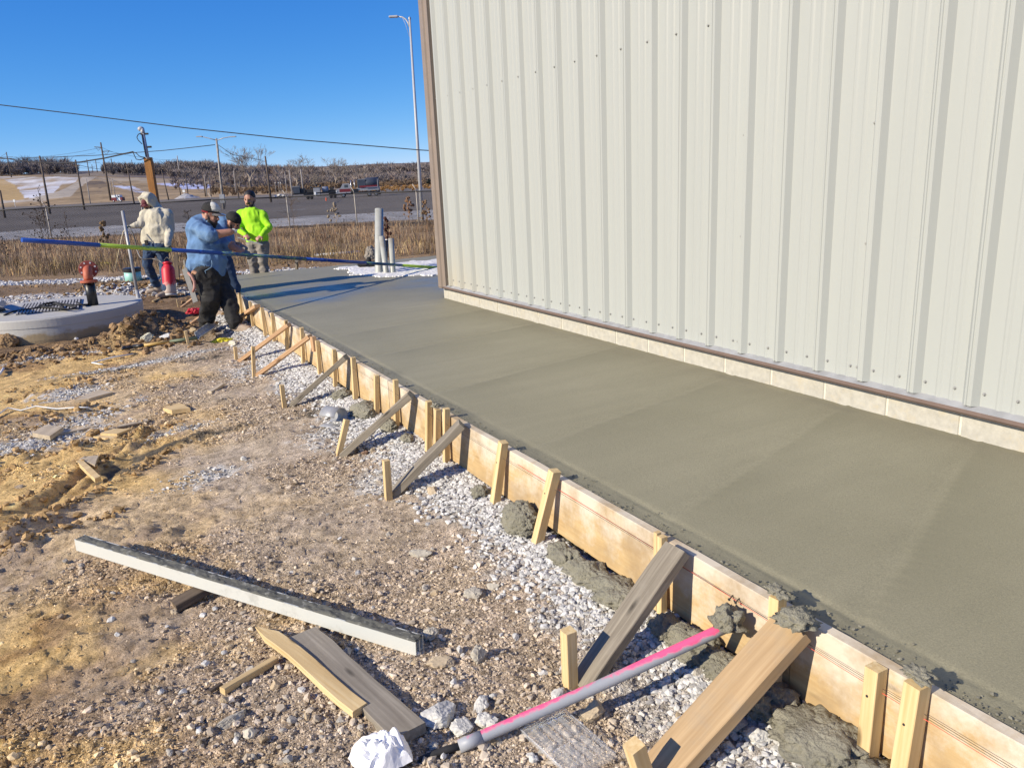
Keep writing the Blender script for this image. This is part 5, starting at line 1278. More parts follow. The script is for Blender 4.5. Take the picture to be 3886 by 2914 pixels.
SKIN = {'skin': 'skin', 'hair': 'hair', 'beard': 'hair', 'eye': 'eye', 'lip': 'lip'}

# --- worker in the cream hooded sweatshirt, carrying the red sprayer
D1 = 13.9
def J(dx, dy, o=0): return Vector(at_d(dx, dy, D1 + o))
f1 = on_ground(330, 634); f2 = on_ground(362, 641)
w1 = thing('person', 'worker in cream hooded sweatshirt and jeans carrying a red sprayer, maroon cap under hood', 'person', tuple(f1))
B = Body(); face = dirv(-.9, -.45)
hc = J(*r8c(492, 212)); fh, sdh, uh, PH = head(B, hc, face, 1.08, True, -.42, False)
B.cap(J(*r8c(545, 330), .04), PH(-.03, 0, -.09), .075, .062, 'skin')
# hood round the head, open at the face
B.ell(PH(-.040, 0, .034), (.128, .128, .150), 'cloth', (fh, sdh, uh)); B.cap(PH(.055, -.05, .125), PH(.055, .05, .125), .030, .030, 'cloth'); B.cap(PH(.055, .06, .12), PH(.03, .105, -.04), .028, .03, 'cloth'); B.cap(PH(.055, -.06, .12), PH(.03, -.105, -.04), .028, .03, 'cloth'); B.cap(PH(-.06, -.05, -.10), J(*r8c(600, 330), .08), .085, .12, 'cloth'); B.cap(PH(-.02, .095, .05), PH(-.01, .08, -.10), .035, .04, 'cloth'); B.cap(PH(-.02, -.095, .05), PH(-.01, -.08, -.10), .035, .04, 'cloth'); B.cap(PH(.03, -.06, .115), PH(.03, .06, .115), .03, .03, 'cloth')
sR, sL = J(*r8c(455, 350), -.02), J(*r8c(705, 345), .02)
B.ell(J(*r8c(585, 430)), (.165, .235, .25), 'cloth', (FWv, RTv, Zv)); B.ell(J(*r8c(585, 560)), (.16, .22, .26), 'cloth', (FWv, RTv, Zv)); B.cap(sR, sL, .095, .105, 'cloth'); nk = J(*r8c(575, 320), .06); B.cap(nk, sR, .10, .09, 'cloth'); B.cap(nk, sL, .11, .10, 'cloth'); B.cap(J(*r8c(470, 420)), J(*r8c(490, 630)), .12, .12, 'cloth'); B.cap(J(*r8c(680, 420)), J(*r8c(665, 630)), .13, .12, 'cloth')
B.cap(J(*r8c(500, 640)), J(*r8c(650, 640)), .135, .13, 'cloth')
eR = J(*r8c(405, 462), -.10); wR = J(*r8c(300, 478), -.16)
B.cap(sR, eR, .088, .066, 'cloth'); B.cap(eR, wR, .064, .046, 'cloth'); hand(B, wR, J(*r8c(250, 488), -.2) - wR, (0, 0, 1), 'glove', 1.1, 1.1, -1)
eL = J(*r8c(742, 520), .02); wL = J(*r8c(712, 690), -.30)
B.cap(sL, eL, .098, .078, 'cloth'); B.cap(eL, wL, .076, .052, 'cloth'); hand(B, wL, J(*r8c(698, 790), -.36) - wL, -FWv, 'glove', 1.15, .9, 1)
hpR, hpL = J(*r8c(505, 720)), J(*r8c(640, 720))
B.cap(hpR, hpL, .125, .125, 'trouser')
kR = J(*r8c(482, 930), -.02); aR = f1 + Zv * .10; aR = aR + (J(*r8c(592, 1178)) - J(*r8c(592, 1178))); aR = Vector((f1.x, f1.y, f1.z + .095)) + RTv * .10
B.cap(hpR, kR, .120, .085, 'trouser'); B.cap(kR, aR + Zv * .06, .083, .070, 'trouser')
kL = J(*r8c(672, 930), .08); aL = Vector((f2.x, f2.y, f2.z + .095))
B.cap(hpL, kL, .120, .085, 'trouser'); B.cap(kL, aL + Zv * .06, .083, .070, 'trouser')
boot(B, aR, dirv(-.5, -.85), 1.05); boot(B, aL + RTv * .0, dirv(-.7, -.5), 1.05)
B.build('body', w1, dict(SKIN, cloth='cream', trouser='jean', glove='glove', boot='boot', sole='sole'), 0.0105, [('cloth', .026, 6.5, (1, 1, .6)), ('trouser', .024, 8, (1, 1, 1.2))], soft=('cloth', 'trouser'))
mb = MB(); mb.ell(PH(.050, 0, .030), (.068, .072, .070), (fh, sdh, uh), 18, zmin=-.15)
br = [PH(.085, q * .075, .045 - abs(q) * .02) for q in np.linspace(-1, 1, 9)] + [PH(.085 + .085 * math.cos(q * 1.5), q * .078, .022 - abs(q) * .03) for q in np.linspace(1, -1, 9)]
mb.add(br + [p - uh * .008 for p in br], [tuple(range(18)), tuple(range(35, 17, -1))] + [(i, (i + 1) % 18, 18 + (i + 1) % 18, 18 + i) for i in range(18)])
mb.build('cap', M['maroon'], w1, True)
mb = MB(); mb.box(J(*r8c(470, 668), -.13), (.03, .012, .045), (RTv, FWv, Zv)); mb.build('belt_pouch', M['blackcloth'], w1, bevel=.006)
# red sprayer hanging from the hand
sc = J(*r8c(735, 1090), -.40); bot = J(*r8c(742, 1262), -.40); top = J(*r8c(712, 905), -.40); axs = (top - bot).normalized(); H = (top - bot).length
spr = thing('sprayer', 'dusty red tank sprayer held in the hand of the worker in cream', 'sprayer', tuple(bot))
MB().lathe(bot, [(.085, 0), (.106, .012), (.109, .05), (.109, H * .78), (.10, H * .86), (.068, H * .94), (.062, H * .99), (.02, H)], 28, axs).build('tank', M['spray_red'], spr, True)
MB().lathe(top, [(.075, -.012), (.078, 0), (.078, .018), (.05, .026)], 24, axs).build('collar', M['red'], spr, True)
MB().lathe(bot - axs * .03, [(.10, 0), (.112, .01), (.112, .035), (.1, .045)], 24, axs).build('foot_ring', M['conc'], spr, True)
hp = [top + RTv * .045, top + RTv * .045 + axs * .07, top + axs * .11, top - RTv * .045 + axs * .07, top - RTv * .045]
MB().tube(hp, .008, 8).build('handle', M['black'], spr, True)
hs = [top - RTv * .06 - axs * .02] + [J(*r8c(x, y), -.30) for x, y in [(600, 862), (520, 850), (440, 860), (395, 830), (360, 745), (345, 660), (325, 590), (300, 535), (272, 495)]]
MB().tube(hs, .011, 8).build('hose', two_tone('hose_rubber', (.03, .03, .03), (.28, .27, .25), .45, .6, ns=6, rough=.6), spr, True)
MB().tube([J(*r8c(262, 470), -.21), J(*r8c(205, 545), -.2), J(*r8c(182, 640), -.18), J(*r8c(112, 968), -.1)], [.012, .010, .010, .008], 8).build('wand', mat('tan_wand', (.5, .42, .28), .5), spr, True)

# --- worker in lime shirt
D3 = 13.2
def J(dx, dy, o=0): return Vector(at_d(dx, dy, D3 + o))
f1 = J(549, 588); f2 = J(571, 584)
for f_ in (f1, f2): f_.z = gz(f_.x, f_.y)
w3 = thing('person', 'bearded worker in a bright lime shirt and grey trousers holding a grey trowel bar', 'person', tuple(f1))
B = Body(); hc = J(*r8c(1652, 172)); fh, sdh, uh, PH = head(B, hc, dirv(-1, -.08), 1.14, True, -.06, True)
B.cap(J(*r8c(1665, 300), .02), PH(-.02, 0, -.08), .078, .068, 'skin')
sR, sL = J(*r8c(1560, 345), 0), J(*r8c(1785, 342), 0)
B.cap(sR, sL, .085, .085, 'cloth'); B.ell(J(*r8c(1675, 420)), (.14, .20, .22), 'cloth', (FWv, RTv, Zv)); B.ell(J(*r8c(1715, 560)), (.155, .19, .22), 'cloth', (FWv, RTv, Zv)); B.cap(J(*r8c(1680, 620)), J(*r8c(1790, 610)), .12, .12, 'cloth'); nk = J(*r8c(1668, 305), .03); B.cap(nk, sR, .08, .075, 'cloth'); B.cap(nk, sL, .08, .08, 'cloth')
eR = J(*r8c(1515, 500), -.10); wR = J(*r8c(1600, 575), -.27); B.cap(sR, eR, .080, .060, 'cloth'); B.cap(eR, wR, .060, .040, 'cloth')
hand(B, wR, J(*r8c(1650, 625), -.34) - wR, dirv(-.7, .1, .6), 'skin', 1.0, 1.1, -1)
eL = J(*r8c(1880, 490), -.05); wL = J(*r8c(1790, 590), -.27); B.cap(sL, eL, .085, .066, 'cloth'); B.cap(eL, wL, .064, .040, 'cloth')
hand(B, wL, J(*r8c(1715, 632), -.34) - wL, dirv(-.7, -.1, .6), 'skin', 1.0, 1.1, 1)
hpR, hpL = J(*r8c(1685, 700)), J(*r8c(1800, 700)); B.cap(hpR, hpL, .105, .105, 'trouser')
for hp_, ft, kx in ((hpR, f1, (1685, 860)), (hpL, f2, (1800, 860))):
    k = J(*r8c(*kx), -.03); a = Vector((ft.x, ft.y, ft.z + .095)); B.cap(hp_, k, .11, .085, 'trouser'); B.cap(k, a + Zv * .06, .084, .078, 'trouser'); boot(B, a, dirv(-1, -.3), 1.05)
B.build('body', w3, dict(SKIN, cloth='hivis', trouser='greycloth', boot='boot', sole='sole'), 0.0105, [('cloth', .022, 6.5, (1, 1, .6)), ('trouser', .024, 8, (1, 1, 1.2))], soft=('cloth', 'trouser'))
o = plank('trowel_bar', J(*r8c(1512, 606), -.38), J(*r8c(1800, 692), -.36), .035, .012, M['steel'], None); tag(o, 'grey flat bar held across the waist of the worker in lime', 'tool')

# --- worker in blue sweatshirt and black trousers, nearest
D2 = 9.75
def J(dx, dy, o=0): return Vector(at_d(dx, dy, D2 + o))
f1 = on_ground(446, 717); f2 = on_ground(511, 716)
w2 = thing('person', 'heavy worker in blue sweatshirt, black trousers and black cap, bare forearm raised to face', 'person', tuple(f1))
B = Body(); face = dirv(-.28, 1.0); hc = J(*r8c(1205, 345), 0); fh, sdh, uh, PH = head(B, hc, face, 1.06, True, -.30, True)
B.cap(J(*r8c(1120, 440), .02), PH(-.03, 0, -.07), .082, .072, 'skin'); B.cap(PH(.02, .05, -.08), PH(.06, .0, -.12), .03, .03, 'beard'); B.cap(PH(.02, -.05, -.08), PH(.06, .0, -.12), .03, .03, 'beard')
sN = J(*r8c(1065, 505), -.14); sF = J(*r8c(1190, 480), .17)
B.cap(J(*r8c(1085, 430), .02), J(*r8c(1150, 470), .03), .095, .105, 'cloth')
B.ell(J(*r8c(1085, 590), .02), (.20, .175, .25), 'cloth', (FWv, RTv, Zv)); B.ell(J(*r8c(1130, 760), .0), (.21, .215, .27), 'cloth', (FWv, RTv, Zv)); B.ell(J(*r8c(1195, 870), .0), (.21, .215, .19), 'cloth', (FWv, RTv, Zv))
B.cap(J(*r8c(1050, 930)), J(*r8c(1265, 940)), .145, .145, 'cloth'); B.cap(sN, sF, .105, .09, 'cloth')
eN = J(*r8c(1205, 585), -.27); wN = J(*r8c(1432, 545), -.20)
B.cap(sN, eN, .112, .082, 'cloth'); B.cap(eN - (eN - wN).normalized() * .03, eN + (wN - eN) * .12, .078, .072, 'cuff'); B.cap(eN, wN, .062, .042, 'skin')
hand(B, wN, J(*r8c(1462, 560), -.12) - wN, -FWv, 'wglove', 1.1, 1.2, 1)
eF = J(*r8c(1415, 690), .10); wF = J(*r8c(1565, 770), -.02)
B.cap(sF, eF, .105, .075, 'cloth'); B.cap(eF, wF, .055, .042, 'skin'); hand(B, wF, J(*r8c(1640, 805), -.06) - wF, dirv(-.3, 0, 1), 'glove', 1.15, 1.0, 1)
hpN, hpF = J(*r8c(1150, 1060), -.08), J(*r8c(1255, 1050), .12); B.cap(hpN, hpF, .165, .155, 'trouser')
kN = J(*r8c(1205, 1330), -.10); aN = Vector((f1.x, f1.y, f1.z + .095)); B.cap(hpN, kN, .158, .106, 'trouser'); B.cap(kN, aN + Zv * .02, .108, .088, 'trouser')
kF = J(*r8c(1400, 1310), .05); aF = Vector((f2.x, f2.y, f2.z + .095)); B.cap(hpF, kF, .148, .105, 'trouser'); B.cap(kF, aF + Zv * .02, .105, .086, 'trouser')
boot(B, aN, dirv(-.8, .7), 1.1); boot(B, aF, dirv(-.35, 1), 1.1)
B.build('body', w2, dict(SKIN, cloth='blue', cuff='blue', trouser='blackcloth', glove='glove2', wglove='wglove', boot='boot', sole='sole'), 0.0105, [('cloth', .030, 6, (1, 1, .8)), ('cuff', .02, 26, (2, .5, .5)), ('trouser', .032, 6.5, (1, 1, 1.2))], soft=('cloth', 'trouser', 'cuff'))
mb = MB(); mb.ell(PH(-.012, 0, .055), (.114, .096, .100), (fh, sdh, uh), 20, zmin=-.12); mb.build('cap_crown', M['blackcloth'], w2, True)
mb = MB(); mb.ell(PH(.018, 0, .062), (.100, .080, .096), (fh, sdh, uh), 20, zmin=.0); mb.build('cap_front', M['wglove'], w2, True)
br = [PH(.075, q * .080, .050 - abs(q) * .015) for q in np.linspace(-1, 1, 9)] + [PH(.08 + .115 * math.cos(q * 1.5), q * .085, .042 - abs(q) * .02) for q in np.linspace(1, -1, 9)]
mb = MB().add(br + [p - uh * .008 for p in br], [tuple(range(18)), tuple(range(35, 17, -1))] + [(i, (i + 1) % 18, 18 + (i + 1) % 18, 18 + i) for i in range(18)]); mb.build('cap_brim', M['greycloth'], w2)
mb = MB()      # red stitched letters on the side of the cap
for i in range(4):
    x0 = -.055 + i * .021
    for (a, b, c_, e) in [(0, 0, 0, 1), (0, 1, 1, 1), (1, 1, 1, 0), (0, .5, 1, .5)][: 4 if i != 2 else 3]:
        mb.tube([PH(x0 + a * .013, .0975 - .0, .022 + b * .02), PH(x0 + c_ * .013, .0975, .022 + e * .02)], .0017, 5)
mb.build('cap_lettering', M['red'], w2)
pk = [J(*r8c(x, y), -.245) for x, y in [(1215, 870), (1222, 910), (1210, 950), (1170, 975), (1140, 990), (1150, 1020)]]
MB().tube(pk, .004, 6).build('pocket_edge', mat('pocket_hem', (.2, .32, .46), .95), w2, True)
MB().tube([J(*r8c(1000, 1010), -.19), J(*r8c(1090, 1035), -.22)], [.03, .03], 8).build('tool_belt', mat('leather', (.30, .15, .08), .6), w2, True)

# --- second worker in blue behind him, stooping
D4 = 10.7
def J(dx, dy, o=0): return Vector(at_d(dx, dy, D4 + o))
ft = on_ground(500, 690); f1 = Vector((ft.x - .15, ft.y + .35, 0)); f1.z = gz(f1.x, f1.y); f2 = f1 + RTv * .28
w4 = thing('person', 'stooping worker in blue and a black beanie, half hidden behind the raised forearm', 'person', tuple(f1))
B = Body(); hc = J(*r8c(1462, 430)); fh, sdh, uh, PH = head(B, hc, dirv(-.15, 1), 1.02, True, -.65, True)
B.cap(J(*r8c(1370, 520), .05), PH(-.03, 0, -.07), .08, .07, 'skin'); B.ell(J(*r8c(1365, 440), .03), (.12, .10, .13), 'cloth', (FWv, RTv, Zv))
B.ell(J(*r8c(1330, 620), .08), (.19, .17, .26), 'cloth', (FWv, RTv, Zv)); B.ell(J(*r8c(1290, 780), .1), (.19, .19, .24), 'cloth', (FWv, RTv, Zv)); B.cap(J(*r8c(1320, 540), -.1), J(*r8c(1380, 540), .24), .1, .1, 'cloth')
e = J(*r8c(1430, 690), .26); w_ = J(*r8c(1540, 700), .1); B.cap(J(*r8c(1390, 545), .24), e, .095, .07, 'cloth'); B.cap(e, w_, .055, .042, 'skin'); hand(B, w_, dirv(-.4, .9, -.2), Zv, 'glove', 1.0, .9)
hp_ = J(*r8c(1270, 900), .1)
for k_, ft in ((-.1, f1), (.1, f2)):
    h_ = hp_ + RTv * k_; kn = h_.lerp(ft, .5) + RTv * .06; a = ft + Zv * .095; B.cap(h_, kn, .14, .1, 'trouser'); B.cap(kn, a + Zv * .06, .1, .08, 'trouser'); boot(B, a, dirv(-.2, 1), 1.05)
B.build('body', w4, dict(SKIN, cloth='blue', trouser='jean', glove='glove2', boot='boot', sole='sole'), .0105, [('cloth', .016, 7, (1, 1, .8)), ('trouser', .016, 7, (1, 1, .9))], soft=('cloth', 'trouser'))
mb = MB(); mb.ell(PH(-.014, 0, .04), (.112, .096, .098), (fh, sdh, uh), 20, zmin=-.2); mb.build('beanie', M['blackcloth'], w4, True)

# ------------------------------------------------------------------ long float pole
pa, pb = Vector(at_d(47, 518.5, 7.25)), Vector(at_d(953, 579, 12.6))

def on_pole(x):     # point of the straight pole seen in picture column x
    lo, hi = 0.0, 1.15
    for _ in range(40):
        m_ = (lo + hi) / 2
        if proj(pa.lerp(pb, m_))[0] < x: lo = m_
        else: hi = m_
    return pa.lerp(pb, lo)
flt = thing('float_pole', 'very long blue pole with lime worn sections held level across the workers', 'pole', tuple((pa + pb) / 2))
secs = [(47, 215, 'boom'), (215, 369, 'lime'), (369, 478, 'boom'), (478, 545, 'limewear'), (545, 660, 'limewear'), (660, 790, 'boom'), (790, 868, 'limewear'), (868, 1010, 'lime')]
def seg_obj(name, a, b, r, mt, parent, n=16):
    m_, L = frame(a, b); mb = MB().tube([(-L / 2, 0, 0), (L / 2, 0, 0)], r, n)
    me = bpy.data.meshes.new(name); me.from_pydata(mb.V, [], mb.F); me.materials.append(mt); me.polygons.foreach_set('use_smooth', [len(f) == 4 for f in mb.F])
    put(bpy.data.objects.new(name, me), parent, Matrix.Translation((Vector(a) + Vector(b)) / 2) @ m_)
for a, b, mt in secs: seg_obj('pole_section', on_pole(a), on_pole(b), .0215, M[mt], flt)
for x in (436, 700): 
    a = on_pole(x); seg_obj('joint_sleeve', on_pole(x - 6), on_pole(x + 6), .0235, M['boom'], flt)
fe = on_pole(1010); fl = MB(); fl.box((fe.x + .1, fe.y + .05, .05), (.10, .55, .012)); fl.build('float_blade', M['steel'], flt, bevel=.004)
MB().tube([fe, (fe.x + .1, fe.y + .05, .07)], .018, 8).build('blade_bracket', M['steel'], flt)

# ------------------------------------------------------------------ manhole and red pipe elbow
lid = thing('manhole', 'round concrete manhole cover slab with a ribbed hatch, raised above the dirt', 'manhole', (-4.16, 10.42, -.4))
V = []; prof = [(1.075, -.43), (1.085, -.36), (1.088, -.20), (1.094, -.197), (1.094, -.10), (1.085, -.083)]
MB().lathe((-4.16, 10.42, 0), prof, 120, m=0, cap=False).build('rim_wall', M['lidside'], lid, False)
MB().lathe((-4.16, 10.42, 0), [(0.01, -.0805), (.7, -.080), (1.0, -.0805), (1.086, -.083)], 96, cap=False).build('top_face', mat('manhole_top', (.43, .42, .385), .9, .08, 8, bs=70, bst=.4), lid, True)
hA, hB, hC = [Vector(at_z(*r3c(*q), -.07)) for q in [(195, 562), (685, 517), (640, 590)]]
ha = Vector(at_z(*r3c(130, 650), -.07)); eu = (hB - hA); ev = ha - hA
mhr = mat('hatch_rib_grey', (.40, .385, .36), .7, .1, 8)
for i in range(19):
    u0, u1 = (i + .15) / 19, (i + .68) / 19; p = [hA + eu * u0, hA + eu * u1, hA + eu * u1 + ev, hA + eu * u0 + ev]
    o = MB().add([q + Zv * .0 for q in p] + [q + Zv * .014 for q in p], [(4, 5, 6, 7), (0, 1, 5, 4), (1, 2, 6, 5), (2, 3, 7, 6), (3, 0, 4, 7)]).build('hatch_rib', mhr, lid)
p = [hA - Zv * .004, hB - Zv * .004, hB + ev - Zv * .004, hA + ev - Zv * .004]
MB().add(p + [q - Zv * .004 for q in p], [(0, 1, 2, 3), (4, 5, 1, 0), (5, 6, 2, 1), (6, 7, 3, 2), (7, 4, 0, 3)]).build('hatch_plate', mat('hatch_plate', (.13, .128, .122), .7, .1, 8), lid)
o = MB()
for k in range(5):
    o.tube([at_z(*r3c(x + 6 * k, y - 3 * k), -.068 + .008 * k) for x, y in [(270 + 20 * k, 600), (330, 575), (430, 568 - 3 * k), (560, 585), (620, 600), (560, 610 + 2 * k), (420, 604), (330, 598)]] , .009, 6)
o.tube([at_z(*r3c(x, y), z) for x, y, z in [(35, 655, -.07), (110, 625, -.06), (240, 605, -.05), (420, 575, -.04), (500, 560, -.03), (640, 572, -.05), (745, 565, -.06)]], .012, 8)
o.tube([at_z(*r3c(x, y), z) for x, y, z in [(470, 555, .0), (510, 575, -.03), (540, 605, -.06)]], .016, 8).tube([at_z(*r3c(x, y), z) for x, y, z in [(640, 545, -.02), (700, 572, -.05), (740, 570, -.065)]], .012, 8)
tag(o.build('cable_coil', M['rubber'], None, True), 'loose coil of black cable lying on the manhole cover', 'cable')
o = MB().tube([at_z(*r3c(-60, 545), -.06), at_z(*r3c(20, 560), .10)], .05, 4).add([tuple(at_z(*r3c(-90, 640), -.078)), tuple(at_z(*r3c(52, 612), -.078)), tuple(at_z(*r3c(-5, 545), .10)), tuple(at_z(*r3c(-80, 540), .12)), tuple(at_z(*r3c(-60, 600), -.078))], [(0, 1, 2, 3), (1, 4, 2), (4, 0, 3, 2)]).build('metal_bracket', M['steel']); tag(o, 'grey metal bracket standing on the manhole at the left edge of the picture', 'bracket')
# standing pipe with the red flanged elbow
bp = Vector(at_z(*r3c(785, 572), -.08)); dp = float((np.array(bp) - CAM) @ FW); zt_ = float(at_d(*r3c(765, 365), dp)[2])
ptop = Vector((bp.x + .0, bp.y, zt_))
pp = thing('standpipe', 'red flanged pipe elbow on a short black pipe standing on the manhole', 'pipe', tuple(bp))
MB().lathe(bp, [(.066, 0), (.066, zt_ + .08)], 24).build('riser', M['black'], pp, True)
MB().lathe(ptop, [(.06, -.015), (.108, -.013), (.110, -.008), (.110, .012), (.108, .016), (.06, .018)], 32).build('lower_flange', M['cast'], pp, False)
away = dirv(.93, -.35); R_el = .10; pts = [ptop + Zv * .015]
for q in np.linspace(0, PI / 2, 9): pts.append(ptop + Zv * (.05 + R_el * math.sin(q)) + away * (R_el * (1 - math.cos(q))))
pts.append(pts[-1] + away * .05)
MB().tube(pts, .060, 24).build('elbow', M['cast'], pp, True)
fc = pts[-1]
MB().lathe(fc, [(.055, -.012), (.118, -.011), (.122, -.006), (.122, .012), (.118, .016), (.05, .016)], 36, away).build('upper_flange', mat('shaded_casting', (.26, .055, .04), .6, .14, 12), pp, False)  # darker copy of the red casting, shade put into its colour
fs_ = away.cross(Zv).normalized(); fu = fs_.cross(away)
for k in range(8):
    t = 2 * PI * (k + .5) / 8; c = fc + (fs_ * math.cos(t) + fu * math.sin(t)) * .096
    MB().lathe(c, [(.012, -.014), (.012, -.0125)], 10, away).build('bolt_hole', M['white'], pp)  # solid white disc, brightness seen through the hole put into its colour
    c2 = ptop + Vector((math.cos(t), math.sin(t), 0)) * .088; MB().lathe(c2, [(.011, -.03), (.011, -.014), (.007, -.013)], 6).build('bolt', M['rubber'], pp)
# leaning grey conduit
b_ = on_ground(307.5, 692); t_ = Vector(at_d(264.5, 456, float((np.array(b_) - CAM) @ FW) - .1))
o = MB().tube([b_ - Zv * .15, b_.lerp(t_, .28)], .026, 14).tube([b_.lerp(t_, .28), t_], .022, 14).build('conduit', M['steel'], None, True); tag(o, 'tall grey metal conduit leaning upright between the manhole and the mound', 'conduit')
# teal tub with black rim
tb = on_ground(289, 606); td = float((np.array(tb) - CAM) @ FW)
tub = thing('tub', 'pale teal round tub with a black rim in the dirt behind the worker in cream', 'tub', tuple(tb))
MB().lathe(tb - Zv * .05, [(.165, 0), (.168, .24), (.15, .245)], 32).build('tub_body', M['teal'], tub, True)
MB().lathe(tb + Zv * .19, [(.168, 0), (.178, .002), (.178, .07), (.16, .085), (.05, .09)], 32).build('tub_lid', M['black'], tub, False)
# timber post with crossbar and the small stake by it
pz = on_ground(383, 602); pd_ = float((np.array(pz) - CAM) @ FW)
fr = thing('stake_frame', 'dark wooden batter post with a crossbar behind the red sprayer', 'frame', tuple(pz))
plank('post', pz - Zv * .1, Vector(at_d(380, 550, pd_)), .09, .04, M['darkwood'], fr, up=-FWv)
plank('crossbar', Vector(at_d(384, 570, pd_ - .05)), Vector(at_d(420, 569, pd_ - .05)), .07, .03, M['darkwood'], fr, up=-FWv)
o = plank('wooden_stake', Vector(at_d(398, 562, 11.6)), Vector(at_d(401, 584, 11.6)), .03, .03, M['greyplank'], None, up=-FWv); o2 = o
tag(o, 'thin grey stake top behind the tool belt of the worker in black trousers', 'stake')
B_ = Vector(at_d(401, 584, 11.6)); 
# hand float hanging from the belt
hf = thing('hand_float', 'long grey hand float with a reddish wooden handle hanging behind the black trousers', 'tool', tuple(at_d(410, 615, 9.6)))
plank('blade', Vector(at_d(*r8c(905, 965), 9.62)), Vector(at_d(*r8c(1035, 1348), 9.55)), .07, .012, M['darksteel'], hf, up=-FWv)
MB().tube([at_d(*r8c(x, y), 9.5) for x, y in [(945, 1010), (985, 1050), (1018, 1110), (1022, 1180), (1000, 1235)]], [.014, .018, .019, .018, .014], 10).build('handle', mat('handle_wood', (.38, .19, .15), .55), hf, True)
# red plastic bag
c = on_ground(*r8c(1020, 1500)); o = blob(c + Zv * .05, (.10, .06, .06), 'torn red plastic bag between the small far braces', 31, .5, 'red', 'plastic_bag', cat='bag')
o = blob(on_ground(*r8c(90, 1205)), (.045, .03, .035), 'scrap of red plastic on the dirt behind the manhole', 33, .4, 'red', 'plastic_scrap', cat='scrap')
o = blob(on_ground(r3c(870, 0)[0], r3c(0, 232)[1]), (.30, .05, .05), 'yellow caution tape snagged in the dry grass', 34, .8, 'yellow', 'caution_tape', cat='tape')
o = blob(on_ground(*r3c(1860, 880)), (.13, .06, .035), 'crumpled yellow tape by the shovel blade', 35, .7, 'yellow', 'caution_tape', cat='tape')
# shovel
sa, sb, sm_ = gp(*r3c(1050, 965), .05), gp(*r3c(1660, 880), .05), gp(*r3c(1215, 945), .05)
sh = thing('shovel', 'shovel lying on the dirt, black grip, yellow wood shaft and dusty square blade', 'shovel', tuple(sm_))
ax_ = (sb - sa).normalized(); sd_ = ax_.cross(Zv).normalized()
MB().tube([sm_, sa + ax_ * .10], [.019, .022], 10).tube([sa + ax_ * .10, sa - sd_ * .055, sa - ax_ * .015 - sd_ * .06], .012, 8).tube([sa + ax_ * .10, sa + sd_ * .055, sa - ax_ * .015 + sd_ * .06], .012, 8).tube([sa - ax_ * .01 - sd_ * .062, sa - ax_ * .01 + sd_ * .062], .016, 8).build('grip', M['black'], sh, True)
pm_ = sa.lerp(sb, .62); MB().tube([sm_, pm_], .018, 12).build('shaft', mat('yellow_ash', (.52, .34, .10), .5), sh, True)
MB().tube([pm_, sb], [.019, .022], 12).build('ferrule', mat('green_sleeve', (.12, .15, .09), .6, .3, 14), sh, True)
p0 = [gp(*r3c(*q), .045) for q in [(1640, 872), (1800, 772), (1862, 815), (1690, 910)]]; V = []
for i in range(7):
    for j in range(7):
        u, v = i / 6, j / 6; a = p0[0].lerp(p0[1], u); b = p0[3].lerp(p0[2], u); V.append(a.lerp(b, v) + Zv * (.06 * (2 * v - 1) ** 2 + .03 * u))
o = MB().add(V, [(i * 7 + j, (i + 1) * 7 + j, (i + 1) * 7 + j + 1, i * 7 + j + 1) for i in range(6) for j in range(6)]).build('blade', two_tone('dusty_blade', (.30, .31, .28), (.50, .49, .45), .45, .6, ns=12, rough=.6), sh, True)
sm2 = o.modifiers.new('t', 'SOLIDIFY'); sm2.thickness = .003
# big clods and white rocks by the shovel
rock(*r3c(65, 915), .26, 'large round brown clod at the left edge in front of the manhole', 201, (.30, .20, .105), (1, .9, .9), d=True)
rock(*r3c(985, 760), .22, 'tall brown clay clod leaning on the right front of the manhole', 202, (.29, .19, .10), (.8, .7, 1.2), d=True, lift=.4)
rock(*r3c(500, 960), .11, 'tan clod below the manhole front', 203, (.36, .25, .14), (1, .8, .8), d=True)
rock(*r3c(1240, 870), .17, 'yellowish white rock just above the shovel shaft', 204, (.52, .50, .38), (1, .8, .9), d=True)
rock(*r3c(1395, 855), .16, 'grey-white rock above the green part of the shovel', 205, (.55, .55, .53), (1.1, .8, .7), d=True)
rock(*r3c(1625, 800), .13, 'tan rock beside the near boot of the worker in black trousers', 206, (.40, .31, .19), (1, .9, .8), d=True)
rock(*r3c(1500, 835), .08, 'small white rock between the grey-white rock and the boot', 207, (.56, .55, .52), (1, .8, .7), d=True)
rock(*r3c(335, 1045), .08, 'white lump of plaster on the dirt below the manhole', 208, (.60, .59, .56), (1, .9, .8), d=True)
rock(*r3c(1960, 905), .12, 'pale rock behind the short kicker stake', 209, (.55, .52, .42), (1.2, .8, .6), d=True)
rock(*r3c(640, 860), .06, 'white rock in the shadow under the manhole front', 210, (.58, .57, .55), (1, .8, .7), d=True)
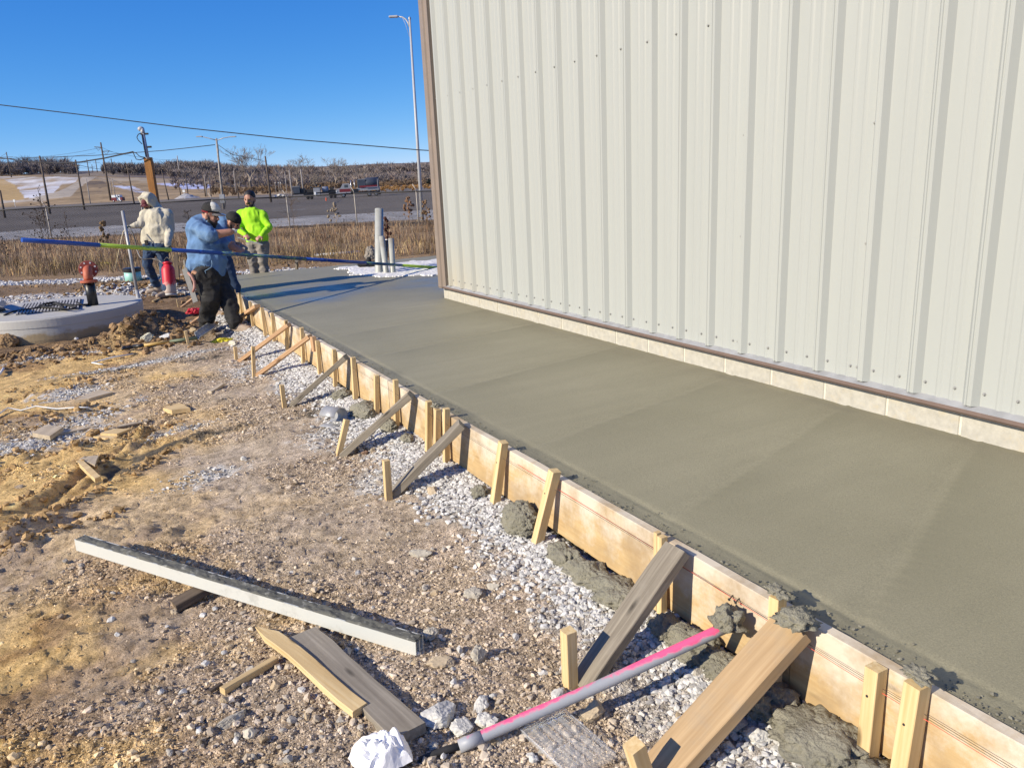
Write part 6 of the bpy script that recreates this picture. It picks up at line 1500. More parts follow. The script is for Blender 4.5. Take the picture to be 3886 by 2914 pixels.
# ------------------------------------------------------------------ pale standing pipes on the far slab
def rP(x, y): return ((1300 + x / 4.74) / 1.7568, (750 + y / 4.74) / 1.7568)
for i, (bx, ty, tx, r_, lab) in enumerate([((745, 1368), 205, 632, .067, 'tallest of the pale vertical pipes on the far slab'), ((790, 1368), 700, 705, .044, 'medium pale vertical pipe touching the tallest one'), ((905, 1358), 738, 870, .044, 'pale vertical pipe on the right of the group')]):
    b = Vector(at_z(*rP(*bx), .0)); 
    if i == 0: b = b + Vector((-.02, .18, 0))
    d_ = float((np.array(b) - CAM) @ FW); t = Vector(at_d(*rP(tx + (20 if i == 0 else 0), ty), d_ ))
    o = MB().lathe(b - Zv * .05, [(r_, 0), (r_, (t - b).length + .05), (r_ * .88, (t - b).length + .05), (r_ * .88, (t - b).length - .1)], 24, t - b, cap=False).build('pvc_pipe', M['pvc'], None, True); tag(o, lab, 'pipe', 'pale pipes standing on the far slab')
b = Vector(at_z(*rP(840, 1330), 0)) + Vector((0, .2, 0)); d_ = float((np.array(b) - CAM) @ FW); t = Vector(at_d(*rP(790, 770), d_))
o = MB().tube([b - Zv * .05, t], .03, 12).build('conduit', M['black'], None, True); tag(o, 'dark thin pipe standing between the pale pipes', 'pipe')
o = MB().ell(t, (.022, .022, .022), n=10).build('pipe_cap', M['white'], None, True); tag(o, 'small white cap on top of the dark thin pipe', 'cap')
# shoes and bag beside the pipes
c = Vector(at_z(*rP(400, 1262), .0)); bt = thing('work_boots', 'dusty dark work shoes lying beside the pale standing pipes', 'shoes', tuple(c))
for k in (0, 1):
    cc = c + RTv * (.17 * k) + Zv * .015; B = Body(); d_ = dirv(-.25, -1); B.cap(cc + Zv * .06 + RTv * .06, cc + Zv * .04 - RTv * .08, .055, .042, 's'); B.cap(cc + Zv * .06 + RTv * .07, cc + Zv * .12 + RTv * .08, .05, .045, 's'); B.build('shoe', bt, {'s': 'blackcloth'}, .009)
o = blob(Vector(at_z(*rP(600, 1240), 0)) + Vector((0, .2, .17)), (.10, .09, .15), 'dark slumped bag leaning on the tallest pale pipe', 41, .35, 'greycloth', 'bag', cat='bag')
o.data.materials[0] = M['greycloth']
a, b = [on_ground(*r2(*q), .04) for q in [(1080, 1385), (1475, 1355)]]
o = MB().tube([a, b], .045, 12).build('white_pipe', M['white'], None, True); tag(o, 'white plastic pipe lying on the ground beyond the slab', 'pipe')
o = plank('wooden_stake', on_ground(*r2(940, 1478)) - Zv * .1, Vector(at_d(*r2(942, 1415), 15.2)), .06, .04, M['greyplank'], None, up=-FWv); tag(o, 'grey stake standing at the far edge of the slab', 'stake')

# ------------------------------------------------------------------ dry grass belt
def grass(name, n, smin, smax, hmin, hmax, wid, cols, lab, latr=(-34, 26), seed=3):
    g = np.random.default_rng(seed)
    s = smin + (smax - smin) * g.random(n); la = latr[0] + (latr[1] - latr[0]) * g.random(n)
    la = la * s / 36.0
    x = CAM[0] + s * WH[0] + la * RH[0]; y = CAM[1] + s * WH[1] + la * RH[1]
    cl = fbm(x, y, .55, 3); cl2 = fbm(x, y, 2.2, 2); ok = (cl + .6 * cl2 + .32 > g.random(n) * .55) & ~((x > -2.5) & (y < 14) ) & ~((x > -1) & (y > 6) & (s < 19.5 + .22 * la + 1.5 * cl))
    x, y, s, cl = x[ok], y[ok], s[ok], cl[ok]; n = len(x)
    h = (hmin + (hmax - hmin) * g.random(n)) * (.75 + .9 * np.clip(cl + .25, 0, 1)); z = hz(x, y); h = np.minimum(h, np.maximum(.10, (1.38 - z) - (70 + 45 * g.random(n)) * s / 1782))
    ang = g.random(n) * 2 * PI; lean = .1 + 1.0 * g.random(n) ** 1.5; ld = np.stack([np.cos(ang), np.sin(ang)], -1)
    fa = g.random(n) * PI; wv = np.stack([np.cos(fa), np.sin(fa), 0 * fa], -1) * (wid * (.6 + .8 * g.random(n)) * (s / 28))[:, None]
    b = np.stack([x, y, z - .03], -1); m = b + np.stack([ld[:, 0] * lean * h * .35, ld[:, 1] * lean * h * .35, h * .6], -1); t = b + np.stack([ld[:, 0] * lean * h, ld[:, 1] * lean * h, h * (1 - .45 * lean)], -1)
    V = np.stack([b - wv, b + wv, m - wv * .7, m + wv * .7, t], 1).reshape(-1, 3)
    o = np.arange(n) * 5
    F = np.stack([np.stack([o, o + 1, o + 3], -1), np.stack([o, o + 3, o + 2], -1), np.stack([o + 2, o + 3, o + 4], -1)], 1).reshape(-1, 3)
    c = np.array(cols)[g.integers(0, len(cols), n)] * g.uniform(.6, 1.3, (n, 1)) * (1 + 1.6 * fbm(x, y, .8, 3))[:, None].clip(.45, 1.8); me = np_mesh(name, V, F, M['grass'], False, np.repeat(c, 5, 0))
    o = bpy.data.objects.new(name, me); put(o); tag(o, lab, 'grass', kind='stuff')
GC = [(.30, .205, .115), (.22, .14, .08), (.42, .31, .18), (.15, .095, .06), (.27, .18, .11), (.36, .25, .14), (.27, .15, .085), (.33, .28, .21)]
grass('dry_grass', 95000, 19.0, 44, .15, .55, .0055, GC, 'belt of dry brown grass between the dirt yard and the chain link fence')
grass('tall_grass', 9000, 19.3, 40, .5, 1.0, .0045, GC[1:], 'scattered taller dry stalks standing above the brown grass', seed=21)
grass('straw_grass', 9000, 18.6, 24, .15, .5, .009, [(.46, .35, .17), (.40, .29, .13), (.36, .27, .15)], 'short yellow straw grass along the front edge of the dry grass', seed=9)
grass('far_grass', 5000, 46, 62, .1, .5, .012, [(.30, .22, .14), (.25, .18, .11)], 'thin dry grass along the far side of the fence', seed=12)

def weed(dx, dyb, D, h, lab, seed, heads=26, col=(.07, .05, .035), spread=.35, headr=.022, lean=0.0, grp=None):
    g = np.random.default_rng(seed); b = Vector(at_d(dx, dyb, D)); b.z = gz(b.x, b.y) - .05
    t = thing('dry_weed', lab, 'weed', tuple(b), grp); st = MB(); hd = MB()
    top = b + Vector((0, 0, h)) + RTv * lean
    st.tube([b, b.lerp(top, .5) + RTv * .04, top], [.010, .008, .005], 5)
    for k in range(heads):
        q = .35 + .65 * g.random(); p = b.lerp(top, q); d_ = RTv * g.normal() * spread + FWv * g.normal() * spread * .6 + Zv * (.10 + .35 * g.random())
        e = p + d_ * h * .5 * (1.25 - q); st.tube([p, p.lerp(e, .5) + Zv * .02, e], [.0055, .0045, .004], 4)
        hd.ell(e, (headr * g.uniform(.6, 1.2),) * 3, n=6)
    mt = mat('weed_stalk', col, .9, .2, 8); st.build('stalk', mt, t); tag(hd.build('seed_heads', mat('seed_head', tuple(c * .7 for c in col), .9, .2, 8), t), kind='stuff')
weed(118, 590, 22, 2.25, 'tall dark weed with round seed heads left of the chain link fence post', 1, 34)
weed(100, 560, 24, 1.6, 'bushy dark weed with seed heads right of the leftmost fence post', 2, 34, spread=.5)
weed(160, 575, 23, 1.5, 'thin leaning weed left of the leaning conduit', 3, 18)
weed(247, 560, 20, 1.25, 'brown feathery weed close to the hand of the worker in cream', 4, 14, (.20, .13, .06), .25, .05, -.2)
weed(420, 555, 26, 1.35, 'dark weed between the worker in cream and the worker in blue', 5, 26)
weed(640, 540, 30, 1.9, 'bare twiggy shrub behind the fence post right of the worker in lime', 6, 30, (.14, .10, .07), .45, .012)
weed(730, 520, 36, 1.25, 'pale feathery weed in front of the parking lot', 7, 30, (.36, .29, .2), .35, .06)
weed(842, 560, 21, 1.0, 'dark reddish dock weed behind the pale pipes', 8, 22, (.10, .04, .025), .12, .045)
weed(885, 505, 33, 1.45, 'reddish feathery weed beside the tall lamp pole', 9, 26, (.30, .17, .09), .3, .06)
weed(925, 520, 30, 1.2, 'brown leafy weed beside the building corner', 10, 30, (.24, .15, .08), .3, .05)
weed(20, 600, 22, .95, 'low dark weed at the far left edge', 11, 20)

# ------------------------------------------------------------------ chain link fence
fen = thing('chain_link_fence', 'chain link fence with leaning top arms between the dry grass and the parking lot', 'fence', (4, 43, -.8))
FL = [(-380, 475, 42), (-50, 457, 42), (98.8, 449.4, 42), (304.6, 440, 42), (458, 431.8, 42), (618.5, 425.9, 41.5), (765, 418.2, 40.5), (899, 414, 37), (1040, 409, 33)]
tops = [Vector(at_d(*f)) for f in FL]
pitch_ = .085
fab = MB()
for i, t in enumerate(tops):
    g_ = gz(t.x, t.y); bse = Vector((t.x, t.y, g_ - .2))
    MB().tube([bse, t + Zv * .02], .033, 8).build('post', M['fencepost'], fen, True)
    MB().tube([t, t + Zv * .14 - RTv * .03, t + Zv * .36 - RTv * .16], [.03, .026, .02], 6).build('barb_arm', M['fencepost'], fen, True)
for a, b in zip(tops[:-1], tops[1:]):
    MB().tube([a, b], .034, 8).build('top_rail', M['fence'], fen, True)
    L = (b - a).length; d_ = (b - a) / L; H_ = 1.62; n = int((L + H_) / pitch_)
    Vv = []; Ff = []
    for sgn in (1, -1):
        for k in range(n):
            x0 = k * pitch_ - H_; u0, u1 = x0, x0 + H_; z0, z1 = 0.0, H_
            if u0 < 0: z0 = -u0; u0 = 0
            if u1 > L: z1 -= (u1 - L); u1 = L
            if u1 <= u0: continue
            if sgn < 0: u0, u1 = L - u0, L - u1
            def P_(u, z): return a + d_ * u + Zv * (z - H_ - .02)
            p, q = P_(u0, z0), P_(u1, z1); w = Vector((0, 0, .0075)); o_ = len(Vv); f_ = FWv * .0075
            Vv += [p - w, p + w + f_, p + w - f_, q - w, q + w + f_, q + w - f_]; Ff += [(o_, o_ + 1, o_ + 4, o_ + 3), (o_ + 1, o_ + 2, o_ + 5, o_ + 4), (o_ + 2, o_, o_ + 3, o_ + 5)]
    o = MB().add(Vv, Ff).build('wire_mesh', M['fence'], fen); tag(o, kind='stuff')

# ------------------------------------------------------------------ lamp poles
def gh(p): return float(height(np.array([p[0]]), np.array([p[1]]))[0])
Dl = 44.0; b = Vector(at_d(913, 485, Dl)); b.z = gh(b) - .1
lp = thing('street_lamp', 'tall silver lamp pole with one curved arm beside the building corner', 'lamp', tuple(b))
t = Vector(at_d(885, 42, Dl)); MB().tube([b, t], [.105, .06], 16).build('pole', M['alu'], lp, True)
MB().lathe(t, [(.078, -.02), (.078, .06), (.04, .12), (.0, .14)], 12, cap=False).build('pole_cap', M['steel'], lp, True)
arm = [Vector(at_d((1500 + x / 2.212) / 1.7568, y / 2.212 / 1.7568, Dl)) for x, y in [(120, 228), (108, 195), (88, 165), (60, 147), (25, 142)]]
MB().tube(arm, [.05, .045, .042, .04, .038], 10).build('arm', M['alu'], lp, True)
MB().tube([Vector(at_d((1500 + x / 2.212) / 1.7568, y / 2.212 / 1.7568, Dl)) for x, y in [(60, 150), (85, 205), (118, 310)]], .012, 6).build('tie_rod', M['alu'], lp, True)
lc = Vector(at_d(850, 36.8, Dl)); mb = MB(); mb.box(lc, (.26, .12, .055), (RTv, FWv, Zv)); mb.build('luminaire', M['alu'], lp, bevel=.03)
Dl = 108.0; b = Vector(at_d(*r2(332, 1000), Dl)); b.z = gh(b) - .1
lp = thing('street_lamp', 'double armed wooden lamp pole with wires and a meter box in the parking lot', 'lamp', tuple(b))
t = Vector(at_d(*r2(268, 390), Dl)); MB().tube([b, t], [.19, .12], 12).build('pole', M['greypole'], lp, True)
for pts in ([(270, 405), (210, 390), (160, 377), (125, 374)], [(276, 405), (330, 385), (380, 377), (408, 375)]):
    q = [Vector(at_d(*r2(*p), Dl)) for p in pts]; MB().tube(q, .06, 8).build('arm', M['steel'], lp, True)
    mb = MB(); mb.box(q[-1], (.42, .14, .07), (RTv, FWv, Zv)); mb.build('luminaire', M['steel'], lp, bevel=.02)
mb = MB(); c = Vector(at_d(*r2(318, 895), Dl - .3)); mb.box(c, (.33, .15, .6), (RTv, FWv, Zv)); mb.build('meter_box', M['silver'], lp)
MB().tube([Vector(at_d(*r2(*q), Dl - .4)) for q in [(282, 450), (300, 700), (335, 900), (345, 930), (335, 990)]], .05, 6).build('cable', M['rubber'], lp)

# wooden service post with mast
Ds = 18.6; b = Vector(at_d(*r1(1655, 1180), Ds)); b.z = gz(b.x, b.y) - .2; t = Vector(at_d(*r1(1553, 688), Ds)); b = Vector((t.x, t.y + .0, b.z))
sp = thing('service_post', 'brown timber power post with a silver mast pipe behind the worker in cream', 'post', tuple(b))
plank('timber', b, t, .165, .14, M['post'], sp, up=-FWv, seg=10, jit=.006)
m0, m1 = Vector(at_d(*r1(1552, 700), Ds - .1)), Vector(at_d(*r1(1500, 430), Ds - .1))
MB().tube([m0, m1], .04, 12).build('mast', M['alu'], sp, True)
MB().tube([m1 - (m1 - m0).normalized() * .02, m1 + (m1 - m0).normalized() * .1], .048, 12).ell(m1 + (m1 - m0).normalized() * .1 - RTv * .03, (.075, .06, .06)).build('weatherhead', M['alu'], sp, True)
for y in (440, 577):
    c = Vector(at_d(*r1(1545 if y > 500 else 1512, y), Ds - .1)); MB().tube([c - RTv * .08, c + RTv * .10], .022, 8).build('bracket', M['rubber'], sp)
MB().tube([Vector(at_d(*r1(*q), Ds - .15)) for q in [(1478, 432), (1450, 445), (1436, 475), (1450, 505), (1490, 545)]], .010, 6).tube([Vector(at_d(*r1(*q), Ds - .15)) for q in [(1488, 440), (1500, 520), (1520, 620), (1532, 680)]], .012, 6).tube([Vector(at_d(*r1(*q), Ds - .1)) for q in [(1395, 628), (1430, 640), (1460, 672), (1490, 682), (1520, 685)]], .010, 6).tube([Vector(at_d(*r1(*q), Ds - .1)) for q in [(1395, 628), (1412, 670), (1430, 705), (1470, 712), (1520, 695)]], .010, 6).build('wire_loop', M['rubber'], sp, True)
def wire(name, pts, r, lab, grp=None, n=6, sag=0):
    pts = [Vector(at_d(*p)) for p in pts]
    if len(pts) == 2 and sag:
        pts = [pts[0].lerp(pts[1], q) - Zv * sag * 4 * q * (1 - q) for q in np.linspace(0, 1, 15)]
    o = MB().tube(pts, r, n).build(name, M['rubber'], None, True); tag(o, lab, 'cable', grp)
wire('overhead_cable', [(-160, 210, 30), (0, 227, 30), (170, 247.5, 30), (400, 276.5, 30), (640, 302, 30), (907, 324.5, 30), (1150, 338, 30)], .018, 'thick dark cable crossing the whole sky from left to the building')
wire('service_drop', [(*r1(-300, 640), 34), (*r1(0, 690), 30), (*r1(200, 717), 27), (*r1(400, 737), 25), (*r1(650, 745), 23), (*r1(840, 735), 21.8), (*r1(1090, 695), 20.5), (*r1(1250, 660), 19.6), (*r1(1395, 628), 18.5)], .018, 'twisted dark service cable sagging to the timber power post')
wire('overhead_wire', [(*r1(-300, 715), 160), (*r1(0, 702), 150), (*r1(1000, 665), 130), (*r1(1700, 615), 118), (*r2(0, 472), 112), (*r2(255, 443), 108)], .05, 'thin wire rising from the left edge to the double armed lamp pole')
wire('overhead_wire', [(*r2(278, 440), 108), (*r2(400, 525), 100), (*r2(660, 575), 140)], .04, 'thin wire from the double armed lamp pole down to the right')

# ------------------------------------------------------------------ utility poles in the distance
PT = M['pole']
def upole(top, bot, D, lab, arms=(), r=.16, mt=PT, grp='utility poles in the distance', braces=()):
    T = Vector(at_d(*top, D)); b = Vector((T.x, T.y, gh(T) - .3)); Bp = Vector(at_d(*bot, D))
    b = Vector((Bp.x, Bp.y, min(Bp.z, gh(Bp)) - .3))
    th = thing('utility_pole', lab, 'utility pole', tuple(b), grp)
    MB().tube([b, T], [r * 1.15, r * .75], 8).build('shaft', mt, th, True)
    for (p, q) in arms: MB().tube([Vector(at_d(*p, D)), Vector(at_d(*q, D))], r * .42, 5).build('crossarm', mt, th)
    for (p, q) in braces: MB().tube([Vector(at_d(*p, D)), Vector(at_d(*q, D))], r * .2, 4).build('arm_brace', mt, th)
    return th
R = r1
upole(R(65, 630), R(115, 872), 420, 'far transmission pole with crossed bracing near the left edge', [(R(0, 685), R(135, 681))], .30, braces=[(R(0, 683), R(62, 645)), (R(0, 780), R(80, 735)), (R(0, 830), R(85, 740)), (R(0, 760), R(40, 790))])
upole(R(415, 670), R(505, 1172), 140, 'nearest dark utility pole left of the red and white truck', [(R(392, 737), R(452, 737))], .19)
upole(R(792, 712), R(872, 1155), 165, 'dark utility pole with a V braced crossarm in front of the hill road', [(R(758, 772), R(843, 769))], .19, braces=[(R(762, 772), R(805, 790)), (R(840, 770), R(805, 790))])
upole(R(1056, 530), R(1160, 1130), 260, 'tallest transmission pole with two offset arms left of the timber post', [(R(990, 577), R(1066, 581)), (R(1078, 623), R(1148, 620))], .30, braces=[(R(1005, 580), R(1030, 615)), (R(1030, 615), R(1060, 583)), (R(1145, 622), R(1115, 655)), (R(1115, 655), R(1085, 628))])
upole(R(910, 705), R(940, 887), 520, 'far slim pole with low arms above the top of the hill road', [(R(885, 735), R(955, 745))], .28)
upole(R(963, 760), R(980, 887), 600, 'far short pole right of the hill road crest', [(R(945, 785), R(1000, 780))], .25)
upole(R(1000, 702), R(1028, 880), 560, 'far pole just left of the tallest transmission pole', [(R(975, 738), R(1050, 740))], .28)
upole(R(1080, 740), R(1112, 880), 560, 'far pole just right of the tallest transmission pole', [(R(1055, 785), R(1125, 783))], .25)
upole(R(1165, 695), R(1193, 876), 560, 'far pole on the ridge between the tallest pole and the timber post', [(R(1145, 715), R(1172, 712)), (R(1170, 740), R(1195, 737))], .3)
upole(R(1330, 765), R(1400, 1118), 200, 'dark utility pole with a braced crossarm left of the timber post', [(R(1303, 808), R(1370, 806))], .19, braces=[(R(1310, 808), R(1338, 830)), (R(1365, 807), R(1338, 830))])
upole(R(1380, 710), R(1396, 826), 650, 'faint far pole on the ridge left of the timber post', [(R(1365, 745), R(1405, 742))], .25)
upole(R(1858, 668), R(1890, 912), 480, 'pale far transmission pole right of the worker in cream', [(R(1808, 705), R(1865, 706)), (R(1868, 740), R(1922, 736))], .34, M['greypole'])
upole(R(905, 910), R(938, 1117), 230, 'short bare pole below the hill road', (), .14, M['greypole'])
upole(R(1145, 905), R(1172, 1062), 280, 'left of two thin bare poles right of the tallest pole', (), .14, M['greypole'])
upole(R(1175, 905), R(1205, 1060), 280, 'right of two thin bare poles right of the tallest pole', (), .14, M['greypole'])
upole(R(1695, 820), R(1766, 1098), 225, 'bare brown pole between the timber post and the gravel pile', (), .17)
upole(R(1858, 850), R(1892, 1058), 260, 'bare pole above the left side of the gravel pile', (), .15)
upole(R(1942, 845), R(1970, 1055), 260, 'bare pole above the middle of the gravel pile', (), .15)
upole(R(2128, 895), R(2152, 1075), 250, 'left of a pair of poles behind the cap of the worker in blue', (), .14)
upole(R(2140, 870), R(2170, 1078), 250, 'right of a pair of poles behind the cap of the worker in blue', (), .15, M['greypole'])
upole(R(2188, 885), R(2215, 1080), 250, 'pole left of the double armed lamp pole', (), .14)
upole(R(0, 1030), R(30, 1215), 120, 'leaning dark post at the left edge of the parking lot', (), .17)
upole(r2(678, 540), r2(726, 912), 150, 'dark wooden pole between the two big bare trees', (), .2)
upole(r2(412, 660), r2(428, 812), 260, 'thin pale pole left of the first bare tree', [(r2(405, 672), r2(418, 672))], .15, M['greypole'])
upole(r2(418, 660), r2(455, 868), 200, 'dark pole on the left of the first bare tree', (), .15)
upole(r2(878, 655), r2(905, 868), 185, 'pale leaning pole in front of the second bare tree', (), .16, M['greypole'])
upole(r2(975, 650), r2(990, 775), 230, 'stubby pale pole right of the second bare tree trunk', (), .2, M['greypole'])
upole(r2(842, 670), r2(860, 850), 240, 'thin pole left of the pale leaning pole', (), .12, M['greypole'])
upole(r2(160, 700), r2(182, 862), 250, 'thin pole just left of the double armed lamp pole base', (), .13)
upole(r2(205, 705), r2(222, 830), 270, 'second thin pole left of the double armed lamp pole base', [(r2(208, 742), r2(288, 738))], .13, M['greypole'])
upole(r2(1508, 672), r2(1514, 760), 300, 'thin white pole behind the tank truck', (), .16, M['greypole'])
for i, (x, y) in enumerate([(10, 735), (255, 745), (370, 700), (495, 725), (610, 712)]): upole(r2(x, y - 40), r2(x + 22, y + 120), 300, ['thin pole behind the black and white cap', 'thin pole right of the double armed lamp pole', 'thin pole in front of the woods left of the first bare tree', 'thin pole in front of the first bare tree trunk', 'thin pole right of the first bare tree trunk'][i], (), .12)
wl = [((-100, 745), (60, 690), 400, 420), ((65, 690), (1000, 640), 420, 300), ((130, 682), (1060, 583), 420, 262), ((0, 740), (920, 735), 420, 520), ((450, 737), (760, 772), 140, 165), ((455, 740), (1000, 800), 140, 560), ((1148, 622), (1860, 706), 262, 480), ((1066, 581), (1380, 640), 262, 400), ((1195, 740), (1860, 740), 560, 480), ((845, 770), (1303, 808), 165, 200), ((1370, 806), (2400, 850), 200, 250), ((0, 780), (900, 740), 420, 520)]
WLAB = ['power line running off the left edge from the crossed transmission pole', 'power line from the crossed transmission pole to above the hill road', 'power line from the crossed pole to the upper arm of the tallest pole', 'lowest power line from the left edge to the far slim pole', 'power line between the nearest dark pole and the V braced pole',
 'power line from the nearest dark pole out to the far ridge', 'power line from the lower arm of the tallest pole to the pale transmission pole', 'power line from the tallest pole to the faint far pole', 'power line along the ridge behind the timber post', 'power line between the V braced pole and the pole left of the timber post', 'power line passing behind the timber post towards the woods', 'upper power line from the left edge to the far slim pole']
for i, (a, b, da, db) in enumerate(wl): wire('power_line', [(*R(*a), da), (*R(*b), db)], .045, WLAB[i], 'power lines between distant poles', 4, 1.2 if da > 250 else .5)

# ------------------------------------------------------------------ bare trees
def bare_tree(dx, dyb, D, hpx, wpx, lab, seed, forks=3, grp=None, depth=6, r0=None, twigs=1.0):
    g = random.Random(seed); b = Vector(at_d(dx, dyb, D)); b.z = gh(b) - .2; H_ = hpx * D / 1663; Wd = wpx * D / 1663
    th = thing('bare_tree', lab, 'tree', tuple(b), grp); tr, cr = MB(), MB()
    r0 = r0 or H_ * .024
    def grow(p, d, L, r, lv):
        n = 3 if lv < 3 else 2; pts = [p]; dd = d.copy()
        for i in range(n):
            dd = (dd + Vector((g.gauss(0, .12), g.gauss(0, .12), g.gauss(.03, .08)))).normalized(); pts.append(pts[-1] + dd * L / n)
        re = max(r * .62, H_ * .0012)
        (tr if lv < 1 else cr).tube(pts, [r + (re - r) * i / n for i in range(n + 1)], 6 if lv < 2 else 3, cap=False)
        if lv >= depth: return
        k = forks if lv == 0 else g.choice([2, 2, 3]) if lv < depth - 1 else 3
        for i in range(k):
            a = g.uniform(0, 2 * PI); sp_ = g.uniform(.30, .62) if lv else g.uniform(.30, .55)
            side = Vector((math.cos(a), math.sin(a), 0)); nd = (dd + side * sp_ + Vector((0, 0, .10))).normalized()
            st_ = pts[-1] if i == 0 else pts[g.randint(1, len(pts) - 1)].lerp(pts[-1], g.random())
            grow(st_, nd, L * g.uniform(.68, .95), re * g.uniform(.75, 1), lv + 1)
    grow(b, Vector((g.gauss(0, .05), g.gauss(0, .05), 1)).normalized(), H_ * .17, r0, 0)
    al = np.array(tr.V + cr.V); hh_ = al[:, 2].max() - b.z; px_ = al[:, :2] @ np.array([RTv.x, RTv.y]); ww_ = np.percentile(px_, 99) - np.percentile(px_, 1)
    kz, kx = H_ / hh_, Wd / ww_
    for q in (tr, cr): q.V = [((v[0] - b.x) * kx + b.x, (v[1] - b.y) * kx + b.y, (v[2] - b.z) * kz + b.z) for v in q.V]
    tr.build('trunk', mat('bark', (.11, .09, .072), .95, .2, 2), th, True); cr.build('crown', mat('bare_branches', (.27, .225, .18), .95, .2, .7), th, True)
bare_tree(*r2(562, 815), 290, 100, 92, 'tallest wide bare tree, left of the dark wooden pole', 4, 4, depth=7)
bare_tree(*r2(940, 785), 290, 78, 90, 'second wide bare tree, behind the grey equipment trailer', 8, 3, depth=7)
bare_tree(*r2(1268, 795), 280, 70, 66, 'third bare tree, above the cab of the tank truck', 15, 4, depth=7)
bare_tree(*r2(1500, 760), 300, 40, 30, 'small bare tree behind the tank of the tank truck', 21, 3, depth=7)
bare_tree(*r2(1060, 790), 290, 38, 60, 'low rounded bare bush tree behind the equipment trailer', 23, 6, depth=6)
bare_tree(*r2(1935, 760), 290, 30, 30, 'small bare tree just left of the tall silver lamp pole', 27, 3, depth=6)
bare_tree(*r2(470, 800), 300, 48, 36, 'thin bare tree left of the tallest bare tree', 31, 3, depth=6)
# distant woods, read as one mass
def woods(name, n, xr, sr, hr, cols, lab, seed, tw=60):
    g = np.random.default_rng(seed); xd = g.uniform(*xr, n); s = sr[0] + (sr[1] - sr[0]) * g.random(n) ** .8
    la = (xd - 1106) * s / 1723; x = CAM[0] + s * WH[0] + la * RH[0]; y = CAM[1] + s * WH[1] + la * RH[1]
    z = height(x, y); h = g.uniform(*hr, n) * (s / 450) * (1 + .6 * fbm(x, y, .02, 3)); cols = np.array(cols)[g.integers(0, len(cols), n)] * g.uniform(.75, 1.25, (n, 1))
    B_ = np.repeat(np.stack([x, y, z], -1), tw, 0); Hh = np.repeat(h, tw); m = len(Hh); q = .12 + .5 * g.random(m)
    a = g.random(m) * 2 * PI; sp_ = (.10 + .36 * g.random(m)) * Hh; rise = (.2 + .3 * g.random(m)) * Hh
    Hh = Hh
    st = B_ + np.stack([np.cos(a) * sp_ * .3, np.sin(a) * sp_ * .3, q * Hh], -1); en = st + np.stack([np.cos(a) * sp_, np.sin(a) * sp_, rise], -1)
    en[:, 2] = np.minimum(en[:, 2], B_[:, 2] + Hh); fa = g.random(m) * PI; w = np.stack([np.cos(fa), np.sin(fa), .3 * np.sin(fa * 3)], -1) * (.22 * s.repeat(tw) / 450)[:, None]
    V = np.stack([st - w, st + w, en], 1); tv = np.stack([np.stack([x - .18, y, z - 1], -1), np.stack([x + .18, y, z - 1], -1), np.stack([x, y, z + h * .8], -1)], 1)
    V = np.concatenate([V.reshape(-1, 3), tv.reshape(-1, 3)]); F = np.arange(len(V)).reshape(-1, 3); c = np.concatenate([np.repeat(cols, tw * 3, 0), np.repeat(cols * .7, 3, 0)])
    o = bpy.data.objects.new(name, np_mesh(name, V, F, M['twig'], False, c)); put(o); tag(o, lab, 'woods', kind='stuff')
WC = [(.23, .195, .175), (.27, .225, .20), (.20, .175, .165), (.32, .265, .225), (.26, .20, .165)]  # lightened tones, the haze over the far slope put into the colour
woods('bare_woods', 2100, (395, 1000), (330, 900), (1.8, 5.6), WC, 'grey brown bare woods covering the slope behind the parking lot', 3)
woods('ridge_woods', 330, (-60, 200), (560, 660), (2.5, 8.5), [(.17, .15, .145), (.21, .18, .165)], 'dark bare woods on the far ridge at the left', 4, 70)  # ridge tones lightened for haze too, in the colour itself
woods('ridge_woods', 260, (255, 480), (560, 640), (1.8, 7), [(.17, .15, .14), (.21, .175, .155)], 'dark bare woods on the far ridge behind the timber post', 5, 70)
woods('brush', 700, (480, 1000), (255, 330), (1.5, 3.6), [(.25, .17, .10), (.20, .14, .09), (.16, .115, .08)], 'brown brush along the far edge of the parking lot', 6, 40)
woods('brush', 260, (780, 1000), (200, 260), (1.0, 2.2), [(.42, .25, .10), (.36, .21, .09)], 'rusty orange grass behind the tank truck', 7, 40)
def cedar(dx, dyt, D, h, lab, seed, w=.32):
    g = np.random.default_rng(seed); t = Vector(at_d(dx, dyt, D)); b = Vector((t.x, t.y, t.z - h)); th = thing('cedar_tree', lab, 'tree', tuple(b), 'dark cedars on the far ridge')
    mb = MB()
    for k in range(170):
        q = g.random() ** .7; rr = h * w * (1 - q) * g.uniform(.5, 1.1) + .1; a = g.random() * 6.28; p = b + Vector((math.cos(a) * rr, math.sin(a) * rr, h * (.08 + .9 * q))); s_ = h * .09 * g.uniform(.6, 1.3)
        mb.add([p + Vector(g.normal(size=3)) * s_ for _ in range(3)] + [p + Vector((0, 0, s_))], [(0, 1, 2), (0, 1, 3), (1, 2, 3)])
    mb.build('crown', M['cedar'], th); MB().tube([b - Zv * 2, b + Zv * h * .5], .25, 5).build('trunk', M['pole'], th)
for i, (x, y, h, w) in enumerate([(1775, 773, 5, .3), (1803, 770, 5.5, .3), (1832, 770, 5.5, .3), (1862, 778, 5, .3), (1905, 785, 4.5, .35), (2090, 765, 8, .4)]):
    cedar(*R(x, y), 600, h * 1.6, ['first', 'second', 'third', 'fourth', 'fifth', 'sixth'][i] + ' dark cedar from the left on the far ridge right of the timber post', i, w)
cedar(*r2(118, 612), 620, 9, 'large dark cedar on the ridge left of the double armed lamp pole', 9, .45)
cedar(*r2(1710, 625), 640, 8, 'dark cedar on the ridge left of the tall silver lamp pole', 10, .4); cedar(*r2(2052, 745), 260, 5, 'dark cedar low beside the building corner', 11, .45)

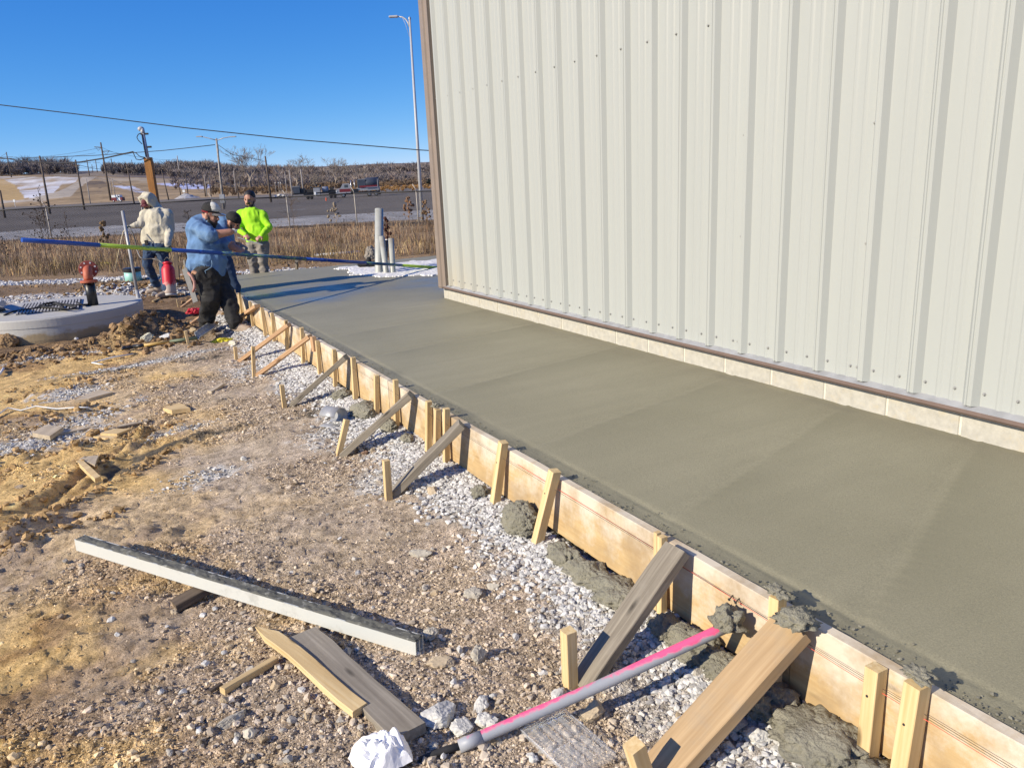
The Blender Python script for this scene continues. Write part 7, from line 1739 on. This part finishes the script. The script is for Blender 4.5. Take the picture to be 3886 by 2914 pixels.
# ------------------------------------------------------------------ vehicles
def zc(x, y): return ((900 + x / 3.687) / 1.7568, (620 + y / 3.687) / 1.7568)
def wheel(root, c, r, w, axis, rim='chrome'):
    o = MB().lathe(c - axis * w / 2, [(r * .55, 0), (r * .92, 0), (r, w * .15), (r, w * .85), (r * .92, w), (r * .55, w)], 24, axis).build('wheel', M['rubber'], root, True)
    MB().lathe(c - axis * (w / 2 + .012), [(.03, -.03), (r * .3, -.02), (r * .52, .0), (r * .58, .03), (r * .58, w + .02), (r * .3, w + .03)], 20, axis).build('rim', M[rim], o, False)
Dt = 160.0; pw = Vector(at_d(*zc(1385, 495), Dt)); zt0 = gh(pw); u = Vector((RTv.x, RTv.y, 0)); u = (u * math.cos(.18) + FWv * math.sin(.18)).normalized(); v = Vector((-u.y, u.x, 0)); k = Dt / 1663 / 1.7568 / 3.687 / math.cos(.18)
org = Vector((pw.x, pw.y, zt0))
trk = thing('tank_truck', 'silver and wine red tank truck with a long hood parked on the asphalt', 'truck', tuple(org))
def X(px, z, y=0): return org + u * ((px - 1385) * k) + Zv * z + v * y      # y 0 = near side
def zz(py): return (495 - py) * k * math.cos(.18)
def tbox(name, x0, x1, y0, y1, mt, yw0=.0, yw1=2.4, bev=.04, root=None):
    mb = MB(); c = (X(x0, zz(y0), yw0) + X(x1, zz(y1), yw1)) / 2; mb.box(c, (abs(x1 - x0) * k / 2, abs(yw1 - yw0) / 2, abs(zz(y0) - zz(y1)) / 2), (u, v, Zv)); return mb.build(name, M[mt], root or trk, bevel=bev)
def profile(name, pts, mt, yw0, yw1, root=None):
    a = [X(p[0], zz(p[1]), yw0) for p in pts]; b = [X(p[0], zz(p[1]), yw1) for p in pts]; n = len(a)
    return MB().add(a + b, [tuple(range(n)), tuple(range(2 * n - 1, n - 1, -1))] + [(i, n + i, n + (i + 1) % n, (i + 1) % n) for i in range(n)]).build(name, M[mt], root or trk)
tbox('chassis', 1400, 1990, 455, 425, 'black', .5, 1.9)
profile('hood', [(1388, 455), (1388, 400), (1400, 378), (1450, 370), (1462, 455)], 'silver', .15, 2.2)
tbox('fender', 1440, 1530, 440, 425, 'silver', .0, 2.4); tbox('bumper', 1380, 1392, 470, 435, 'chrome', .1, 2.3)
profile('cab', [(1450, 450), (1450, 372), (1492, 308), (1575, 305), (1588, 330), (1590, 450)], 'silver', .1, 2.3)
tbox('door_stripe', 1440, 1590, 420, 378, 'wine', .085, .1, .0); tbox('window', 1510, 1560, 362, 322, 'glass', .085, .1, .0)
a = [X(1456, zz(366), .25), X(1489, zz(316), .3), X(1489, zz(316), 2.1), X(1456, zz(366), 2.15)]; nn_ = Vector((0, 0, .03)) - u * .04
MB().add([p + nn_ for p in a] + [p + nn_ * .5 for p in a], [(0, 1, 2, 3), (7, 6, 5, 4), (0, 4, 5, 1), (1, 5, 6, 2), (2, 6, 7, 3), (3, 7, 4, 0)]).build('windshield', M['glass'], trk)
for x, yy0 in ((1602, 265), (1650, 258)): MB().tube([X(x, zz(430), .15), X(x, zz(yy0), .15)], .10 if x < 1620 else .07, 10).build('exhaust_stack', M['chrome'], trk, True)
tbox('side_tank', 1600, 1690, 440, 385, 'black', .0, 1.0); tbox('tank_frame', 1665, 1990, 415, 372, 'silver', .2, 2.2)
tbox('tank_front', 1690, 1802, 372, 262, 'tankgrey', .1, 2.3); tbox('tank_stripe', 1715, 1960, 372, 345, 'wine', .045, .06, .0)
MB().lathe(X(1802, zz(316), 1.2), [(.5, 0), (1.08, .02), (1.12, .1), (1.12, (1985 - 1802) * k - .15), (.8, (1985 - 1802) * k)], 24, u).build('tank_drum', M['tankgrey'], trk, True)
tbox('top_rail', 1700, 1985, 262, 255, 'silver', .6, .7, .0); tbox('hose_tray', 1800, 1960, 376, 368, 'chrome', -.02, .1, .0); tbox('ladder', 1960, 1970, 400, 262, 'silver', .0, .1, .0)
tbox('mud_flap', 1968, 2000, 480, 455, 'rubber', .0, .5, .0); tbox('headlight', 1392, 1406, 415, 400, 'white', .06, .2, .0)
for x, r_ in ((1490, 29), (1840, 31), (1935, 31)):
    for yy1 in (.14, 2.26): wheel(trk, X(x, r_ * k, yy1), r_ * k, .3 if x < 1500 else .5, v)
# flat equipment trailer
eq = thing('equipment_trailer', 'black flat equipment trailer loaded with grey boxes and a round tank', 'trailer', tuple(X(815, 0)))
def ebox(n, x0, x1, y0, y1, mt, a=.1, b=2.3): return tbox(n, x0, x1, y0, y1, mt, a, b, .03, eq)
ebox('deck', 812, 1390, 425, 405, 'black'); ebox('tool_box', 818, 912, 404, 318, 'tankgrey'); ebox('box_lid', 812, 918, 318, 310, 'silver'); ebox('engine', 918, 985, 404, 345, 'black', .4, 2.0); ebox('lower_box', 955, 1090, 440, 405, 'black')
ebox('pump', 990, 1085, 404, 362, 'rubber', .5, 1.9); ebox('cabinet', 1092, 1180, 440, 345, 'silver'); ebox('cabinet_roof', 1086, 1190, 345, 335, 'black'); ebox('stand', 1098, 1125, 460, 400, 'white', .0, .3)
MB().lathe(X(1205, zz(375), 1.2), [(.3, 0), (.6, .02), (.62, .1), (.62, 1.2), (.3, 1.3)], 20, u).build('round_tank', M['silver'], eq, True); ebox('hitch', 1290, 1390, 440, 380, 'black', .8, 1.6); ebox('winch', 1310, 1360, 385, 350, 'rubber', .7, 1.7)
for x, yy0 in ((900, 300), (1130, 300), (1185, 305), (1060, 325)): MB().ell(X(x, zz(yy0) - .2, 1.2), (.22, .3, .2), (u, v, Zv), 10).build('hose_reel', M['black'], eq, True)
for x in (1010, 1060, 1320, 1372): wheel(eq, X(x, 24 * k, .2), 24 * k, .3, v, 'black')
# red and white pickup with a box
Dv = 235.0; pw = Vector(at_d(*R(1170, 1137), Dv)); org2 = Vector((pw.x, pw.y, gh(pw))); kk = Dv / 1663 / 1.7568 / 2.765
ru = thing('utility_truck', 'small red truck with a white box top far across the parking lot', 'truck', tuple(org2))
def rb(name, x0, x1, y0, y1, mt, a=0, b=2.0):
    mb = MB(); mb.box(org2 + RTv * ((x0 + x1) / 2 - 1170) * kk + FWv * (a + b) / 2 + Zv * (1137 - (y0 + y1) / 2) * kk, (abs(x1 - x0) * kk / 2, (b - a) / 2, abs(y1 - y0) * kk / 2), (RTv, FWv, Zv)); mb.build(name, M[mt], ru, bevel=.05)
rb('body', 1170, 1225, 1128, 1090, 'wine'); rb('box_top', 1176, 1240, 1092, 1066, 'white'); rb('cab', 1222, 1262, 1125, 1068, 'white', .1, 1.9); rb('window', 1240, 1256, 1092, 1076, 'glass', .07, .1); rb('hood', 1260, 1284, 1128, 1090, 'wine', .1, 1.9)
for x in (1190, 1268): wheel(ru, org2 + RTv * (x - 1170) * kk + Zv * 10 * kk + FWv * .1, 10 * kk, .25, FWv)
# gravel heap, rubble and small things across the lot
c = Vector(at_d(*R(1955, 1098), 238)); c.z = gh(c); n_ = 40; V = []
gxx_, gyy_ = np.meshgrid(np.linspace(-1.25, 1.25, n_), np.linspace(-1.25, 1.25, n_)); q = np.sqrt(gxx_ ** 2 + gyy_ ** 2); hh = np.maximum(0, 1 - q * (1 + .3 * fbm(gxx_, gyy_, 1.3, 3))) * 1.75 * (1 + .35 * fbm(gxx_, gyy_, 4, 3)) - .06
V = np.stack([gxx_.ravel() * 3.7, gyy_.ravel() * 3, hh.ravel()], -1); iq = np.arange(n_ * n_).reshape(n_, n_); o = bpy.data.objects.new('gravel_heap', np_mesh('gravel_heap', V, np.stack([iq[:-1, :-1], iq[:-1, 1:], iq[1:, 1:], iq[1:, :-1]], -1).reshape(-1, 4), M['stone'], True, np.array([.33, .325, .33]) * (1 + .5 * fbm(gxx_, gyy_, 6, 3)).reshape(-1, 1)))
put(o, None, Matrix.Translation(c)); tag(o, 'grey heap of gravel at the far edge of the parking lot', 'gravel heap')
c0_ = Vector(at_d(*zc(600, 462), 185)); c0_.z = gh(c0_); rub = thing('rubble_heap', 'low heap of pale broken concrete chunks left of the equipment trailer', 'rubble', tuple(c0_)); g = np.random.default_rng(4)
for i in range(26):
    x = g.normal(0, .42); p = c0_ + RTv * x * 2.6 + FWv * g.normal(0, .6) + Zv * (max(0, .8 - abs(x)) * .9 * g.random() + .15); s_ = g.uniform(.2, .5); V0, F0 = ICO1
    V = V0 * (1 + .3 * g.normal(size=(12, 1))).clip(.5, 1.5) * np.array([1, .8, .6]) * s_; o = bpy.data.objects.new('chunk', np_mesh('chunk', V, F0, M['conc'], False)); put(o, rub, Matrix.Translation(p))
b = Vector(at_d(*zc(1243, 492), 135)); b.z = gh(b); o = MB().lathe(b, [(.22, 0), (.22, .03), (.14, .035), (.05, .62), (.03, .64)], 14).build('traffic_cone', M['orange'], None, True); tag(o, 'small orange traffic cone in front of the equipment trailer', 'cone')
for i, x in enumerate((530, 575, 605)):
    t = Vector(at_d(*zc(x, 275), 240)); b = Vector((t.x, t.y, gh(t) - .1)); th = thing('marker_sign', ['left', 'middle', 'right'][i] + ' of three white topped marker posts near the tallest bare tree', 'sign', tuple(b), 'white topped marker posts'); MB().tube([b, t], .08, 6).build('post', M['greypole'], th); mb = MB(); mb.box(t, (.11, .03, .18), (RTv, FWv, Zv)); mb.build('plate', M['white'], th)
for i, x in enumerate((148, 1928)):
    t = Vector(at_d(*R(x, 1140 if i == 0 else 1038), 230)); mb = MB(); mb.box(t, (.25 if i == 0 else .35, .06, .35), (RTv, FWv, Zv)); mb.tube([t, Vector((t.x, t.y, gh(t) - .1))], .06, 5); tag(mb.build('marker_sign', M['white']), ['small white marker on the grass at the left of the parking lot', 'small white marker standing behind the gravel heap'][i], 'sign')
